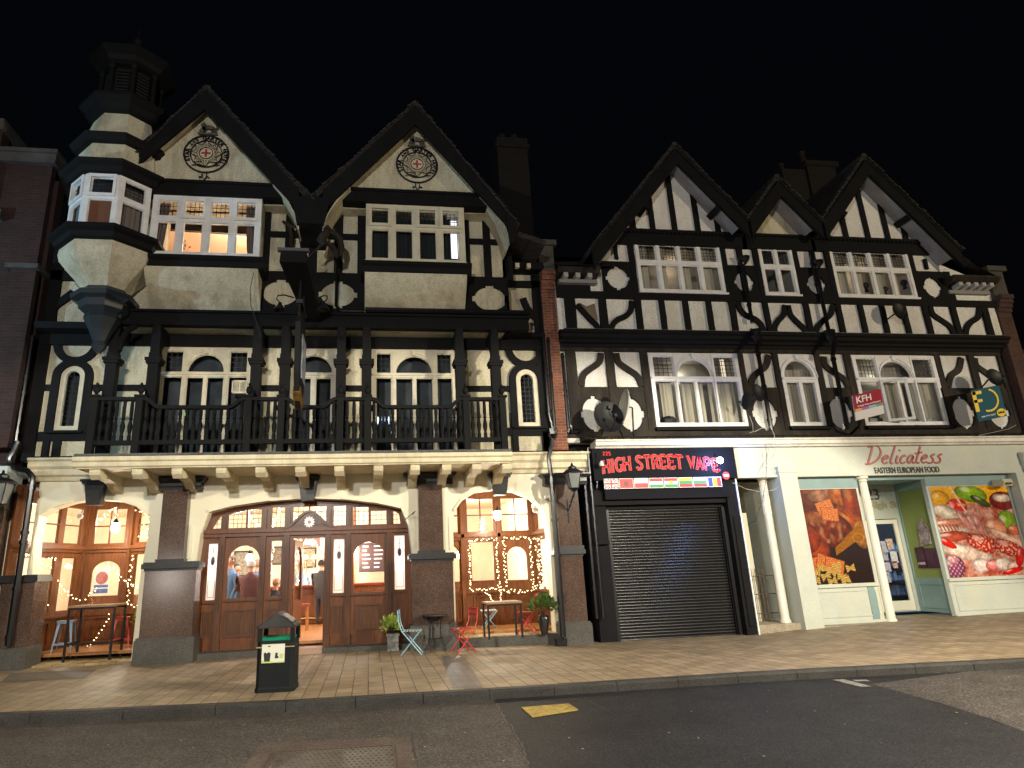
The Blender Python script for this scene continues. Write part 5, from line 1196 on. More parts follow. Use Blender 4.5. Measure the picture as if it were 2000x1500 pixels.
# walls
hs = [rect(W[0]+.04, W[1]-.04, W[2]+.04, W[3]-.04) for W in (A1, B1, C1)]
mb = MB(); mb.plate(rect(TX0, TX1, 4.5, 7.05), 0, .25, hs); mb.build('first_floor_wall', 'rwhite', ter)
hs = [rect(W[0]+.04, W[1]-.04, W[2]+.04, W[3]-.04) for W in (A2, B2, C2)]
mb = MB(); mb.plate([(TX0,7.2),(TX1,7.2),(TX1,9.0),(16.4,9.55),(15.4,10.35),(13.0,10.35),(12.35,10.2),(10.15,10.2),(9.5,10.35),(7.0,10.35),(6.2,9.5),(5.6,8.9),(TX0,8.9)], JB, .3, hs); mb.build('second_floor_wall', 'rwhite', ter)
for (gx, gz_) in gy:
    zb = zc; h = gz_-.42-zb; sl = 1.22
    mb = MB(); mb.plate([(gx-h/sl, zb), (gx+h/sl, zb), (gx, zb+h)], JB-.02, .2); mb.build('gable_wall', 'render' if gx > 11 and gx < 12 else 'rwhite', ter)
# first floor timbers
def vbz(mb, v, xt, yt, xb, yb_, w, Y, K=.07, z0=None, z1=None):
    a = P(v, xt, yt, Y); b = P(v, xb, yb_, Y); x = (a[0]+b[0])/2; s = .0105 if v[0] == 'r' else .012
    sc = 1/ZM[v][2]/78.; ww = w*sc
    za, zb_ = (z0 if z0 is not None else b[1]), (z1 if z1 is not None else a[1]); n = max(3, int((zb_-za)/.22)); J2 = lambda: random.uniform(-.007, .007)
    mb.plate([(x-ww/2+J2(), za+(zb_-za)*i/n) for i in range(n, -1, -1)] + [(x+ww/2+J2(), za+(zb_-za)*i/n) for i in range(n+1)], Y-K-.004, K+.01); return x
def sbr(mb, v, pts, w, Y, K=.07):
    q = [P(v, x, y, Y) for x, y in pts]; r = []
    for i in range(len(q)-1):                # smooth the S
        p0 = q[max(i-1, 0)]; p1 = q[i]; p2 = q[i+1]; p3 = q[min(i+2, len(q)-1)]
        for k in range(4):
            t = k/4; r.append(tuple(.5*((2*p1[j])+(-p0[j]+p2[j])*t+(2*p0[j]-5*p1[j]+4*p2[j]-p3[j])*t*t+(-p0[j]+3*p1[j]-3*p2[j]+p3[j])*t**3) for j in (0, 1)))
    r.append(q[-1]); mb.strip(r, w/ZM[v][2]/78., Y-K+.006, K)
m1 = MB(); b0, b1 = 4.66, 6.98
m1.plate(rect(TX0, TX1, 4.62, 4.76), -.07, .07); m1.plate(rect(TX0, TX1, zs2+.03, 7.05), -.09, .09)
vbz(m1,'r3',140,560,185,1140,85,0,z0=b0,z1=b1)
vbz(m1,'r3',450,540,480,820,68,0,z0=b0,z1=b1); vbz(m1,'r3',732,540,795,1140,60,0,z0=b0,z1=b1)
vbz(m1,'r3',1517,560,1600,1140,52,0,z0=b0,z1=b1); vbz(m1,'r3',1795,560,1900,1140,48,0,z0=b0,z1=b1)
vbz(m1,'r4',380,545,460,1090,60,0,z0=b0,z1=b1); vbz(m1,'r4',608,545,712,1080,58,0,z0=b0,z1=b1)
vbz(m1,'r4',1303,545,1435,1080,55,0,z0=b0,z1=b1); vbz(m1,'r4',1552,545,1650,790,60,0,z0=b0,z1=b1); vbz(m1,'r4',1815,545,1935,1080,60,0,z0=b0,z1=b1)
for pts in (((385,545),(370,620),(290,680),(240,730),(228,815)), ((510,545),(530,620),(610,680),(680,730),(722,815)), ((1745,560),(1725,650),(1650,710),(1612,760),(1600,830))): sbr(m1, 'r3', pts, 52, 0)
for pts in (((425,550),(440,620),(520,680),(590,730),(622,790)), ((1500,560),(1480,650),(1420,700),(1398,790)), ((1605,560),(1620,620),(1700,680),(1790,750),(1810,800))): sbr(m1, 'r4', pts, 50, 0)
zr = PZ('r3',400,845,0)
xg = [PX('r3',185,1000,0), PX('r3',465,1000,0), PX('r3',770,1000,0), PX('r3',1560,1000,0), PX('r3',1850,1000,0), PX('r4',420,950,0), PX('r4',665,950,0), PX('r4',1370,950,0), PX('r4',1600,950,0), PX('r4',1890,950,0)]
cz = PZ('r3',330,1000,0)
for (a, b) in ((xg[0], xg[1]), (xg[1], xg[2]), (xg[3], xg[4]), (xg[5], xg[6]), (xg[7], (xg[7]+xg[9])/2), ((xg[7]+xg[9])/2, xg[9]+.1)):
    c = (a+b)/2+.02; m1.plate(rect(a, b, 4.7, zr+.08), -.06, .06, [quat(c, 5.21, min(.33, (b-a)/2-.08), .42, .2)])
m1.build('timber_frame', 'oldblack', ter)
# moulded middle cornice with flashing
mb = MB(); mb.prof([(.1,6.96),(-.12,6.96),(-.14,7.04),(-.22,7.06),(-.24,7.12),(-.34,7.16),(-.36,7.24),(-.42,7.26),(-.42,7.32),(-.3,7.36),(.1,7.38)], TX0, TX1+.05); mc = mb.build('middle_cornice', 'black', ter)
mb = MB(); mb.box(TX0+.1, TX1, -.36, -.25, 7.365, 7.38); mb.build('flashing', mat('lead_flashing', (.09,.09,.09), rough=.4), mc)
# second floor timbers
m2 = MB(); zA, zB = 7.36, PZ('r3',1000,115,JB)
m2.plate(rect(TX0, TX1, zB-.0, zu0-.01), JB-.075, .08)
T2 = [('r3',135,140,150,370,90), ('r3',397,115,418,370,66), ('r3',685,115,710,375,55), ('r3',882,125,905,375,46), ('r3',1072,130,1100,375,46), ('r3',1262,135,1290,380,46), ('r3',1452,140,1480,380,52), ('r3',1718,145,1760,385,46),
      ('r4',290,150,328,380,48), ('r4',535,150,585,380,48), ('r4',712,150,757,380,42), ('r4',880,150,927,380,42), ('r4',1052,160,1092,380,42), ('r4',1218,160,1262,380,50), ('r4',1438,165,1482,385,55), ('r4',1675,170,1735,385,60)]
for (v, a, b, c, d, w_) in T2: vbz(m2, v, a, b, c, d, w_, JB, z0=7.3, z1=zB+.02)
for pts in (((190,150),(235,200),(300,270),(350,320),(368,372)), ((637,120),(630,190),(590,240),(520,275),(480,315),(465,372)), ((1500,130),(1512,180),(1560,235),(1640,270),(1690,320),(1710,378))): sbr(m2, 'r3', pts, 48, JB)
for pts in (((128,150),(115,220),(72,270),(45,320),(50,378)), ((148,150),(170,225),(230,290),(278,335),(295,380)), ((500,150),(480,220),(425,270),(378,320),(365,380)), ((1258,160),(1280,220),(1350,270),(1412,315),(1448,384)), ((1645,170),(1632,240),(1572,285),(1542,330),(1535,386))): sbr(m2, 'r4', pts, 46, JB)
zt2 = zc-.42
for gx, w_ in ((8.37, 1.95), (11.3, 1.1), (14.25, 1.95)):
    m2.box(gx-w_-.0, gx+w_, JB-.1, JB, zc-.42, zc-.05); m2.box(gx-w_, gx+w_, JB-.16, JB-.02, zc-.05, zc+.02)
    k = int(w_*2/.12)
    for i in range(k):
        if gx < 11 or gx > 12: m2.box(gx-w_+.03+.12*i, gx-w_+.09+.12*i, JB-.15, JB-.1, zc-.1, zc-.05)
for (v, a, b, c, d, w_) in (('r1',625,850,667,1270,48),('r1',1365,870,1425,1275,52),('r1',1628,880,1694,1275,46),('r1',1505,870,1560,1275,50),('r2',192,860,262,1240,46),('r2',335,860,395,1240,44),('r2',440,870,520,1240,48),('r2',1088,890,1180,1250,46),('r2',1208,950,1240,1030,26),('r2',1375,1050,1430,1250,60),('r1',500,850,510,990,30)):
    z0 = zu0-.1 if not (v == 'r2' and a == 1208) and a != 500 else PZ(v, c, d, JB)
    vbz(m2, v, a, b, c, d, w_, JB, z0=z0, z1=zt2+.02 if v != 'r2' or a < 1200 else PZ(v,a,b,JB))
# oval panels of the second floor
ov = [(P('r1',522,1145,JB), .30, .31), (P('r1',1550,1178,JB), .26, .29), (P('r2',376,1150,JB), .26, .29), (P('r2',1276,1172,JB), .27, .30)]
rngs = [(PX('r1',400,1150,JB), PX('r1',640,1150,JB)), (PX('r1',1420,1170,JB), PX('r1',1675,1170,JB)), (PX('r2',245,1140,JB), PX('r2',490,1140,JB)), (PX('r2',1165,1150,JB), PX('r2',1400,1150,JB))]
zo = PZ('r1',500,1010,JB)
for (c, rx, rz), (a, b) in zip(ov, rngs): m2.plate(rect(a, b, zu0-.05, zo), JB-.065, .065, [quat((a+b)/2 if rx < .27 else c[0], c[1], rx, rz, .2)])
m2.box(TX0, 5.7, JB-.06, JB, 8.35, 8.95)
# gable studs
for (gx, gz_), offs in zip(gy, ((-1.28,-.72,-.08,.6,1.2,1.62), (), (-1.3,-.72,-.02,.62,1.2,1.62))):
    for o_ in offs:
        zt = gz_-.42-abs(o_)*1.22
        if zt-zc > .12: m2.plate([(gx+o_-.075, zc), (gx+o_+.075, zc), (gx+o_+.075, zt-.06*(o_>0)+.03), (gx+o_-.075, zt-.06*(o_<0)+.03)], JB-.07, .06)
m2.build('timber_frame', 'black', ter)
# gable roofs, barge boards and pale soffits
GB = -.78
rf = MB(); bb = MB(); sf = MB(); pu = MB()
feet = [((5.62,9.30),(10.18,10.38)), ((10.18,10.38),(12.38,10.42)), ((12.38,10.42),(16.55,9.70))]
for (gx, gz_), (l, r) in zip(gy, feet):
    for e in (l, r):
        slab(rf, (gx, gz_), e, GB, 5, .1)
        dx = e[0]-gx; dz = e[1]-gz_; L = math.hypot(dx, dz); n_ = (dz/L, -dx/L) if dx > 0 else (-dz/L, dx/L)
        o2 = lambda p, k: (p[0]+n_[0]*k, p[1]+n_[1]*k)
        bb.strip([(gx, gz_-.08), (e[0], e[1]+.0)], .05, GB-.06, .1)
        slab(sf, (gx, gz_-.46), (e[0]+n_[0]*.30+dx/L*-.1, e[1]+n_[1]*.30), GB+.06, JB-.02, .02)
    chevron(bb, (l[0]+.04, l[1]-.23), (gx, gz_-.30), (r[0]-.04, r[1]-.23), .30, GB-.03-.003*(gx>9)-.003*(gx>12))
    for sd in (-1, 1):
        pz = gz_-.5-1.05*1.24; px_ = gx+sd*1.05
        if gz_ > 12: pu.T = Matrix.Translation((px_, 0, pz)) @ Matrix.Rotation(sd*.9, 4, 'Y'); pu.box(-.09, .09, GB+.02, JB, -.1, .04); pu.T = None
rf.add([(16.5,GB,9.72),(17.0,GB+.1,9.36),(17.75,GB+.2,9.1),(17.75,5,11.2),(17.0,5,11.4),(16.5,5,12)], [(0,1,4,5),(1,2,3,4)])
rf.add([(TX0,-.55,9.05),(6.4,-.55,9.05),(6.4,5,12.2),(TX0,5,12.2)], [(0,1,2,3)])
rf.add([(TX0,1.2,10.2),(TX1,1.2,10.2),(TX1,6,12.4),(TX0,6,12.4)], [(0,1,2,3)])
for gx, gz_ in gy: rf.tube([(gx, GB-.02, gz_+.1), (gx, 5, gz_+.1)], .085)
for (gx, gz_), (l, r) in zip(gy, feet): verge(rf, (gx, gz_), l, GB, .1); verge(rf, (gx, gz_), r, GB, .1)
roofT = rf.build('roof', 'roof', ter)
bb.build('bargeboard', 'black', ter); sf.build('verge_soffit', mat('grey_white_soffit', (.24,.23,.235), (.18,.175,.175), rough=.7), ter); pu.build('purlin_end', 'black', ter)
mb = MB(); mb.prof([(JB,8.78),(JB-.3,8.84),(JB-.36,8.92),(JB-.36,8.98),(JB,9.02)], TX0, 5.9); mb.prof([(JB,8.86),(JB-.3,8.9),(JB-.42,9.0),(JB-.42,9.06),(JB,9.1)], 16.25, 17.75); ev = mb.build('eaves_gutter', 'oldblack', ter)
for x in (4.98, 5.3, 5.62, 16.5, 16.75, 17.0, 17.25, 17.5): mb = MB(); mb.prof([(JB-.05,8.78 if x<6 else 8.84),(JB-.33,8.82 if x<6 else 8.88),(JB-.33,8.7 if x<6 else 8.78),(JB-.1,8.66 if x<6 else 8.72)], x-.06, x+.06); mb.build('modillion', mat('grey_modillion', (.36,.35,.34), rough=.6), ev)
mb = MB(); mb.box(TX0+.05, 5.85, JB-.2, JB, 8.6, 8.7); mb.box(16.3, 17.6, JB-.12, JB, 8.62, 8.72); mb.build('eaves_board', mat('grey_board', (.22,.21,.20), rough=.7), ev)
# windows
def rwin(W, n, Y, leadtop=True, curt=True, open_=None):
    x0, x1, z0, z1 = W; zt = z0+(z1-z0)*.585; p_ = (x1-x0-.08)/n; hs = []
    for r in ((zt+.045, z1-.1), (z0+.09, zt-.05)):
        for i in range(n): hs.append(rect(x0+.04+p_*i+.045, x0+.04+p_*(i+1)-.045, r[0], r[1]))
    cs = []
    if curt:
        for i in range(n):
            a = x0+.04+p_*i; cs.append((a+.05, a+p_*random.uniform(.45, .95), z0+.05, z1-.1)) 
    def proud(mb): mb.box(x0-.03, x1+.03, Y-.05, Y, z0-.02, z0+.03)
    return glazed(ter, 'casement_window', rect(x0, x1, z0, z1), hs, Y, .09, 'white', lead=list(range(n)), sash=.03, back='greyroom', proud=proud, curt=cs or None, sp=.09, lw=.009, depth=1.2)
ua = rwin(A2, 4, JB-.06); ub = rwin(B2, 2, JB-.06, curt=False); uc = rwin(C2, 4, JB-.06)
for W, par in ((A2, ua), (C2, uc)): point('room_light', ((W[0]+W[1])/2+.3, JB+.9, W[3]-.3), 6, (1,.75,.5), .08)
mb = MB(); p = P('r2',985,1000,.5); p2 = P('r2',1018,1170,.5); mb.box(p[0]+.02, p[0]+.09, .6, .64, p2[1], PZ('r2',965,935,.5)); mb.build('strip_lamp', emi('amber_strip', (1,.55,.18), 1.2), uc)
for xx, yy in ((775,1165), (925,1195), (1073,1140)):
    p = P('r2',xx,yy,JB+.12); mb = MB(); mb.lathe([(.05,p[1]-.12),(.06,p[1]-.1),(.03,p[1]-.02),(.07,p[1]+.02),(.09,p[1]+.08),(.06,p[1]+.14),(.01,p[1]+.16)], p[0], JB+.16, 8); mb.build('ornament', 'lead', uc)
zt1 = PZ('r3',1100,748,0)
w_ = [french(W, c, ter, 'white', 'greyroom', zt=zt1, name='arched_window', Y=-.06, zb=zs1+.1, mull=.035, curt=cu) for W, c, cu in
      ((A1, (0,.28,.70,1), [(A1[0]+.3,A1[0]+.62,zs1+.1,zs2-.6),(A1[0]+.9,A1[0]+1.25,zs1+.1,zs2-.6),(A1[0]+1.28,A1[0]+1.5,zs1+.1,zs2-.6),(A1[0]+1.65,A1[1]-.1,zs1+.1,zs2-.6)]), (B1, (0,1), [(B1[0]+.1,B1[1]-.1,zs1+.1,zt1+.3)]), (C1, (0,.28,.70,1), [(C1[0]+.9,C1[0]+1.5,zs1+.1,zs2-.6),(C1[0]+1.75,C1[1]-.1,zs1+.1,zs2-.6)]))]
p = P('r3',1390,640,.25); mb = MB(); mb.box(p[0]-.05, p[0]+.05, .3, .33, p[1]-.35, p[1]+.3); mb.build('strip_lamp', emi('pale_strip', (1,.85,.6), .8), w_[0])
point('room_light', (A1[0]+1.2, .6, zs2-.4), 6, (1,.9,.7), .08); point('room_light', (C1[0]+1.2, .6, zs2-.4), 4, (1,.9,.7), .08); point('room_light', (B1[0]+.4, .6, zs2-.4), 3, (1,.9,.7), .08)
for W in (A1, B1, C1): mb = MB(); mb.box(W[0]-.05, W[1]+.05, -.17, 0, zs1-.1, zs1-.01); mb.build('window_sill', 'black', ter)
for xx, yy in ((940,1070),(1060,1070)):
    p = P('r3',xx,yy,.15); mb = MB(); mb.lathe([(.2,p[1]-.15),(.22,p[1]-.05),(.16,p[1]+.03),(.05,p[1]+.07)], p[0], .2, 8); mb.build('dark_cushion', 'lead', w_[0]) if xx < 1000 else None
mb = MB(); p = P('r4',1150,1020,.12); mb.box(C1[0]+.3, C1[1]-.25, .12, .3, zs1+.08, zs1+.25); mb.build('patterned_bolster', mat('patterned_cloth', (.5,.5,.45), (.08,.1,.09), scale=22, mix=.5), w_[2])
T = Matrix.Translation((PX('r4',870,750,-.08), -.1, 0)) @ Matrix.Rotation(math.radians(-32), 4, 'Z')
glazed(w_[2], 'open_casement', rect(0, .62, zs1+.1, zt1-.05), [rect(.07,.55,zs1+.17,zt1-.12)], 0, .04, 'white', T=T, sash=0)
# ledge with weeds and the white shop cornice
mb = MB(); mb.prof([(.05,4.5),(-.42,4.5),(-.42,4.54),(-.05,4.64),(.05,4.64)], 5.15, TX1+.1); lg = mb.build('lead_ledge', 'oldblack', ter)
mb = MB()
for i in range(420):
    x = random.uniform(5.2, TX1); h = random.uniform(.03, .09) ; mb.add([(x-.008,-.44,4.50),(x+.008,-.44,4.50),(x+random.uniform(-.02,.02),-.46,4.50+h*.4),(x+.004,-.40,4.54+h*.5)], [(0,1,2),(1,3,2)])
tag(mb.build('moss_tufts', mat('dry_moss', (.05,.045,.02), (.02,.02,.015), scale=20), lg, recalc=False), kind='stuff')
mb = MB(); mb.prof([(.05,4.30),(-.28,4.30),(-.30,4.34),(-.36,4.36),(-.36,4.44),(-.40,4.47),(-.40,4.5),(.05,4.5)], 5.42, TX1+.2); mb.build('shop_cornice', mat('shop_white', (.76,.74,.66), (.66,.63,.55), rough=.5, scale=3, stain=(.5,.46,.38)), ter)
mb = MB(); mb.box(TX0+.0, TX1, .3, .5, 3.5, 4.5); mb.build('bressummer', 'black', ter)
# party walls in brick with stone caps
def party(par, x0, x1, Y, zb, zt, m='brick'):
    mb = MB(); mb.box(x0, x1, Y, 3, zb, zt); o = mb.build('party_wall', m, par)
    mb = MB(); mb.box(x0-.02, x1+.02, Y-.06, Y+.5, zt-.1, zt+.75); mb.box(x0-.1, x1+.1, Y-.14, Y+.6, zt+.75, zt+.9); mb.build('stone_cap', 'ggranite', o)
    mb = MB(); 
    for k in range(4): mb.box(x0-.0, x1+.0, Y-.05*(k+1), Y-.0005, zt-.5+.12*k, zt-.5+.12*(k+1)); 
    mb.build('corbelled_brick', m, o); return o
party(ter, 4.42, 4.79, -.16, 4.3, 9.0); party(ter, TX1+.02, TX1+.45, -.3, 3.8, 8.6, 'dbrick2')
pipe('r1', [(1530,1000),(1548,1080),(1575,1500)], JB-.14, .05, ter); pipe('r3', [(1605,350),(1690,400),(1665,500),(1665,545)], -.5, .055, ter, coll=False); pipe('r3', [(1665,520),(1775,1165)], -.14, .055, ter)
pipe('r2', [(345,880),(350,990),(385,1150)], JB-.14, .05, ter, coll=False); pipe('r2', [(370,1010),(460,1500)], JB-.14, .05, ter); pipe('r4', [(470,360),(525,400),(510,500),(505,540)], -.5, .055, ter, coll=False); pipe('r4', [(505,540),(600,1110)], -.14, .055, ter)
pipe('r3', [(75,540),(110,860),(150,1150)], -.1, .04, ter); pipe('r3', [(150,1130),(155,1180),(210,1172)], -.16, .055, ter, coll=False)
for v, xx, yy in (('r3',1650,385), ('r4',485,375)): p = P(v,xx,yy,-.5); mb = MB(); mb.lathe([(.06,p[1]-.2),(.13,p[1]-.05),(.15,p[1]+.08),(.15,p[1]+.12)], p[0], -.48, 8); mb.build('hopper', 'pipe', ter)
for v, xx, yy in (('r1',1530,1010), ('r2',360,1000)): p = P(v,xx,yy,JB); mb = MB(); mb.lathe([(.06,p[1]-.12),(.16,p[1]),(.18,p[1]+.08)], p[0], JB-.12, 8); mb.build('hopper', 'pipe', ter)
ch = MB(); ch.box(16.6, 17.8, 4.2, 5.4, 9, 16.0); ch.box(16.5, 17.9, 4.1, 5.5, 16.0, 16.2); ch.box(15.6, 16.6, 4.3, 5.3, 9, 15.9); ch = ch.build('chimney', 'dbrick', roofT)
c = MB(); c.lathe([(.14,16.2),(.12,16.9),(.15,16.95)], 16.9, 4.7, 12); c.lathe([(.12,15.9),(.1,16.3),(.13,16.35)], 15.9, 4.7, 12); c.build('chimney_pot', 'dbrick', ch)
# broken render patch
p = P('r3',290,190,JB); mb = MB(); mb.plate([(p[0]-.22,p[1]+.2),(p[0]-.05,p[1]+.1),(p[0]+.18,p[1]+.19),(p[0]+.22,p[1]-.3),(p[0]+.1,p[1]-.25),(p[0]-.12,p[1]-.02)], JB-.008, .008); mb.build('bare_render_patch', mat('bare_render', (.22,.17,.10), (.15,.12,.08), rough=.95, bump=.6), ter)

# ================================================================== VAPE SHOPFRONT
vp = thing('shopfront', (7.2, -.1, -.1), 'black vape shopfront under the left gable with its roller shutter pulled down', 'shopfront')
blk = mat('black_shop_paint', (.008,.008,.009), (.005,.005,.006), rough=.72, spec=.15, bump=.1)
fa = (PX('r5',112,100,-.3), PX('r5',1153,200,-.3)); fz0, fz1 = PZ('r5',1100,300,-.3)-.0, 4.30
sx0, sx1 = PX('r5',275,1000,0), PX('r5',1105,960,0); sz1 = PZ('r5',600,525,0)
mb = MB(); zpb = -.3
mb.plate(rect(5.18, 9.0, zpb, 4.3), 0, .3, [rect(sx0, sx1, zpb+.05, sz1)]); mb.box(sx1+.12, 8.95, -.22, 0, zpb, 3.7); mb.box(sx1+.2, 8.88, -.25, -.22, .1, 2.6)
mb.box(5.2, sx0-.02, -.08, 0, zpb, 3.2); mb.box(5.2, 8.9, -.16, 0, 2.95, 3.32); mb.box(sx0-.35, sx0-.05, -.2, -.08, 2.05, 2.14)
mb.build('shop_frame', blk, vp)
mb = MB(); mb.box(sx1+.02, sx1+.1, -.06, 0, zpb, sz1); mb.box(sx0-.03, sx0+.05, -.06, 0, zpb, sz1); mb.build('shutter_guide', 'iron', vp)
n = 44; zb_ = -.12; mb = MB(); vs = []; fs = []; K_ = 8
for i in range(n*K_+1):
    z = zb_+(sz1-zb_)*i/(n*K_); u = (i % K_)/K_; y = .045-.022*math.sin(PI*u)
    vs += [(sx0+.04, y, z), (sx1-.02, y, z)]
for i in range(n*K_): fs.append((2*i, 2*i+1, 2*i+3, 2*i+2))
mb.add(vs, fs); mb.build('roller_shutter', mat('black_slats', (.009,.009,.0095), (.006,.006,.0065), rough=.3, spec=.55, scale=3), vp, smooth=True)
mb = MB(); mb.box(sx0+.04, sx1-.02, .0, .06, zb_-.08, zb_); mb.build('bottom_rail', 'iron', vp)
mb = MB(); mb.box(8.95, 8.985, -.25, .2, -.1, 3.65); mb.build('white_edge_strip', 'white', vp)
# sign board with lettering
T0 = -.34
sg = thing('shop_sign', ((fa[0]+fa[1])/2, T0, 3.8), 'black fascia board with arched red lettering over a row of eight flags', 'shop sign')
fzb = PZ('r5',600,420,T0); mb = MB(); mb.box(fa[0]+.05, fa[1], T0, -.02, fzb+.35, 4.29); mb.box(fa[0]+.3, fa[1]-.25, T0+.06, -.02, fzb-.1, fzb+.35); mb.build('board', mat('navy_black_vinyl', (.004,.004,.007), rough=.65, spec=.12), sg)
STK = {   # slab-serif letters: strokes on a 1 x 1.4 cell; True = serif ends
 'H': ([[(.15,0),(.15,1.4)], [(.85,0),(.85,1.4)], [(.15,.72),(.85,.72)]], [(.15,0),(.15,1.4),(.85,0),(.85,1.4)]),
 'I': ([[(.3,0),(.3,1.4)]], [(.3,0),(.3,1.4)]),
 'G': ([[(.86,1.12),(.7,1.34),(.42,1.36),(.18,1.1),(.12,.7),(.18,.3),(.42,.04),(.7,.08),(.84,.3),(.84,.6)]], [(.78,.62)]),
 'S': ([[(.78,1.1),(.66,1.33),(.38,1.36),(.18,1.15),(.24,.88),(.5,.72),(.76,.52),(.8,.26),(.6,.04),(.3,.04),(.14,.3)]], []),
 'T': ([[(.1,1.34),(.9,1.34)], [(.5,0),(.5,1.34)], [(.1,1.36),(.1,1.1)], [(.9,1.36),(.9,1.1)]], [(.5,0)]),
 'R': ([[(.18,0),(.18,1.34)], [(.18,1.34),(.6,1.34),(.8,1.18),(.8,.9),(.6,.74),(.18,.74)], [(.5,.74),(.78,.1),(.95,.05)]], [(.18,0),(.18,1.34)]),
 'E': ([[(.18,0),(.18,1.36)], [(.18,1.34),(.82,1.34)], [(.18,.7),(.62,.7)], [(.18,.04),(.84,.04)], [(.82,1.36),(.82,1.1)], [(.84,.0),(.84,.3)], [(.62,.55),(.62,.85)]], [(.18,0),(.18,1.34)]),
 'V': ([[(.1,1.36),(.5,.04)], [(.9,1.36),(.5,.04)]], [(.1,1.36),(.9,1.36)]),
 'A': ([[(.12,0),(.5,1.34)], [(.88,0),(.5,1.34)], [(.26,.45),(.74,.45)]], [(.12,0),(.88,0)]),
 'P': ([[(.18,0),(.18,1.34)], [(.18,1.34),(.62,1.34),(.82,1.16),(.82,.86),(.62,.66),(.18,.66)]], [(.18,0),(.18,1.34)]),
 '2': ([[(.16,1.05),(.3,1.34),(.62,1.36),(.8,1.1),(.7,.75),(.15,.06),(.85,.06)]], []), '5': ([[(.8,1.34),(.25,1.34),(.2,.8),(.5,.88),(.78,.68),(.78,.28),(.55,.04),(.2,.1)]], []),
 '3': ([[(.18,1.2),(.45,1.36),(.75,1.2),(.72,.88),(.45,.74),(.78,.56),(.8,.22),(.5,.03),(.16,.16)]], []),
}
def letters(s, f, h, w_, bold, Y, t, mb, sp=1.0):     # f(u, v): cell coordinates -> (x, z)
    u = 0
    tot = sum(.6 if c == 'I' else .55 if c == ' ' else sp for c in s)
    for c in s:
        a = .6 if c == 'I' else .55 if c == ' ' else sp
        if c in STK:
            st, se = STK[c]
            for l in st:
                pts = []
                for p, q in zip(l, l[1:]):
                    for k in range(4): pts.append((p[0]+(q[0]-p[0])*k/4, p[1]+(q[1]-p[1])*k/4))
                pts.append(l[-1]); mb.strip([f((u+x)/tot, y/1.4) for x, y in pts], bold, Y, t)
            for (x, y) in se:
                yy = y+(.05 if y < .3 else -.05 if y > 1 else 0); hw_ = .2; mb.strip([f((u+x-hw_)/tot, yy/1.4), f((u+x+hw_)/tot, yy/1.4)], bold*.62, Y-.0005, t)
        u += a
lx0, lx1 = PX('r5',205,250,T0), PX('r5',1045,250,T0)
zl = [(0, PZ('r5',230,275,T0), PZ('r5',230,185,T0)), (.5, PZ('r5',620,238,T0), PZ('r5',620,140,T0)), (1, PZ('r5',1020,268,T0), PZ('r5',1020,165,T0))]
def fv_(u, v):
    k = 4*(u-.5)**2; zb = zl[1][1]+(zl[0][1]-zl[1][1])*k*1.0; zt = zl[1][2]+(zl[0][2]-zl[1][2])*k
    return (lx0+(lx1-lx0)*u, zb+(zt-zb)*v)
mb = MB(); letters('HIGH STREET VAPE', fv_, .3, 0, .068, T0-.012, .012, mb); lw_ = mb.build('letter_outline', mat('pink_white', (.55,.30,.34), rough=.5), sg)
mb = MB(); letters('HIGH STREET VAPE', fv_, .3, 0, .056, T0-.018, .008, mb); mb.build('lettering', mat('signal_red', (.55,.012,.010), rough=.5, spec=.2), sg)
n0 = P('r5',225,145,T0); n1 = P('r5',262,118,T0); mb = MB(); letters('225', lambda u, v: (n0[0]-.06+(n1[0]-n0[0]+.08)*u, n0[1]+(n1[1]-n0[1])*v), 0, 0, .02, T0-.01, .01, mb, sp=1.1); mb.build('house_number', mat('signal_red', (0,0,0)), sg)
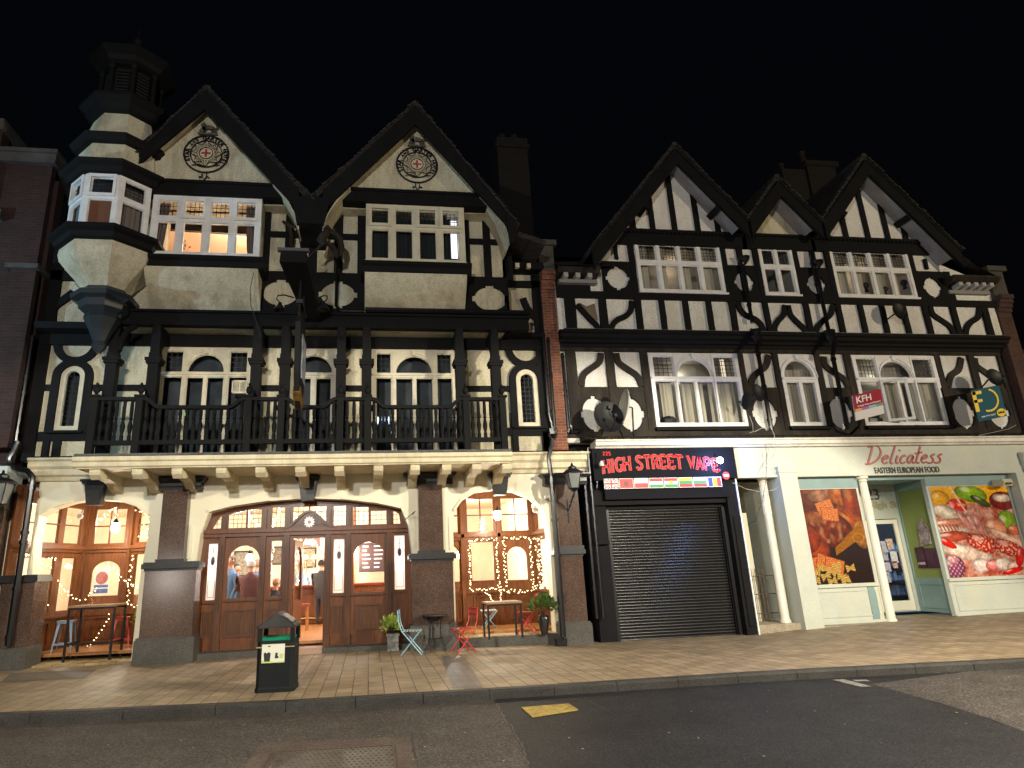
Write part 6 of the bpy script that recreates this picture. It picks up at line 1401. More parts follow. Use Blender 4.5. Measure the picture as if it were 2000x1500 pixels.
# the row of flags
cols = dict(w=(.78,.78,.76), r=(.55,.03,.035), b=(.02,.03,.22), g=(.03,.28,.10), y=(.75,.5,.03), k=(.02,.02,.02), s=(.16,.03,.02))
cm = {k: mat('flag_'+k, v, rough=.5) for k, v in cols.items()}
fx0, fx1 = PX('r5',212,348,T0+.06), PX('r5',1054,335,T0+.06); fzt, fzb2 = PZ('r5',640,307,T0+.06), PZ('r5',640,375,T0+.06)
YF = T0-.004; fzt -= .01
pit = (fx1-fx0)/8
for i, nm in enumerate(['United Kingdom','red flag with black eagle','white over red','red white green','red white green with a yellow sun','yellow green red','white green red','blue yellow red']):
    a = fx0+pit*i+.015; b = fx0+pit*(i+1)-.03; H = fzt-fzb2; m = MB(); order = ['w','r','b','g','y','k','s']
    def st(c, x0, x1, z0, z1, dy=0): m.mi = order.index(c); m.box(a+(b-a)*x0, a+(b-a)*x1, YF-dy, YF+.02, fzb2+H*z0, fzb2+H*z1)
    m.mi = 0; m.box(a-.012, b+.012, YF+.002, YF+.03, fzb2-.012, fzt+.012)
    if i == 0:
        st('b',0,1,0,1); m.mi = 0; c_ = lambda u, v: (a+(b-a)*u, fzb2+H*v)
        for p, q in (((.05,.06),(.95,.94)), ((.05,.94),(.95,.06))):
            m.mi = 0; m.strip([c_(*p), c_(*q)], .06, YF-.003, .01); m.mi = 1; m.strip([c_(*p), c_(*q)], .022, YF-.005, .01)
        st('w',.39,.61,0,1,.007); st('w',0,1,.33,.67,.0075); st('r',.44,.56,0,1,.009); st('r',0,1,.41,.59,.0095)
    elif i == 1:
        st('r',0,1,0,1); m.mi = 6; cx_, cz_ = (a+b)/2, fzb2+H/2; s = H*.42
        eg = [(0,-.9),(.15,-.55),(.5,-.75),(.4,-.4),(.75,-.35),(.55,-.05),(.85,.2),(.5,.3),(.35,.15),(.3,.6),(.55,.8),(.2,.85),(0,.5),(-.2,.85),(-.55,.8),(-.3,.6),(-.35,.15),(-.5,.3),(-.85,.2),(-.55,-.05),(-.75,-.35),(-.4,-.4),(-.5,-.75),(-.15,-.55)]
        m.plate([(cx_+p[0]*s, cz_+p[1]*s) for p in eg], YF-.004, .006)
    elif i == 2: st('w',0,1,.5,1); st('r',0,1,0,.5)
    elif i in (3, 4): st('r',0,1,.67,1); st('w',0,1,.33,.67); st('g',0,1,0,.33)
    elif i == 5: st('y',0,1,.67,1); st('g',0,1,.33,.67); st('r',0,1,0,.33)
    elif i == 6: st('w',0,1,.67,1); st('g',0,1,.33,.67); st('r',0,1,0,.33)
    else: st('b',0,.33,0,1); st('y',.33,.67,0,1); st('r',.67,1,0,1)
    if i == 4:
        m.mi = 4; cx_, cz_ = (a+b)/2, fzb2+H/2; sp_ = []
        for k in range(24): q = .062 if k % 2 == 0 else .038; sp_.append((cx_+q*math.cos(PI*k/12), cz_+q*math.sin(PI*k/12)))
        m.plate(sp_, YF-.004, .006)
    m.build('flag', None, sg, mats=[cm[k] for k in order])
# security lamps, alarm box
q = P('r5',1048,180,-.55); t = thing('security_lamp', (q[0], -.55, q[1]), 'dazzling blue-white security lamp on the right end of the vape sign', 'lamp')
m = MB(); m.tube([(q[0], -.34, q[1]+.2), (q[0], -.4, q[1]+.12), (q[0], -.5, q[1]+.03)], .012); m.build('arm', 'iron', t)
m = MB(); m.ball((q[0], -.55, q[1]), .075, 10, 8); m.build('lens', emi('blue_white_glow', (.35,.6,1), 120), t, smooth=True); point('lamp_light', (q[0], -.72, q[1]-.02), 55, (.12,.3,1), .04)
q = P('r5',200,205,-.5); t = thing('security_lamp', (q[0], -.5, q[1]), 'unlit white spotlight at the left end of the vape sign', 'lamp')
m = MB(); m.lathe([(.02,q[1]-.06),(.06,q[1]-.05),(.05,q[1]+.02),(.03,q[1]+.06)], q[0], -.5, 10); m.build('lamp_head', 'white', t, smooth=True); m = MB(); m.tube([(q[0],-.5,q[1]+.05),(q[0]-.05,-.4,q[1]+.15),(q[0]-.05,-.34,q[1]+.3)], .01); m.build('arm', 'iron', t)
q = P('r5',1105,285,-.45); t = thing('alarm_box', (q[0], -.3, q[1]), 'round red and white alarm box below the right corner of the vape sign', 'alarm box')
m = MB(); m.plate(ell(q[0], q[1], .095, .095, 20), -.36, .1); m.build('case', 'red', t); m = MB(); m.box(q[0]-.06, q[0]+.06, -.37, -.36, q[1]-.025, q[1]+.03); m.build('label_band', 'white', t)
pipe('r5', [(75,255),(105,500),(180,1310)], -.12, .05, vp); pipe('r5', [(103,90),(125,650),(205,1310)], -.2, .04, vp)
pipe('r5', [(170,100),(172,240),(168,380)], -.3, .03, vp, coll=False)
# ================================================================== PASSAGE
cw = mat('cream_passage', (.52,.47,.30), (.46,.41,.26), rough=.7)
oxL, oxR = 8.99, 10.12
pas = thing('passage', (9.55, .8, 0), 'cream painted side passage with an iron gate between the two shopfronts', 'passage')
m = MB(); m.box(8.9, 8.99, 0, 3.2, -.1, 3.62); m.box(10.3, 10.4, .0, 3.2, -.1, 3.62); m.box(8.9, 10.4, 3.1, 3.2, -.1, 3.62); m.box(8.9, 10.4, 0, 3.2, 3.58, 3.66); m.build('passage_wall', cw, pas)
m = MB(); m.box(9.3, 9.72, .75, 2.4, .1, 2.75); m.build('meter_cupboard', mat('pale_cream', (.70,.65,.48), rough=.6), pas)
m = MB(); m.box(9.0, 9.25, 1.2, 3.1, 0, 2.3); m.build('dark_door', mat('brown_door', (.05,.03,.025), rough=.5), pas)
m = MB(); m.box(9.0, 9.25, .9, 1.2, 2.35, 2.85); m.build('meter_box', mat('pale_cream', (0,0,0)), pas)
m = MB(); m.box(8.99, 10.2, -.12, 3.1, -.25, .1); m.build('passage_step', speckle('worn_concrete', (.30,.25,.18), (.36,.30,.22), (.42,.36,.27), rough=.8, scale=40), pas)
def column(par, x, Y, z0, z1, r=.09):
    m = MB(); m.lathe([(r*1.25,z0),(r*1.25,z0+.06),(r,z0+.09),(r*.97,z1-1.0),(r*.94,z1-.9),(r*.85,z1-.16)], x, Y, 20)
    for k in range(14):
        a_ = 2*PI*k/14; m.tube([(x+r*.93*math.cos(a_), Y+r*.93*math.sin(a_), z1-.95), (x+r*.84*math.cos(a_), Y+r*.84*math.sin(a_), z1-.17)], .009, 5)
    m.lathe([(r*.85,z1-.16),(r*1.15,z1-.13),(r*.9,z1-.1),(r*1.5,z1-.05),(r*1.5,z1)], x, Y, 20); return m.build('column', mat('column_cream', (.72,.68,.56), (.64,.60,.48), rough=.5), par, smooth=True)
column(pas, 9.9, .1, .1, 3.6, .1)
m = MB(); 
for x in (9.35,9.45,9.55,9.65,9.75,10.05,10.15): m.tube([(x,.5,.12),(x,.5,1.3)], .010, 5); m.lathe([(.016,1.3),(.002,1.38)], x, .5, 5)
for z in (.3,.75,1.18): m.tube([(9.3,.5,z),(10.28,.5,z)], .011, 5)
m.build('iron_gate', mat('rusty_iron', (.10,.06,.035), rough=.6), pas)
# ================================================================== DELICATESSEN SHOPFRONT
dl = thing('shopfront', (13.6, -.1, 0), 'pale green delicatessen shopfront with food picture windows and a recessed glazed door', 'shopfront')
pg = mat('pale_shop_paint', (.50,.53,.47), (.45,.475,.42), rough=.45, scale=2, stain=(.52,.52,.40)); bg_ = mat('blue_green_paint', (.20,.30,.30), (.17,.26,.26), rough=.5); lime = mat('lime_paint', (.20,.25,.06), rough=.5)
DX1 = 17.7
fb = PZ('r6',1000,262,-.2); fb2 = PZ('r6',1000,212,-.22)
m = MB(); m.box(PX('r5',1153,200,-.3), DX1, -.18, .05, fb2, 4.3); m.box(8.99, DX1, -.21, .05, fb, fb2+.0); fas = m.build('fascia', pg, dl)
m = MB(); px0, px1 = 10.12, 10.60
m.box(px0, px1, -.3, 1.4, -.15, fb+.22); m.box(px0-.02, px1+.02, -.32, 1.4, fb+.1, fb+.25); m.box(16.95, 17.55, -.25, .6, -.1, fb); m.build('shop_pier', pg, dl)
# scroll bracket at the far pier
m = MB(); m.prof([(-.2,fb+.1),(-.3,fb+.0),(-.36,fb+.12),(-.28,fb+.3),(-.34,fb+.5),(-.2,fb+.55)], 17.25, 17.5); m.build('console_bracket', pg, dl)
L0, L1 = 10.62, 12.46; wz0, wz1 = PZ('r6',800,968,.02), PZ('r6',700,352,.02)
R0, R1_ = 14.42, 16.92; wz0r, wz1r = PZ('r6',1700,922,.02), PZ('r6',1600,332,.02)
def winfront(x0, x1, z0, z1, nm):
    m = MB(); m.plate(rect(x0, x1, -.1, fb), 0, .12, [rect(x0+.06, x1-.06, z0, z1)]); 
    m.box(x0, x1, -.05, 0, z0-.08, z0-.02); m.box(x0, x1, -.04, 0, -.1, .08); m.plate(rect(x0+.12, x1-.1, .16, z0-.16), -.018, .018, [rect(x0+.145, x1-.125, .185, z0-.185)])
    return m.build(nm, pg, dl)
wl_ = winfront(L0, L1, wz0, wz1, 'display_window'); wr_ = winfront(R0, R1_, wz0r, wz1r, 'display_window')
m = MB(); m.box(L0, L1, -.012, 0, wz1+.02, fb-.0); m.box(R0, R1_, -.012, 0, wz1r+.02, fb); m.box(L1-.32, L1-.14, -.02, 0, .02, wz0-.1); m.build('blue_band', bg_, dl)
# recessed lobby
DY = 1.25; m = MB(); m.box(L1, R0+.02, 0, DY+.1, fb-.1, fb); m.box(L1+.0, L1+.1, .12, DY, -.05, fb); m.build('lobby_lining', bg_, dl)
dt = thing('door', (14.1, DY, .1), 'cream shop door with a tall glazed panel covered in notices, in the delicatessen lobby', 'door')
d0, d1, dzt = 13.50, 14.52, PZ('r6',1100,545,DY); g0 = PZ('r6',1200,1078,DY); 
mb = MB(); mb.plate(rect(13.3, 14.62, .1, fb), DY+.02, .1, [rect(d0+.01, d1-.01, .12, dzt)]); mb.box(12.5, 13.31, DY+.02, DY+.12, .1, fb); mb.build('door_surround', pg, dl)
mb = MB(); mb.plate(rect(d0+.02, d1-.02, .13, dzt-.02), DY+.03, .05, [rect(d0+.13, d1-.13, g0, dzt-.13)]); mb.build('door_leaf', mat('door_cream', (.74,.72,.58), rough=.4), dt)
mb = MB(); mb.plate(rect(d0+.12, d1-.12, g0-.01, dzt-.12), DY+.05, .008); mb.build('pane', 'glass', dt)
mb = MB(); mb.tube([(d0+.17, DY-.02, 1.0), (d0+.17, DY-.02, 1.3)], .016); mb.build('handle', 'iron', dt)
random.seed(4)
for k, (x_, z_, w_, h_) in enumerate(((.2,1.75,.2,.28),(.38,1.78,.2,.3),(.56,1.85,.22,.28),(.3,1.52,.28,.2),(.62,1.5,.2,.3),(.35,1.25,.2,.24),(.6,1.3,.14,.18),(.28,1.0,.2,.3))):
    mb = MB(); mb.box(d0+x_-w_/2+.07, d0+x_+w_/2+.07, DY+.04, DY+.046, z_-h_/2, z_+h_/2); mb.build('notice', mat('notice_%d' % (k % 4), [(.7,.7,.68),(.55,.55,.6),(.68,.6,.5),(.12,.14,.2)][k % 4], [(.5,.5,.5),(.3,.3,.4),(.4,.15,.1),(.5,.5,.6)][k % 4], scale=16, rough=.6), dt)
t = text('23', 'gold', dl, at3(PX('r6',1018,390,DY), DY, PZ('r6',1010,390,DY)), size=.42, ext=.006, name='house_number'); t.data.materials[0] = mat('dark_gold', (.16,.13,.08), rough=.4, metal=.5)
text('High St.', mat('pale_gold', (.45,.40,.22), rough=.4, metal=.2), dl, at3(PX('r6',1090,455,DY), DY, PZ('r6',1085,455,DY)), size=.25, ext=.006, off=.006, w=.95, name='lettering')
# slanted lime side window between door and right display
T, L = seg_T((14.50, DY), (14.44, .0)); T, L = seg_T((d1+.04, DY+.02), (R0+.02, .02))
T = Matrix.Translation((14.60, DY, 0)) @ Matrix.Rotation(-math.pi/2-.12, 4, 'Z'); L = DY
sw = MB(); sw.T = T; sw.plate(rect(0, L, .1, fb), 0, .06, [rect(.06, L-.06, wz0r, wz1r)]); sw.plate(rect(.15, L-.12, .2, wz0r-.14), -.016, .016, [rect(.18, L-.15, .23, wz0r-.17)]); sw = sw.build('side_window', bg_, dl)
m = MB(); m.T = T; m.box(.05, L-.05, .02, .05, wz0r, wz1r); m.build('lime_backing', lime, sw)
m = MB(); m.T = T; m.box(.3, .62, -.012, .015, wz0r+.25, wz0r+.78); m.box(.66, 1.1, -.013, .015, wz0r+.25, wz0r+.75); m.build('wine_poster', mat('wine_poster', (.10,.015,.05), (.02,.01,.02), scale=9, rough=.3), sw)
m = MB(); m.T = T; m.plate([(.55,wz0r+.8),(.95,wz0r+.85),(1.0,wz0r+1.2),(.8,wz0r+1.5),(.6,wz0r+1.35)], -.012, .02); m.build('chilli_poster', mat('chilli_poster', (.12,.04,.03), (.4,.38,.4), scale=7, rough=.3), sw)
text('CRISPS', 'white', sw, T @ at3(.45, -.016, wz0r+.36), size=.09, ext=.002)
column(dl, 12.58, -.05, .0, fb, .1)
m = MB(); m.box(10.6, 17.2, -.28, DY+.1, -.3, .015); m.build('lobby_step', speckle('step_stone', (.26,.24,.18), (.32,.29,.22), (.38,.34,.26), rough=.7, scale=60), dl)
# shop interior behind door
m = MB(); x0, x1, y0, y1, z0, z1 = 12.4, 18.4, DY+.15, 5, .05, 3.4
m.add([(x0,y0,z0),(x1,y0,z0),(x1,y0,z1),(x0,y0,z1),(x0,y1,z0),(x1,y1,z0),(x1,y1,z1),(x0,y1,z1)], [(4,5,6,7),(0,1,5,4),(3,7,6,2),(0,4,7,3),(1,2,6,5)]); si = m.build('shop_interior', mat('shop_dark', (.10,.12,.15), rough=.7), dl, recalc=False)
for k in range(4):
    m = MB(); m.box(15.0, 17.8, 3.4, 3.9, .35+.42*k, .38+.42*k); m.build('shelf', 'steel', si)
    m = MB(); 
    for j in range(18): x_ = 15.05+.15*j; m.box(x_, x_+.11, 3.5, 3.8, .385+.42*k, .385+.42*k+random.uniform(.12,.3))
    m.build('shelf_goods', mat('goods_%d' % k, [(.5,.5,.55),(.2,.3,.5),(.5,.2,.15),(.35,.45,.4)][k], [(.1,.15,.3),(.6,.6,.6),(.1,.1,.2),(.1,.2,.4)][k], scale=9), si)
point('shop_light', (15.6, 2.6, 2.6), 75, (.45,.65,1), .1)
# lettering of the fascia
HW = {  # brush-script strokes, x right, y up, x-height 1
 'D': (1.5, [[(.55,2.3),(.35,1.2),(.1,0)], [(.1,2.05),(.6,2.35),(1.2,2.05),(1.4,1.3),(1.05,.5),(.4,.02),(-.15,-.05)]]),
 'e': (.8, [[(.1,.5),(.5,.62),(.68,.85),(.5,1.02),(.2,.75),(.08,.35),(.25,.02),(.62,.15)]]),
 'l': (.55, [[(.62,2.5),(.4,1.5),(.12,.3),(.18,.0),(.38,.06)]]),
 'i': (.5, [[(.3,.95),(.15,.35),(.18,.02),(.38,.1)], [(.46,1.55),(.5,1.72)]]),
 'c': (.75, [[(.62,.85),(.5,1.0),(.2,.75),(.08,.35),(.22,.02),(.6,.15)]]),
 'a': (.85, [[(.65,.95),(.4,1.0),(.12,.6),(.12,.1),(.35,.08),(.68,.85),(.58,.3),(.65,.02),(.85,.1)]]),
 't': (.6, [[(.55,2.1),(.3,1.0),(.15,.3),(.22,.02),(.45,.08)], [(.02,1.2),(.75,1.38)]]),
 's': (.75, [[(.68,1.1),(.42,.98),(.3,.75),(.5,.5),(.48,.15),(.2,-.02),(-.1,.02)]]),
}
ds = thing('shop_sign', (14.4, -.2, 3.95), 'red brush-script fascia lettering over a smaller black line about food', 'shop sign')
a = P('r6',985,200,-.19); b = P('r6',1500,195,-.19); word = 'Delicatess'; tot = sum(HW[c][0] for c in word)*1.0
def script(Y, w0, dx=0, dz=0):
    m = MB(); u = 0; k = (b[0]-a[0])/(tot+.35)
    hz_ = (PZ('r6',1180,62,-.19)-PZ('r6',1170,190,-.19))/2.5
    for c in word:
        w_, sts = HW[c]
        for l in sts:
            pts = []
            for i in range(len(l)-1):
                p0, p1, p2, p3 = l[max(i-1,0)], l[i], l[i+1], l[min(i+2,len(l)-1)]
                for q in range(5):
                    t = q/5; pts.append(tuple(.5*((2*p1[j])+(-p0[j]+p2[j])*t+(2*p0[j]-5*p1[j]+4*p2[j]-p3[j])*t*t+(-p0[j]+3*p1[j]-3*p2[j]+p3[j])*t**3) for j in (0,1)))
            pts.append(l[-1])
            m.strip([(a[0]+.02+dx+k*(u+x+.2*y-.15), a[1]+.06+dz+hz_*y) for x, y in pts], w0, Y, .012)
        u += w_
    return m
script(-.192, .035, .012, -.012).build('letter_shadow', mat('dark_outline', (.12,.12,.11), rough=.5), ds)
script(-.2, .036).build('lettering', mat('deep_red', (.42,.02,.025), rough=.4), ds)
a = P('r6',1028,232,-.22); b = P('r6',1448,225,-.22)
text('EASTERN EUROPEAN FOOD', mat('letter_black', (.02,.02,.02), rough=.5), ds, at3((a[0]+b[0])/2, -.222, a[1]), size=.215, ext=.006, off=.003, w=b[0]-a[0])
q = P('r6',1905,305,-.35); t = thing('security_camera', (q[0], -.3, q[1]), 'beige boxy sensor on the right end of the delicatessen front', 'camera')
m = MB(); m.prof([(0,q[1]-.07),(-.28,q[1]-.09),(-.34,q[1]+.0),(-.3,q[1]+.09),(0,q[1]+.1)], q[0]-.15, q[0]+.13); m.build('case', mat('beige_plastic', (.55,.50,.36), rough=.4), t); m = MB(); m.box(q[0]-.09, q[0]+.06, -.36, -.3, q[1]-.05, q[1]-.01); m.build('lens_slot', 'lead', t)
# printed window pictures: fine grids with painted vertices
def vivid(c, g):
    y = .3*c[0]+.55*c[1]+.15*c[2]; return [max(.002, min(.88, (max(0, y+(q-y)*1.3))**1.25*g*1.05)) for q in c]
def picture(name, label, x0, x1, z0, z1, Y, nx, nz, fn, parent, T=None):
    m = MB(); vs = []; fs = []
    for j in range(nz+1):
        for i in range(nx+1): vs.append((x0+(x1-x0)*i/nx, Y, z0+(z1-z0)*j/nz))
    for j in range(nz):
        for i in range(nx): k = j*(nx+1)+i; fs.append((k, k+1, k+nx+2, k+nx+1))
    m.add(vs, fs); m.add([(x0,Y+.01,z0),(x1,Y+.01,z0),(x1,Y+.01,z1),(x0,Y+.01,z1)], [(0,3,2,1)])
    pm = bpy.data.materials.new(name+'_print'); pm.use_nodes = True; nb = pm.node_tree; b_ = nb.nodes['Principled BSDF']; b_.inputs['Roughness'].default_value = .4; b_.inputs['Specular IOR Level'].default_value = .2
    at_ = nb.nodes.new('ShaderNodeVertexColor'); at_.layer_name = 'Col'; nb.links.new(at_.outputs[0], b_.inputs['Base Color'])
    o = m.build(name, pm, parent, recalc=False); ca = o.data.color_attributes.new('Col', 'FLOAT_COLOR', 'POINT')
    for j in range(nz+1):
        for i in range(nx+1):
            g_ = 1+.35*NZ.noise(Vector((i*.9, j*.9, 3)))+.3*NZ.noise(Vector((i*.23, j*.23, 7))); ca.data[j*(nx+1)+i].color = (*vivid(fn(i/nx, j/nz), g_), 1)
    return o
from mathutils import noise as NZ
def nz(x, y, s=1., z=0.): return NZ.noise(Vector((x*s, y*s, z)))
def lerp(a, b, t): t = max(0, min(1, t)); return tuple(a[i]+(b[i]-a[i])*t for i in range(3))
def E(u, v, cx, cy, rx, ry, a=0.):
    dx, dy = u-cx, v-cy; c, s = math.cos(a), math.sin(a); X, Y_ = (dx*c+dy*s)/rx, (-dx*s+dy*c)/ry; return 1-(X*X+Y_*Y_), X, Y_
def shade(col, e, X, Y_, hi=(1,.75,.5), k=.5):
    r = max(e, 0)**.5; c = tuple(q*(.35+.75*r) for q in col); return lerp(c, hi, max(0, 1-((X+.35)**2+(Y_-.4)**2)*6)*k)
asp = 1.84/2.4
def bread(u, v):
    X = u; Y_ = v/asp*.78*1.25; Y_ = v*1.28
    n = nz(u, v, 9)+.5*nz(u, v, 30)
    col = lerp((.035,.008,.012), (.02,.012,.03), v*1.5-.2)
    if v > .62: col = lerp((.10,.02,.01), (.35,.10,.03), .5+n)
    for cx, cy, rx, ry, a, c, k in ((.1,1.05,.25,.16,.3,(.22,.05,.02),.3),(.42,1.2,.24,.1,.1,(.50,.28,.20),.5),(.72,1.18,.2,.14,-.3,(.55,.20,.07),.6),(.95,1.1,.2,.3,.3,(.42,.09,.02),.5),(.85,.84,.12,.3,.9,(.55,.16,.04),.7),
                                    (.95,.65,.14,.2,0,(.60,.30,.15),.6),(.38,.75,.44,.26,-.2,(.28,.055,.015),.3),(.2,.45,.2,.17,.1,(.50,.13,.03),.7),(.08,.62,.2,.2,.3,(.42,.10,.03),.4)):
        e, x, y = E(u, Y_, cx, cy, rx, ry, a)
        if e > 0:
            col = shade(lerp(c, tuple(q*.45 for q in c), .5+n), e, x, y, (.95,.6,.35), k*.6)
            if c[0] == .28 and e > .35: col = lerp(col, (.50,.30,.2), max(0, nz(u, v, 14)*1.2+.1))
    for cx, cy, r, a in ((.44,1.03,.14,.25),(.5,.93,.14,-.1),(.12,.27,.13,.3),(.3,.27,.16,-.35),(.42,.24,.15,-.3)):       # seeded crackers
        dx, dy = u-cx, Y_-cy; c_, s = math.cos(a), math.sin(a); p, q = dx*c_+dy*s, (-dx*s+dy*c_)*1.5
        if abs(p) < r and abs(q) < r: col = lerp((.60,.20,.05), (.85,.6,.4), max(0, nz(p, q, 90)*2.2)) if max(abs(p), abs(q)) < r*.94 else (.2,.05,.01)
    if 0 < (u-.48) < .5 and abs((Y_-.42)-(u-.48)*.62) < .05+.1*(u-.48): f = math.sin(((Y_-.42)-(u-.48)*.62)*300); col = lerp((.22,.09,.02), (.55,.30,.07), .5+.5*f)
    e, x, y = E(u, Y_, .88, .6, .1, .065); 
    if 0 < e < .35: col = (.55,.30,.08)
    for cx, cy, a in ((.08,.05,.1),(.05,.15,-.2),(.25,.11,.3),(.34,.04,.2),(.28,.2,-.3),(.42,.16,.5),(.5,.09,-.2),(.45,.24,.2),(.66,.2,.1),(.16,.19,.9),(.55,.04,.3)):
        dx, dy = u-cx, Y_-cy; c_, s = math.cos(a), math.sin(a); p, q = dx*c_+dy*s, -dx*s+dy*c_
        if abs(p) < .07 and abs(q) < .018+abs(p)*.55: col = lerp((.42,.28,.10), (.80,.62,.32), .5+.5*math.cos(q*220)*(abs(p) > .02))
    return tuple(max(0, min(.9, q*.68)) for q in col)
def meats(u, v):
    Y_ = v*1.02; n = nz(u, v, 11)+.5*nz(u, v, 33)
    col = lerp((.62,.42,.36), (.35,.10,.06), .5+n*.9)
    if v > .8: col = lerp((.80,.50,.03), (.65,.40,.05), .5+n)
    for cx, cy, rx, ry, a, c in ((.12,.87,.12,.11,0,(.80,.48,.02)),(.3,.78,.14,.1,.3,(.6,.05,.03)),(.52,.93,.2,.1,-.2,(.35,.50,.08)),(.62,.84,.13,.045,-.5,(.10,.14,.03)),(.9,.84,.17,.11,0,(.28,.04,.02)),(.91,.87,.12,.045,0,(.80,.68,.58)),
        (.16,.72,.17,.08,-.3,(.80,.72,.62)),(.9,.6,.12,.13,.4,(.32,.45,.10)),(.72,.52,.14,.13,0,(.80,.42,.30)),(.95,.5,.09,.06,0,(.65,.25,.16)),(.15,.6,.24,.05,.1,(.55,.30,.24)),(.15,.52,.25,.05,-.05,(.78,.66,.58)),(.15,.45,.25,.06,.05,(.45,.14,.10)),
        (.36,.63,.05,.14,.5,(.66,.36,.32)),(.45,.6,.045,.15,.35,(.7,.42,.38)),(.52,.57,.045,.13,.2,(.66,.36,.33)),(.44,.72,.1,.04,.4,(.7,.4,.36)),(.86,.4,.3,.055,-.45,(.80,.55,.46)),
        (.28,.27,.33,.085,-.22,(.80,.66,.58)),(.08,.38,.12,.04,-.5,(.60,.06,.03)),(.52,.36,.2,.1,-.3,(.50,.08,.05)),(.82,.3,.2,.09,-.35,(.46,.07,.05)),(.1,.12,.13,.13,0,(.22,.07,.12)),(.1,.2,.07,.05,0,(.5,.28,.32)),(.43,.12,.11,.08,0,(.80,.68,.66)),(.6,.11,.12,.07,0,(.78,.30,.28)),(.7,.13,.1,.07,0,(.80,.70,.66)),(.85,.1,.12,.06,.2,(.75,.55,.48)),(.93,.2,.05,.12,-.4,(.62,.02,.01)),(.8,.05,.14,.03,.2,(.6,.02,.01))):
        e, x, y = E(u, Y_, cx, cy, rx, ry, a)
        if e > 0:
            cc = lerp(c, tuple(q*.6 for q in c), .4+n)
            if c[:1] in ((.50,), (.46,)): cc = lerp(c, (.80,.6,.52), max(0, nz(u, v, 42)*2.2))
            if c == (.6,.05,.03): cc = lerp(c, (.85,.5,.4), max(0, nz(u, v, 26)*1.5))
            if c == (.22,.07,.12): cc = lerp(c, (.7,.5,.6), max(0, math.sin(u*120)*math.sin(v*110)))
            col = shade(cc, e, x, y, (1,.95,.9), .45)
    if abs((u-.3)-(0.95-v)*.42) < .012 and v > .7: col = (.75,.6,.5)
    if .0 < u < .27 and .5 < v < .58: col = lerp(col, (.3,.1,.07), .5+.5*math.sin(u*150+v*60))
    if u < .07 and v > .93 and (u-.07)**2+(v-.93)**2 > .0049: col = (.68,.70,.55)
    if u > .93 and v > .93 and (u-.93)**2+(v-.93)**2 > .0049: col = (.68,.70,.55)
    return tuple(max(0, min(.9, q)) for q in col)
po = picture('window_picture', '', L0+.06, L1-.06, wz0, wz1, .02, 130, 170, bread, wl_)
po2 = picture('window_picture', '', R0+.06, R1_-.06, wz0r, wz1r, .02, 170, 160, meats, wr_)
for par, a_ in ((wl_, (L0+.06, L1-.06, wz0, wz1)), (wr_, (R0+.06, R1_-.06, wz0r, wz1r))):
    m = MB(); m.plate(rect(*a_), .008, .004); m.build('pane', 'glass', par)
# ================================================================== NEIGHBOURS
nb = thing('brick_building', (-10, 0, 0), 'dark red brick building with stone capped piers at the left edge', 'building')
m = MB(); m.box(-16, -7.62, .02, .34, -.3, 11.2); m.box(-9.0, -7.72, -.18, .02, 4.45, 11.5); m.box(-8.15, -7.62, -.36, -.18, 4.45, 8.6); m.box(-16, -8.9, -.3, .02, 4.45, 12.3); m.build('wall', brickmat('dark_red_brick', (.055,.015,.009), (.032,.010,.007), (.035,.026,.021)), nb)  # brick in two very dark reds
m = MB(); m.box(-9.1, -7.62, -.3, 1.5, 11.5, 11.75); m.box(-9.15, -7.58, -.36, 1.5, 11.75, 11.85); m.build('stone_cap', mat('dark_stone', (.10,.09,.085), (.05,.045,.042), rough=.85), nb)  # stone in dark greys
m = MB(); m.box(-16, -8.85, -.42, 2, 12.3, 12.6); m.box(-8.25, -7.55, -.46, .3, 8.6, 8.72); m.box(-16, -8.6, -.35, .1, 9.9, 10.15); m.build('string_course', mat('dark_stone', (0,0,0)), nb)
m = MB(); m.box(-16, -7.45, -.55, .3, 3.86, 4.02); m.prof([(.1,3.5),(-.3,3.5),(-.4,3.7),(-.5,3.86),(.1,3.86)], -16, -7.45); m.build('cornice', mat('pale_blue_stone', (.50,.56,.54), rough=.6), nb)
m = MB(); m.box(-16, -7.47, -.4, .3, -.3, 1.65); m.box(-8.9, -7.47, -.38, .3, 1.8, 3.5); m.build('ground_floor_pier', 'granite', nb); m = MB(); m.box(-16, -7.45, -.47, .3, 1.65, 1.8); m.box(-8.9, -7.45, -.46, .3, 3.15, 3.5); m.build('cap', 'bgranite', nb)
m = MB(); m.box(-16, -7.44, -.5, .3, -.3, .46); m.build('plinth', 'ggranite', nb)
m = MB(); m.add([(-7.7,.3,9.2),(-5.6,.3,9.2),(-5.6,5,12.2),(-7.7,5,12.2)], [(0,1,2,3)]); m.build('side_roof', 'roof', pub, recalc=False)
rn = thing('brick_building', (20, 0, 0), 'unlit brick building beyond the terrace at the right edge', 'building')
m = MB(); m.box(18.3, 30, .3, 8, -.3, 7.2); m.build('wall', 'dbrick', rn)
m = MB(); m.box(18.25, 30, .1, .3, 4.2, 4.5); m.box(18.25, 18.6, -.1, .3, 3.9, 6.9); m.build('stone_trim', mat('pale_stone', (.40,.36,.30), rough=.8), rn)
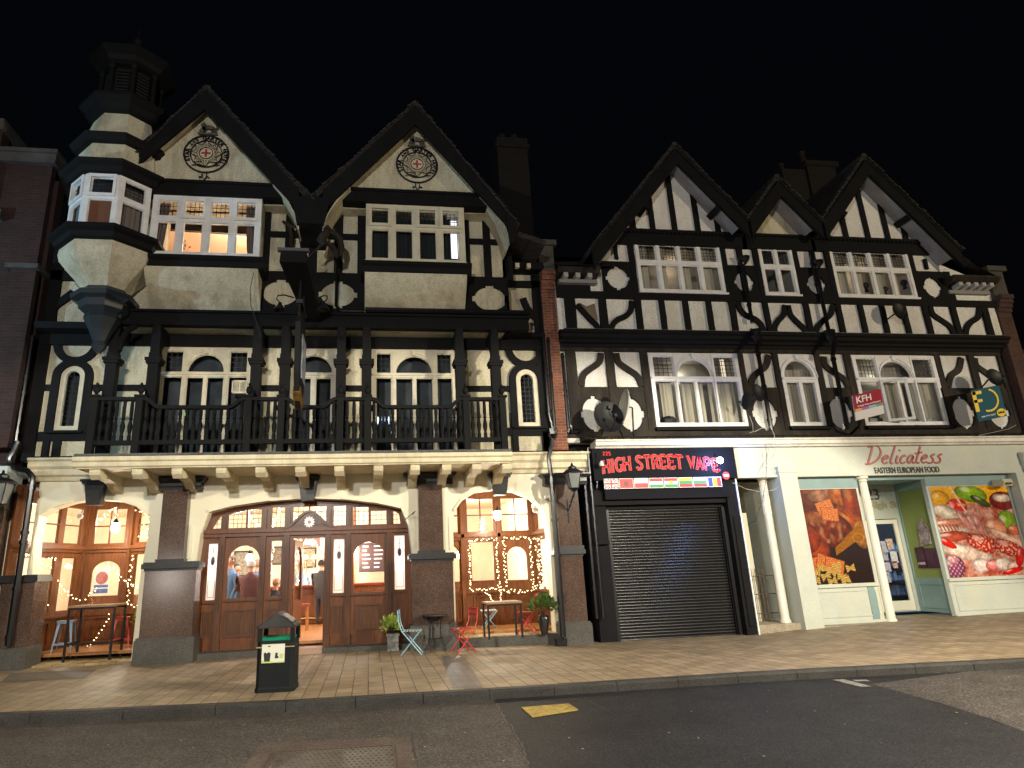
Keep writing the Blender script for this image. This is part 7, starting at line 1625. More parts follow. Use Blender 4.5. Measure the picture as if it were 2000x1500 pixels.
# ================================================================== HANGING SIGN AND LANTERNS
hs_ = thing('hanging_sign', (-1.4, -2.4, 7.3), 'tall black pub sign hanging edge-on beneath its heavy timber arm', 'hanging sign')
m = MB(); m.add([(-1.68,-3.75,7.28),(-1.17,-3.75,7.28),(-1.12,-.75,7.25),(-1.46,-.75,7.25),(-1.66,-3.75,7.52),(-1.19,-3.75,7.52),(-1.12,-.75,7.6),(-1.46,-.75,7.6)], [(0,1,2,3),(4,5,6,7),(0,1,5,4),(1,2,6,5),(2,3,7,6),(3,0,4,7)]); m.build('timber_arm', 'black', hs_)
m = MB(); m.box(-1.72, -1.14, -3.8, -3.7, 7.5, 7.56); m.build('lead_cap', mat('lead_flashing', (0,0,0)), hs_)
def yz_plate(mb, pts, x, t):                   # outline in the y-z plane
    n0 = len(mb.v); T0_ = mb.T; mb.T = Matrix(((0,1,0,x),(1,0,0,0),(0,0,1,0),(0,0,0,1))); mb.plate([(p[0], p[1]) for p in pts], 0, t); mb.T = T0_
zt_s, zb_s = 6.72, 4.72
m = MB(); out = [(-3.1,5.3),(-2.95,4.95),(-2.6,4.72),(-2.25,4.95),(-2.1,5.3),(-2.1,6.35),(-2.3,6.6),(-2.6,6.8),(-2.9,6.6),(-3.1,6.35)]
yz_plate(m, out, -1.42, .1); brd = m.build('sign_board', 'black', hs_)
m = MB(); yz_plate(m, [(p[0]*1.0+(-.03 if p[0] < -2.6 else .03), p[1]) for p in out[1:4]] + [(-2.3,5.1),(-2.6,4.9),(-2.9,5.1)], -1.44, .14); 0 and yz_plate(m, [(-3.13,5.9),(-3.13,6.4),(-2.9,6.65),(-2.9,6.5),(-3.05,6.35),(-3.05,5.9)], -1.44, .14); m.build('gilt_moulding', 'gold', brd)
m = MB(); m.T = Matrix.Translation((-1.30, -2.6, 5.7)); m.box(-.015, .015, -.32, .32, -.45, .45); m.T = None; m.build('picture_panel', mat('silver_blue_paint', (.30,.33,.38), (.10,.10,.12), rough=.3, metal=.3, scale=6), brd)
m = MB(); 
for y in (-2.95, -2.25): m.tube([(-1.37, y, 7.28), (-1.37, y, 6.5)], .018)
m.box(-1.43, -1.31, -3.0, -2.2, 6.78, 6.86); m.build('hanger', 'iron', hs_)
for s, v1 in ((-1, ((205,680),(130,660),(85,665),(75,690),(100,715))), (1, ((370,685),(420,665),(448,668),(445,695),(420,712)))):
    Y = -2.7; q = [(*[P('c2',x,y,Y)[0]], Y, P('c2',x,y,Y)[1]) for x, y in v1]; e = q[-1]
    m = MB(); m.tube(q, .014, 6); m.lathe([(.03,e[2]),(.045,e[2]-.05),(.12,e[2]-.15),(.125,e[2]-.17),(.03,e[2]-.08)], e[0], Y, 12); m.build('sign_lamp', 'iron', hs_, smooth=True)
# carved beasts at the gable valley
gt = thing('carved_beast', (-.7, -1.75, 8.9), 'weathered carved beast crouching on the bracket at the foot of the valley between gables', 'carving')
def beast(par, v, Y, parts, m_='black'):
    m = MB()
    for pts, r in parts:
        m.tube([(*[P(v, x, y, Y+dy)[0]], Y+dy, P(v, x, y, Y+dy)[1]) for x, y, dy in pts], [r*k for k in ([.6]+[1]*(len(pts)-2)+[.5])], 8)
    return m.build('carved_body', m_, par, smooth=True)
beast(gt, 'c2', -1.7, [(((450,185,0),(430,220,0),(400,260,0),(420,300,0)), .11), (((440,190,0),(500,210,.1),(540,250,.1),(550,310,.2),(545,380,.2)), .075), (((430,270,0),(480,300,.1),(510,350,.2),(520,390,.2)), .07), (((400,290,0),(380,320,0),(360,330,0)), .04), (((420,180,0),(450,160,0),(480,190,0)), .05)], 'oldblack')
gt = thing('carved_beast', (-1.9, -1.0, 8.9), 'small branching carved finial on the drainpipe beside the hanging sign arm', 'carving')
beast(gt, 'c2', -1.0, [(((120,120,0),(150,140,0),(185,165,0),(215,160,0)), .05), (((175,170,0),(185,240,0),(180,300,0)), .06), (((150,140,0),(125,140,0)), .03), (((185,165,0),(240,140,0)), .04), (((180,300,0),(205,300,0)), .06)], 'oldblack')
def lantern(v, xx, yt, yb, Y, wallx, label, scr):
    xt, zt = P(v, xx, yt, Y); _, zb = P(v, xx, yb, Y); h = zt-zb
    t = thing('wall_lantern', (xt, Y, zb), label, 'lantern', 'unlit lanterns on the pub front')
    m = MB(); r = h*.36; m.lathe([(r*.62,zb),(r*1.02,zb+h*.62)], xt, Y, 4, PI/4); m.build('glass_body', mat('dusty_glass', (.24,.25,.24), (.16,.17,.17), rough=.25), t)
    m = MB()
    for k in range(4):
        a_ = PI/4+k*PI/2; m.tube([(xt+r*.64*math.cos(a_), Y+r*.64*math.sin(a_), zb), (xt+r*1.05*math.cos(a_), Y+r*1.05*math.sin(a_), zb+h*.62)], .011, 5)
    m.lathe([(r*1.15,zb+h*.62),(r*1.18,zb+h*.66),(r*.7,zb+h*.78),(r*.5,zb+h*.8),(r*.5,zb+h*.88),(r*.2,zb+h*.94),(.02,zb+h*.97),(.03,zb+h),(.005,zb+h*1.06)], xt, Y, 8, PI/8); m.lathe([(.03,zb-.08),(r*.7,zb)], xt, Y, 8); m.build('lantern_frame', 'iron', t)
    m = MB(); zz = zb-.1
    m.tube([(xt, Y, zb-.05), (xt, Y, zb-.12), (wallx, -.2 if wallx > 0 else -.45, zb-.5)], .02, 6); m.tube([(wallx, -.24 if wallx > 0 else -.47, zb-.2), (wallx, -.24 if wallx > 0 else -.47, zb-.75)], .02, 6)
    for k in range(3):
        c_ = Vector((wallx+(xt-wallx)*(.3+.25*k), (-.24+(Y+.24)*(.3+.25*k)), zb-.42+.1*k)); m.tube([c_+Vector((.07*math.cos(a_/2.), 0, .07*math.sin(a_/2.)))*(1-a_/14) for a_ in range(12)], .010, 5)
    m.build('scroll_bracket', 'iron', t)
lantern('z7', 1203, 95, 262, -.75, 4.62, 'unlit black street lantern on a scrolled bracket above the right granite pier', 0)
lantern('z5', 22, 200, 405, -1.0, -7.8, 'unlit lantern at the far left edge on the neighbouring pier', 0)
def twin(v, xx, yy, Y, label):
    x, z = P(v, xx, yy, Y); t = thing('floodlight', (x, Y, z), label, 'lamp', 'small white round security lamps in the alcoves'); m = MB(); m.box(x-.05, x+.05, Y-.02, Y+.1, z+.07, z+.17); m.build('bracket', 'white', t)
    m = MB(); m.T = Matrix.Translation((x, Y-.04, z)) @ Matrix.Rotation(math.radians(75), 4, 'X'); m.lathe([(.05,-.05),(.075,0),(.08,.05),(.07,.06)], 0, 0, 14); m.build('lamp_head', 'white', t, smooth=True)
    m = MB(); m.T = Matrix.Translation((x, Y-.04, z)) @ Matrix.Rotation(math.radians(75), 4, 'X'); m.lathe([(.055,.061),(.05,.07)], 0, 0, 12); m.build('lens', mat('grey_lens', (.3,.3,.28), rough=.2), t)
twin('z5', 515, 488, 1.85, 'small white round security lamp high on the left alcove post'); twin('z7', 942, 418, 1.8, 'small white round security lamp high on the right alcove post')
x, z = P('z7', 1035, 330, -.2); t = thing('floodlight', (x, -.2, z), 'white twin-headed sensor lamp on the cream wall beside the right drainpipe', 'lamp')
m = MB(); m.ball((x-.04, -.25, z+.03), .06, 8, 6); m.ball((x+.07, -.28, z-.02), .055, 8, 6); m.build('lamp_head', 'white', t, smooth=True); m = MB(); m.tube([(x,-.01,z),(x,-.2,z)], .02); m.build('bracket', 'white', t)
x, z = P('z7', 90, 445, -.15); t = thing('flag_holder', (x, -.1, z), 'thin black metal spike sticking out of the cream wall beside the main arch', 'bracket')
m = MB(); m.tube([(x-.16, -.0, z-.1), (x+.02, -.3, z+.02)], .009, 5); m.tube([(x+.0, -.27, z+.0), (x+.06, -.36, z+.06)], [.02,.004], 6); m.build('spike', 'iron', t)
# ================================================================== SATELLITE DISHES AND AGENTS' BOARDS
def dish(c, n_, r, label, m_, foot, squash=1.):
    t = thing('satellite_dish', c, label, 'satellite dish', 'satellite dishes on the terrace'); N = Vector(n_).normalized(); R_ = N.to_track_quat('Z', 'Y').to_matrix().to_4x4()
    m = MB(); m.T = Matrix.Translation(c) @ R_; n = 28; vs = []; fs = []; K_ = 6
    for k in range(K_+1):
        q = r*k/K_
        for i in range(n): a_ = 2*PI*i/n; vs.append((q*math.cos(a_), q*math.sin(a_)*squash, .22*r*(k/K_)**2-.1*r))
    for k in range(K_):
        for i in range(n): a = k*n+i; b = k*n+(i+1) % n; fs.append((a, b, b+n, a+n))
    m.add(vs, fs); m.add([(v[0], v[1], v[2]-.012) for v in vs], [tuple(reversed(f)) for f in fs]); k0 = K_*n
    m.tube([(r*math.cos(2*PI*i/n), r*math.sin(2*PI*i/n)*squash, .12*r) for i in range(n+1)], .012, 5, cap=False)
    m.build('reflector', m_, t, smooth=True, recalc=False)
    m = MB(); m.T = Matrix.Translation(c) @ R_; m.tube([(0,-r*squash*.95,.1*r),(0,-r*.55,.75*r),(0,-r*.2,.9*r)], .012, 6); m.box(-.035,.035,-r*.3,-r*.1,.82*r,1.0*r); m.build('feed_arm', 'iron', t)
    m = MB(); m.tube([Vector(c)-N*.1*r, Vector(c)-N*.16, Vector(foot)], .02, 6); m.build('mount', 'iron', t)
x, z = P('r3', 448, 1062, -.7); dish((x, -.7, z), (.12, -1, .12), .38, 'large dark satellite dish at the left end of the terrace, facing the street', mat('dark_dish', (.008,.008,.010), rough=.5, spec=.3), (x+.1, -.05, z-.1))
x, z = P('r3', 592, 975, -.75); dish((x, -.75, z), (-1, .10, .2), .42, 'large pale satellite dish turned edge-on beside the big dark one', mat('pale_dish', (.45,.44,.40), rough=.5), (x+.3, -.3, z-.8), )
x, z = P('r3', 1665, 865, -.6); dish((x, -.6, z), (.25, -1, .1), .18, 'small black satellite dish by the drainpipe between the arched windows', mat('dark_dish', (0,0,0)), (x+.1, -.08, z-.15), 1.25)
x, z = P('r3', 1582, 930, -.45); dish((x, -.45, z), (-1, .05, .1), .22, 'small black dish seen nearly edge-on left of the drainpipe', mat('dark_dish', (0,0,0)), (x+.1, -.08, z-.1))
x, z = P('r2', 1022, 1355, -.65); dish((x, -.65, z), (.1, -1, .1), .21, 'small black satellite dish on the upper studs under the right gable', mat('dark_dish', (0,0,0)), (x-.1, -.3, z-.1), 1.15)
x, z = P('r4', 1765, 710, -.7); dish((x, -.7, z), (.1, -1, .1), .26, 'black satellite dish just above the blue and yellow sale board', mat('dark_dish', (0,0,0)), (x+.1, -.1, z-.2), .9)
def board(v, c4, Y, label, face, parts_fn, t_=.03):
    q = [Vector((P(v,*p,Y)[0], Y, P(v,*p,Y)[1])) for p in c4]         # tl, tr, br, bl
    U = ((q[1]-q[0])+(q[2]-q[3]))/2; V = ((q[0]-q[3])+(q[1]-q[2]))/2; o_ = (q[0]+q[1]+q[2]+q[3])/4-U/2-V/2
    T = Matrix(((U.x, 0, V.x, o_.x), (0, 1, 0, Y), (U.z, 0, V.z, o_.z), (0,0,0,1)))
    c = o_+U/2+V/2; t = thing('estate_agent_board', c, label, 'sign'); m = MB(); m.T = T; m.box(0, 1, 0, t_, 0, 1); m.build('board', face, t); parts_fn(t, T); return t, c
def kfh(t, T):
    m = MB(); m.T = T; m.box(0, 1, -.006, .0, .34, 1); m.build('red_field', mat('crimson_vinyl', (.33,.008,.025), rough=.6, spec=.2), t)
    for i, c in enumerate(((.75,.25,.04),(.22,.06,.35),(.12,.45,.60),(.05,.22,.14))): m = MB(); m.T = T; m.box(.01+.245*i, .255+.245*i, -.008, -.006, .345, .445); m.build('colour_band', mat('band_%d' % i, c, rough=.5), t)
    for s, z, sz, w in (('KFH', .77, .3, .52), ('Kinleigh Folkard & Hayward', .53, .08, .8)):
        me = text(s, 'white', None, XZ, size=sz, ext=.003, off=.004 if sz > .1 else .001, w=w); hs2 = [v.co.z for v in me.vertices]; k = (.26 if sz > .1 else .085)/(max(hs2)-min(hs2)); 
        for v in me.vertices: v.co = T @ Vector((v.co.x+(.36 if sz > .1 else .52), v.co.y-.01, v.co.z*k+z))
        o = bpy.data.objects.new('lettering', me); COL.objects.link(o); o.parent = t; o.matrix_parent_inverse = Matrix.Translation(-Vector(t.location))
t, c = board('r4', ((662,852),(877,797),(912,990),(686,1046)), -.7, 'red and white estate agent board tilted below the open window', mat('board_white', (.62,.60,.58), rough=.5), kfh)
m = MB(); p = P('r4',730,1045,-.65); m.tube([(p[0], -.66, p[1]+.1), (p[0]+.02, -.5, p[1]-.12), (p[0]+.06, -.1, p[1]-.25)], .03, 6); m.build('post', 'black', t)
def sale(t, T):
    S_ = lambda pts, w, m: m.strip(pts, w, -.012, .008)
    m = MB(); m.T = T; S_([(.05,.30),(.05,.94)], .13, m); S_([(-.0,.885),(.32,.885)], .10, m); S_([(.0,.63),(.29,.63)], .09, m)
    S_([(.47+.36*math.cos(a), .60+.34*math.sin(a)) for a in [PI/2-.35-PI*1.02*k/16 for k in range(17)]], .055, m); m.plate(ell(.83, .14, .155, .125, 20), -.012, .01); m.build('yellow_marks', mat('signal_yellow', (.75,.52,.02), rough=.5), t)
    for s, x, z, h, w, mt in (('SALE', .83, .14, .075, .22, 'black'), ('020 3993 7377', .36, .12, .04, .5, 'white'), ('foxtons.co.uk', .34, .05, .035, .42, mat('signal_yellow', (0,0,0)))):
        if s.startswith('fox'): continue
        me = text(s, mt, None, XZ, size=.1, ext=.003, off=.003, w=w); zz = [v.co.z for v in me.vertices]; k = h/(max(zz)-min(zz))
        for v in me.vertices: v.co = T @ Vector((v.co.x+x, v.co.y-.018, v.co.z*k+z))
        o = bpy.data.objects.new('lettering', me); COL.objects.link(o); o.parent = t; o.matrix_parent_inverse = Matrix.Translation(-Vector(t.location))
t, c = board('r4', ((1588,812),(1802,765),(1868,1012),(1645,1052)), -.75, 'teal and yellow SALE board with a big yellow F and arc at the right end', mat('teal_vinyl', (.006,.07,.10), rough=.6, spec=.2), sale)
m = MB(); m.tube([(c.x+.35, -.72, c.z+.3), (c.x+.45, -.1, c.z+.0)], .02, 6); m.box(c.x+.33, c.x+.36, -.74, -.70, c.z-.35, c.z+.42); m.build('post', 'white', t)
# loose cables
def cable(v, pts, Y, r, label, m_='lead'):
    q = [(*[P(v, x, y, Y)[0]], Y, P(v, x, y, Y)[1]) for x, y in pts]; m = MB(); m.tube(q, r, 4); o = m.build('cable', m_); tag(o, label, 'cable')
wc = mat('pale_cable', (.42,.40,.36), rough=.6)
cable('r3', ((1640,1180),(1700,1150),(1770,1140),(1800,1200),(1810,1300),(1790,1380),(1750,1430),(1720,1490)), -.5, .007, 'pale cable looping down over the shop fascia from the middle drainpipe', wc)
cable('r6', ((318,60),(325,160),(320,280),(300,420),(250,560),(200,580)), -.36, .006, 'dark thin cable hanging past the passage column', 'lead')
cable('r6', ((105,310),(190,350),(290,370),(360,360),(400,340)), -.30, .006, 'white cable sagging across the passage opening', wc)
cable('r4', ((1650,1160),(1750,1140),(1880,1110),(1940,1080)), -.55, .006, 'thin cables trailing along the right end of the lead ledge', wc)
cable('r3', ((1600,1050),(1625,1120),(1630,1180),(1600,1190)), -.3, .006, 'short pale cable dropping from the small dishes', wc)
cable('z3', ((1770,330),(1745,440),(1750,560),(1790,680),(1820,780)), -1.5, .007, 'thin black wire hanging down over the cream oriel base')
cable('c2', ((385,318),(340,350),(300,395)), -2.0, .01, 'thin stay from the carved beast to the hanging sign arm')
# plant in the lit oriel window
def leafy(t, c, n, R_, leaf, m_, zs=1., up=.5, sz=.03):
    m = MB()
    for i in range(n):
        a_ = random.uniform(0, 2*PI); u = random.random()**.6; e = random.uniform(-.5, 1)*PI/2*.9
        p = Vector(c) + Vector((math.cos(a_)*math.cos(e), math.sin(a_)*math.cos(e), math.sin(e)*zs))*R_*u
        d = (p-Vector(c)+Vector((0,0,up*R_))).normalized(); s = d.cross(Vector((random.uniform(-1,1), random.uniform(-1,1), random.uniform(-1,1)))).normalized(); l = leaf*random.uniform(.6, 1.3); w = l*.28
        k = s.cross(d)*w*.35
        m.add([p, p+d*l*.5+s*w+k, p+d*l, p+d*l*.5-s*w+k], [(0,1,2,3)])
    return m.build('foliage', m_, t, recalc=False)
leafm = mat('leaf_green', (.10,.17,.03), (.045,.09,.02), rough=.5, scale=14); leafy_m = mat('yellow_leaf', (.30,.38,.05), (.14,.22,.03), rough=.5, scale=14)
x, z = P('z3',1265,190,OY+.3); t = thing('potted_plant', (x, OY+.3, 8.62), 'slender houseplant silhouetted in the lit oriel window', 'plant'); leafy(t, (x, OY+.3, 8.85), 46, .17, .07, leafm, 1.5)
m = MB(); m.tube([(x, OY+.3, 8.62), (x+.02, OY+.3, 9.1)], .008, 5); m.lathe([(.06,8.62),(.08,8.72)], x, OY+.3, 10); m.build('stem_and_pot', 'lead', t)
x, z = P('z3',1460,195,OY+.3); t = thing('potted_plant', (x, OY+.3, 8.62), 'low arching houseplant in the third pane of the lit oriel window', 'plant'); leafy(t, (x, OY+.3, 8.66), 14, .14, .12, leafm, .6, 1)
# ================================================================== STREET FURNITURE
bx, by = G('s',545,1345)[0]-.02, -4.35
bn = thing('litter_bin', (bx, by, 0), 'black litter bin with a pitched lid and green liner standing on the pavement', 'litter bin')
green = mat('green_liner', (.0,.20,.10), rough=.4); bk = mat('bin_plastic', (.003,.0045,.006), (.006,.0075,.009), rough=.68, spec=.25, bump=.3, bscale=80); W2, D2, H2 = .27, .24, .82
BT = Matrix.Translation((bx, by, 0)) @ Matrix.Rotation(math.radians(-4), 4, 'Z')
def octo(w, d, c): return [(-w+c,-d),(w-c,-d),(w,-d+c),(w,d-c),(w-c,d),(-w+c,d),(-w,d-c),(-w,-d+c)]
m = MB(); m.T = BT
def ring(zs_):                                  # stacked chamfered rectangles
    vs = []; fs = []
    for w, d, c, z in zs_: vs += [(x, y, z) for x, y in octo(w, d, c)]
    for i in range(len(zs_)-1):
        for k in range(8): fs.append((i*8+k, i*8+(k+1) % 8, i*8+8+(k+1) % 8, i*8+8+k))
    fs.append(tuple(reversed(range(8)))); fs.append(tuple(range(8*len(zs_)-8, 8*len(zs_)))); return vs, fs
m.add(*ring([(W2+.01,D2+.01,.05,.0),(W2+.01,D2+.01,.05,.05),(W2,D2,.05,.07),(W2,D2,.05,.60),(W2+.006,D2+.006,.05,.605),(W2+.006,D2+.006,.05,.62),(W2,D2,.05,.625),(W2-.004,D2-.004,.05,.70)])); m.box(W2-.085, W2-.08, -D2-.004, -D2+.01, .05, .6); m.build('bin_body', bk, bn)
m = MB(); m.T = BT
for sx_ in (-1, 1):
    for sy_ in (-1, 1): m.box(sx_*W2, sx_*(W2-.06), sy_*D2, sy_*(D2-.05), .69, .885)
m.build('corner_post', bk, bn)
m = MB(); m.T = BT; o8 = octo(W2+.02, D2+.02, .04); vs = [(x, y, .875) for x, y in o8] + [(x, y, .90) for x, y in o8] + [(0, -D2-.0, 1.09), (0, D2+.0, 1.09)]
fs = [tuple(reversed(range(8)))] + [(k, (k+1) % 8, 8+(k+1) % 8, 8+k) for k in range(8)] + [(8,9,16),(9,10,16),(10,11,17,16),(11,12,17),(12,13,17),(13,14,17),(14,15,16,17),(15,8,16)]
m.add(vs, fs); m.build('lid', mat('bin_lid', (.014,.0145,.015), (.035,.032,.028), rough=.6, spec=.3), bn)
m = MB(); m.T = BT @ Matrix.Translation((.14, 0, .995)) @ Matrix.Rotation(math.radians(35), 4, 'Y'); m.box(-.09, .09, -.14, .14, .005, .02); m.build('stub_plate', mat('worn_steel_plate', (.30,.28,.25), (.08,.075,.07), rough=.5, metal=.2, scale=18), bn)
m = MB(); m.T = BT; m.add(*ring([(W2-.05,D2-.04,.03,.66),(W2-.03,D2-.03,.03,.74),(W2-.045,D2-.045,.03,.742),(W2-.07,D2-.07,.03,.68)])); m.build('liner', green, bn)
m = MB(); m.T = BT; m.box(-W2-.004, W2+.008, -D2-.011, -D2-.003, .606, .622); m.build('brass_band', mat('faded_brass', (.30,.22,.10), rough=.5), bn)
m = MB(); m.T = BT; m.box(-.19, .14, -D2-.018, -D2-.011, .40, .655); st_ = m.build('notice', mat('notice_white', (.62,.62,.52), rough=.5), bn)
m = MB(); m.T = BT; m.plate([(-.15,.42),(-.07,.42),(-.06,.53),(-.09,.55),(-.12,.53),(-.14,.55),(-.16,.53)], -D2-.021, .003); m.plate([(.0,.46),(.05,.46),(.055,.48),(.035,.5),(.045,.53),(.01,.54),(.005,.5)], -D2-.021, .003); m.box(-.1, -.07, -D2-.021, -D2-.018, .62, .635); m.build('black_print', 'lead', st_)
m = MB(); m.T = BT; m.box(.07, .12, -D2-.021, -D2-.018, .46, .52); m.plate([(-.19,.40),(.14,.40),(.14,.42),(.0,.415),(-.19,.44)], -D2-.0205, .003); m.build('green_print', mat('pale_green_print', (.45,.52,.15), rough=.5), st_)
# folding slatted chair, built at the origin facing -Y, copied
def folding_chair(m_, seat_m, label, back_m=None, nob=False):
    t = thing('folding_chair', (0, 0, 0), label, 'folding chair', 'folding cafe chairs outside the pub')
    for s in (-1, 1):
        m = MB(); x = s*.19; m.tube([(x,-.20,0),(x,.20,.46)]+([] if nob else [(x,.26,.62),(x,.28,.86)]), .013, 6); m.build('back_leg', m_, t, smooth=True)
        m = MB(); x = s*.165; m.tube([(x,.22,0),(x,-.17,.45)], .013, 6); m.build('front_leg', m_, t, smooth=True)
    for k in range(6): m = MB(); y = -.19+.065*k; m.box(-.2, .2, y, y+.042, .45, .464); m.build('seat_slat', seat_m, t)
    for z in (() if nob else (.70, .80)): m = MB(); m.box(-.20, .20, .262+(z-.7)*.1, .276+(z-.7)*.1, z, z+.055); m.build('back_slat', back_m or m_, t)
    for a_, b_ in (((-.19,-.17,.035),(.19,-.17,.035)), ((-.165,.19,.035),(.165,.19,.035)), ((-.19,.015,.245),(.19,.015,.245))): m = MB(); m.tube([a_, b_], .009, 5); m.build('cross_bar', m_, t)
    return t
bs = mat('pale_blue_slats', (.38,.48,.50), rough=.5)
c1_ = folding_chair('blue', bs, 'pale blue folding chair left of the round table, seen side-on'); c2_ = folding_chair('blue', bs, 'pale blue folding seat with crossed legs tucked under the square table', nob=True)
g = G('s',806,1277); place(c1_, (g[0], g[1]+.05, gz(*g)), math.radians(82))
g = G('s',965,1232,.17); place(c2_, (g[0]-.08, g[1]+.2, .17), math.radians(-95))
c3_ = folding_chair('red', 'red', 'bright red folding chair right of the round table'); c4_ = copy_tree(c3_)
g = G('s',908,1272); place(c3_, (g[0]-.03, g[1]+.1, gz(*g)), math.radians(-72))
g = G('s',1038,1238,.17); place(c4_, (g[0]-.05, g[1]+.15, .17), math.radians(-118), 'red folding chair in the right alcove beside the potted fern')
# round bistro table
g = G('s',852,1270); tx_, ty_ = g[0], g[1]+.1; zg = gz(tx_, ty_)
t = thing('bistro_table', (tx_, ty_, zg), 'small round dark metal table between the blue and the red folding chair', 'table')
m = MB(); m.lathe([(.27,zg+.70),(.29,zg+.705),(.29,zg+.725),(.02,zg+.727)], tx_, ty_, 32); m.build('table_top', mat('dark_metal_top', (.04,.035,.03), rough=.45), t)
for k in range(4):
    a_ = PI/4+k*PI/2+.2; cx_, cy_ = math.cos(a_), math.sin(a_); m = MB(); m.tube([(tx_+cx_*r_, ty_+cy_*r_, zg+z_) for r_, z_ in ((.2,.70),(.14,.6),(.12,.4),(.15,.2),(.24,.0))], .011, 6); m.build('leg', 'iron', t, smooth=True)
m = MB(); m.tube([(tx_+.14*math.cos(2*PI*k/16), ty_+.14*math.sin(2*PI*k/16), zg+.25) for k in range(17)], .008, 5, cap=False); m.build('ring_brace', 'iron', t)
# square tables
def square_table(name, x0, x1, y0, y1, h, z0, label, topm, hw=.02, rail=None, cat='table'):
    cx_, cy_ = (x0+x1)/2, (y0+y1)/2; t = thing(name, (cx_, cy_, z0), label, cat)
    m = MB(); m.box(x0, x1, y0, y1, z0+h-.04, z0+h); m.build('table_top', topm, t)
    for x in (x0+.03, x1-.03):
        for y in (y0+.03, y1-.03): m = MB(); m.box(x-hw, x+hw, y-hw, y+hw, z0, z0+h-.04); m.build('leg', 'iron', t)
    m = MB(); m.box(x0+.03, x1-.03, y0+.02, y0+.04, z0+h-.08, z0+h-.04); m.box(x0+.03, x1-.03, y1-.04, y1-.02, z0+h-.08, z0+h-.04); 
    for z in (rail or []): m.box(x0+.03, x1-.03, y0+.02, y0+.045, z0+z, z0+z+.035); m.box(x0+.02, x0+.045, y0+.03, y1-.03, z0+z, z0+z+.035); m.box(x1-.045, x1-.02, y0+.03, y1-.03, z0+z, z0+z+.035)
    m.build('frame_rail', 'iron', t); return t
a = G('z7',625,1320,.17); b = G('z7',858,1305,.17)
square_table('square_table', a[0]-.02, b[0]+.02, a[1]-.02, a[1]+.62, .74, .17, 'square wooden-topped table with black steel legs in the right alcove', mat('table_wood', (.28,.17,.08), (.2,.12,.06), rough=.5))
a = G('z5',400,1418,.08); b = G('z5',605,1408,.08)
square_table('high_table', a[0]-.02, b[0]+.3, a[1]-.05, a[1]+.62, 1.08, .09, 'tall narrow bar table with a black steel frame in the left alcove', mat('table_wood', (0,0,0)), rail=(.32,))
# metal bar stools
def stool(m_, label):
    t = thing('bar_stool', (0,0,0), label, 'bar stool', 'tall metal stools in the left alcove')
    m = MB(); m.box(-.16, .16, -.16, .16, .735, .76); m.box(-.15,.15,-.15,.15,.70,.735); m.build('seat', m_, t)
    for sx_ in (-1, 1):
        for sy_ in (-1, 1):
            m = MB(); a_, b_ = .13, .21; w0, w1 = .045, .016
            m.add([(sx_*(a_-w0),sy_*(a_+.01),.71),(sx_*(a_+.01),sy_*(a_+.01),.71),(sx_*(a_+.01),sy_*(a_-w0),.71),(sx_*(b_-w1),sy_*(b_),0),(sx_*b_,sy_*b_,0),(sx_*b_,sy_*(b_-w1),0)], [(0,1,4,3),(1,2,5,4),(0,2,1),(3,4,5),(0,3,5,2)]); m.build('leg', m_, t)
    m = MB()
    for z, r_ in ((.27,.185),):
        m.box(-r_, r_, -r_-.008, -r_+.008, z, z+.03); m.box(-r_, r_, r_-.008, r_+.008, z, z+.03); m.box(-r_-.008, -r_+.008, -r_, r_, z+.0005, z+.0305); m.box(r_-.008, r_+.008, -r_, r_, z+.0005, z+.0305)
    m.build('foot_rest', m_, t); return t
s1 = stool(mat('blue_grey_metal', (.20,.28,.36), rough=.3, metal=.3, coat=.3), 'blue-grey metal bar stool on the left side of the tall table')
s2 = stool('red', 'glossy dark red metal bar stool beside the granite pillar')
g = G('z5',375,1385,.1); place(s1, (g[0]+.05, g[1]+.05, .09), .15); g = G('z5',765,1350,.11); place(s2, (g[0]+.0, g[1]-.1, .10), .3)
# plants
def potted(x, y, z0, label, pm, leaf, R_, h, n, lm, prof, zs=1.):
    t = thing('potted_plant', (x, y, z0), label, 'potted plant'); m = MB(); m.lathe([(r_, z0+z_) for r_, z_ in prof], x, y, 20); m.build('pot', pm, t, smooth=True); leafy(t, (x, y, z0+h), n, R_, leaf, lm, zs)
    m = MB()
    for k in range(5): m.tube([(x, y, z0+prof[-1][1]-.03), (x+random.uniform(-.5,.5)*R_, y+random.uniform(-.5,.5)*R_, z0+h+R_*.3)], .005, 4)
    m.build('stem', 'lead', t); return t
g = G('z7',1022,1282,.17); potted(g[0], g[1]+.12, .17, 'green fern in a tall black vase at the right end of the right alcove', mat('black_glaze', (.015,.015,.017), rough=.15, coat=.5), .13, .27, .58, 240, leafm, [(.07,0),(.1,.12),(.13,.3),(.12,.38),(.1,.40)], .7)
g = G('s',768,1262); t = thing('planter_box', (g[0], -.1, 0), 'white-fronted planter box with a bushy green plant beside the blue chair', 'planter'); x, z = P('s',765,1220,-.3)
m = MB(); m.box(x-.10, x+.14, -.42, -.18, 0.0, .30); m.box(x-.12, x+.16, -.44, -.16, .30, .34); m.build('box', mat('chalk_board_box', (.28,.27,.25), (.04,.04,.04), rough=.7, scale=7), t); leafy(t, (x-.02, -.3, .50), 220, .19, .085, leafy_m, 1.0)
m = MB(); [m.tube([(x+random.uniform(-.06,.08), -.3, .3), (x+random.uniform(-.15,.15), -.3+random.uniform(-.1,.1), .6)], .005, 4) for k in range(6)]; m.build('stem', 'lead', t)
x, z = P('z5',885,1120,.9); t = thing('potted_plant', (x, .9, z-.3), 'bright lime-leaved plant peeping out behind the granite pillar by the red stool', 'potted plant'); leafy(t, (x+.02, .9, z-.05), 70, .15, .09, leafy_m, 1.3)
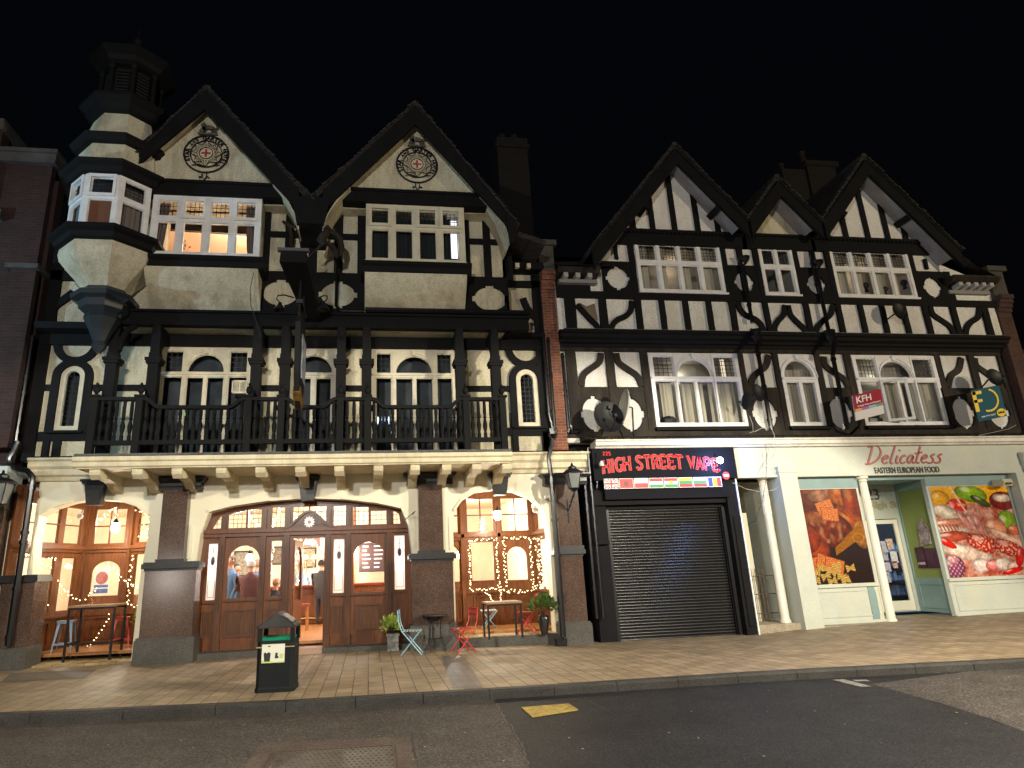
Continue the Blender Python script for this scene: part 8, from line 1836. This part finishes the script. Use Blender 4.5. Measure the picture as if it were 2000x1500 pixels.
m = MB(); m.lathe([(.07,z-.36),(.1,z-.15)], x+.1, .9, 12); m.build('pot', 'iron', t); m = MB(); m.box(x, x+.2, .75, 1.1, .1, z-.36); m.build('pot_stand', 'dwood', t)
# ================================================================== ROAD WEAR
def crack(pts, w, z=-.1165):
    m = MB(); q = []
    for (a, b) in zip(pts, pts[1:]):
        A, B = Vector(G('s', *a, -.12)), Vector(G('s', *b, -.12)); n = max(2, int((B-A).length/.08))
        for k in range(n): p = A.lerp(B, k/n); q.append((p.x+random.uniform(-.018,.018), p.y+random.uniform(-.018,.018)))
    vs = []; fs = []
    for i, p in enumerate(q):
        h = w*random.uniform(.4, 1.2); vs += [(p[0]-h, p[1]-h*.3, z), (p[0]+h, p[1]+h*.3, z)]
    for i in range(len(q)-1): fs.append((2*i, 2*i+1, 2*i+3, 2*i+2))
    m.add(vs, fs); tag(m.build('road_crack', 'lead', None, recalc=False), kind='structure')
crack([(965,1366),(975,1385),(992,1410),(1010,1440),(1022,1465),(1035,1500)], .007)
crack([(805,1440),(806,1462),(815,1500)], .006); crack([(1135,1360),(1180,1385),(1210,1402)], .004); crack([(1000,1412),(1060,1408),(1120,1415)], .004)
crack([(1730,1340),(1860,1380),(1930,1402),(2000,1428)], .005)
m = MB()
for i in range(150):
    x = random.uniform(-5, 14); y = random.uniform(-9.5, -5.6) if i % 4 else random.uniform(-5, -.8); z = -.117 if y < kerb_y(x)-.02 else gz(x, y)+.002
    if kerb_y(x)-.03 < y < kerb_y(x)+.17: continue
    r_ = random.uniform(.008, .022); a_ = random.random()*6; m.add([(x+r_*math.cos(a_+k*1.57)*random.uniform(.5,1), y+r_*math.sin(a_+k*1.57), z+.003) for k in range(4)], [(0,1,2,3)])
tag(m.build('litter_specks', mat('gum_and_leaf', (.30,.28,.24), (.12,.10,.06), scale=30, rough=.8), None, recalc=False), 'scattered gum spots and bits of leaf on the paving and road', 'litter', kind='stuff')
# ================================================================== one mesh per separate piece
KEEP = ('etching','wire','lettering','letter','chalk','moss','room_interior','face','foliage','window_picture','flag','litter','road','pavement','cable','cover_plate','print','house_number','exit','star','body','hair','stem','shelf_goods','gutter')
def split_pieces():
    for o in list(COL.objects):
        if o.type != 'MESH' or o.get('kind') or any(o.name.startswith(k) for k in KEEP if k) or o.children and o.parent is None: continue
        me = o.data; nv = len(me.vertices)
        if me.users > 1 or nv > 20000: continue
        par = list(range(nv))
        def f(a):
            while par[a] != a: par[a] = par[par[a]]; a = par[a]
            return a
        for e in me.edges:
            a, b = f(e.vertices[0]), f(e.vertices[1])
            if a != b: par[a] = b
        isl = {}
        for i in range(nv): isl.setdefault(f(i), []).append(i)
        if not 1 < len(isl) < 400: continue
        keys = list(isl); bx = []
        for k in keys:
            c = [me.vertices[i].co for i in isl[k]]; lo = [min(v[j] for v in c) for j in range(3)]; hi = [max(v[j] for v in c) for j in range(3)]; bx.append((lo, hi, max(hi[j]-lo[j] for j in range(3))))
        p2 = list(range(len(keys)))
        def g(a):
            while p2[a] != a: a = p2[a]
            return a
        for i in range(len(keys)):
            for j in range(i+1, len(keys)):
                gap = math.sqrt(sum(max(0, bx[i][0][q]-bx[j][1][q], bx[j][0][q]-bx[i][1][q])**2 for q in range(3)))
                if gap <= max(.02, .5*max(bx[i][2], bx[j][2])):
                    a, b = g(i), g(j)
                    if a != b: p2[a] = b
        grp = {}
        for i, k in enumerate(keys): grp.setdefault(g(i), []).extend(isl[k])
        if not 1 < len(grp) < 60: continue
        lists = sorted(grp.values(), key=len, reverse=True); polys = [(list(p.vertices), p.material_index, p.use_smooth) for p in me.polygons]
        owner = {}
        for gi, l in enumerate(lists):
            for i in l: owner[i] = gi
        stem_ = o.name.split('.')[0]
        for gi, l in enumerate(lists):
            mp = {v: n for n, v in enumerate(l)}; pp = [p for p in polys if owner[p[0][0]] == gi]
            nm = bpy.data.meshes.new(stem_); nm.from_pydata([me.vertices[i].co[:] for i in l], [], [[mp[v] for v in p[0]] for p in pp])
            for mt in me.materials: nm.materials.append(mt)
            for q, p in zip(nm.polygons, pp): q.material_index = p[1]; q.use_smooth = p[2]
            if any(p[2] for p in pp): nm.set_sharp_from_angle(angle=math.radians(40))
            nm.update()
            if gi == 0: o.data = nm
            else:
                c = bpy.data.objects.new(stem_, nm); COL.objects.link(c); c.parent = o.parent; c.matrix_parent_inverse = o.matrix_parent_inverse.copy(); c.matrix_basis = o.matrix_basis.copy()
split_pieces()
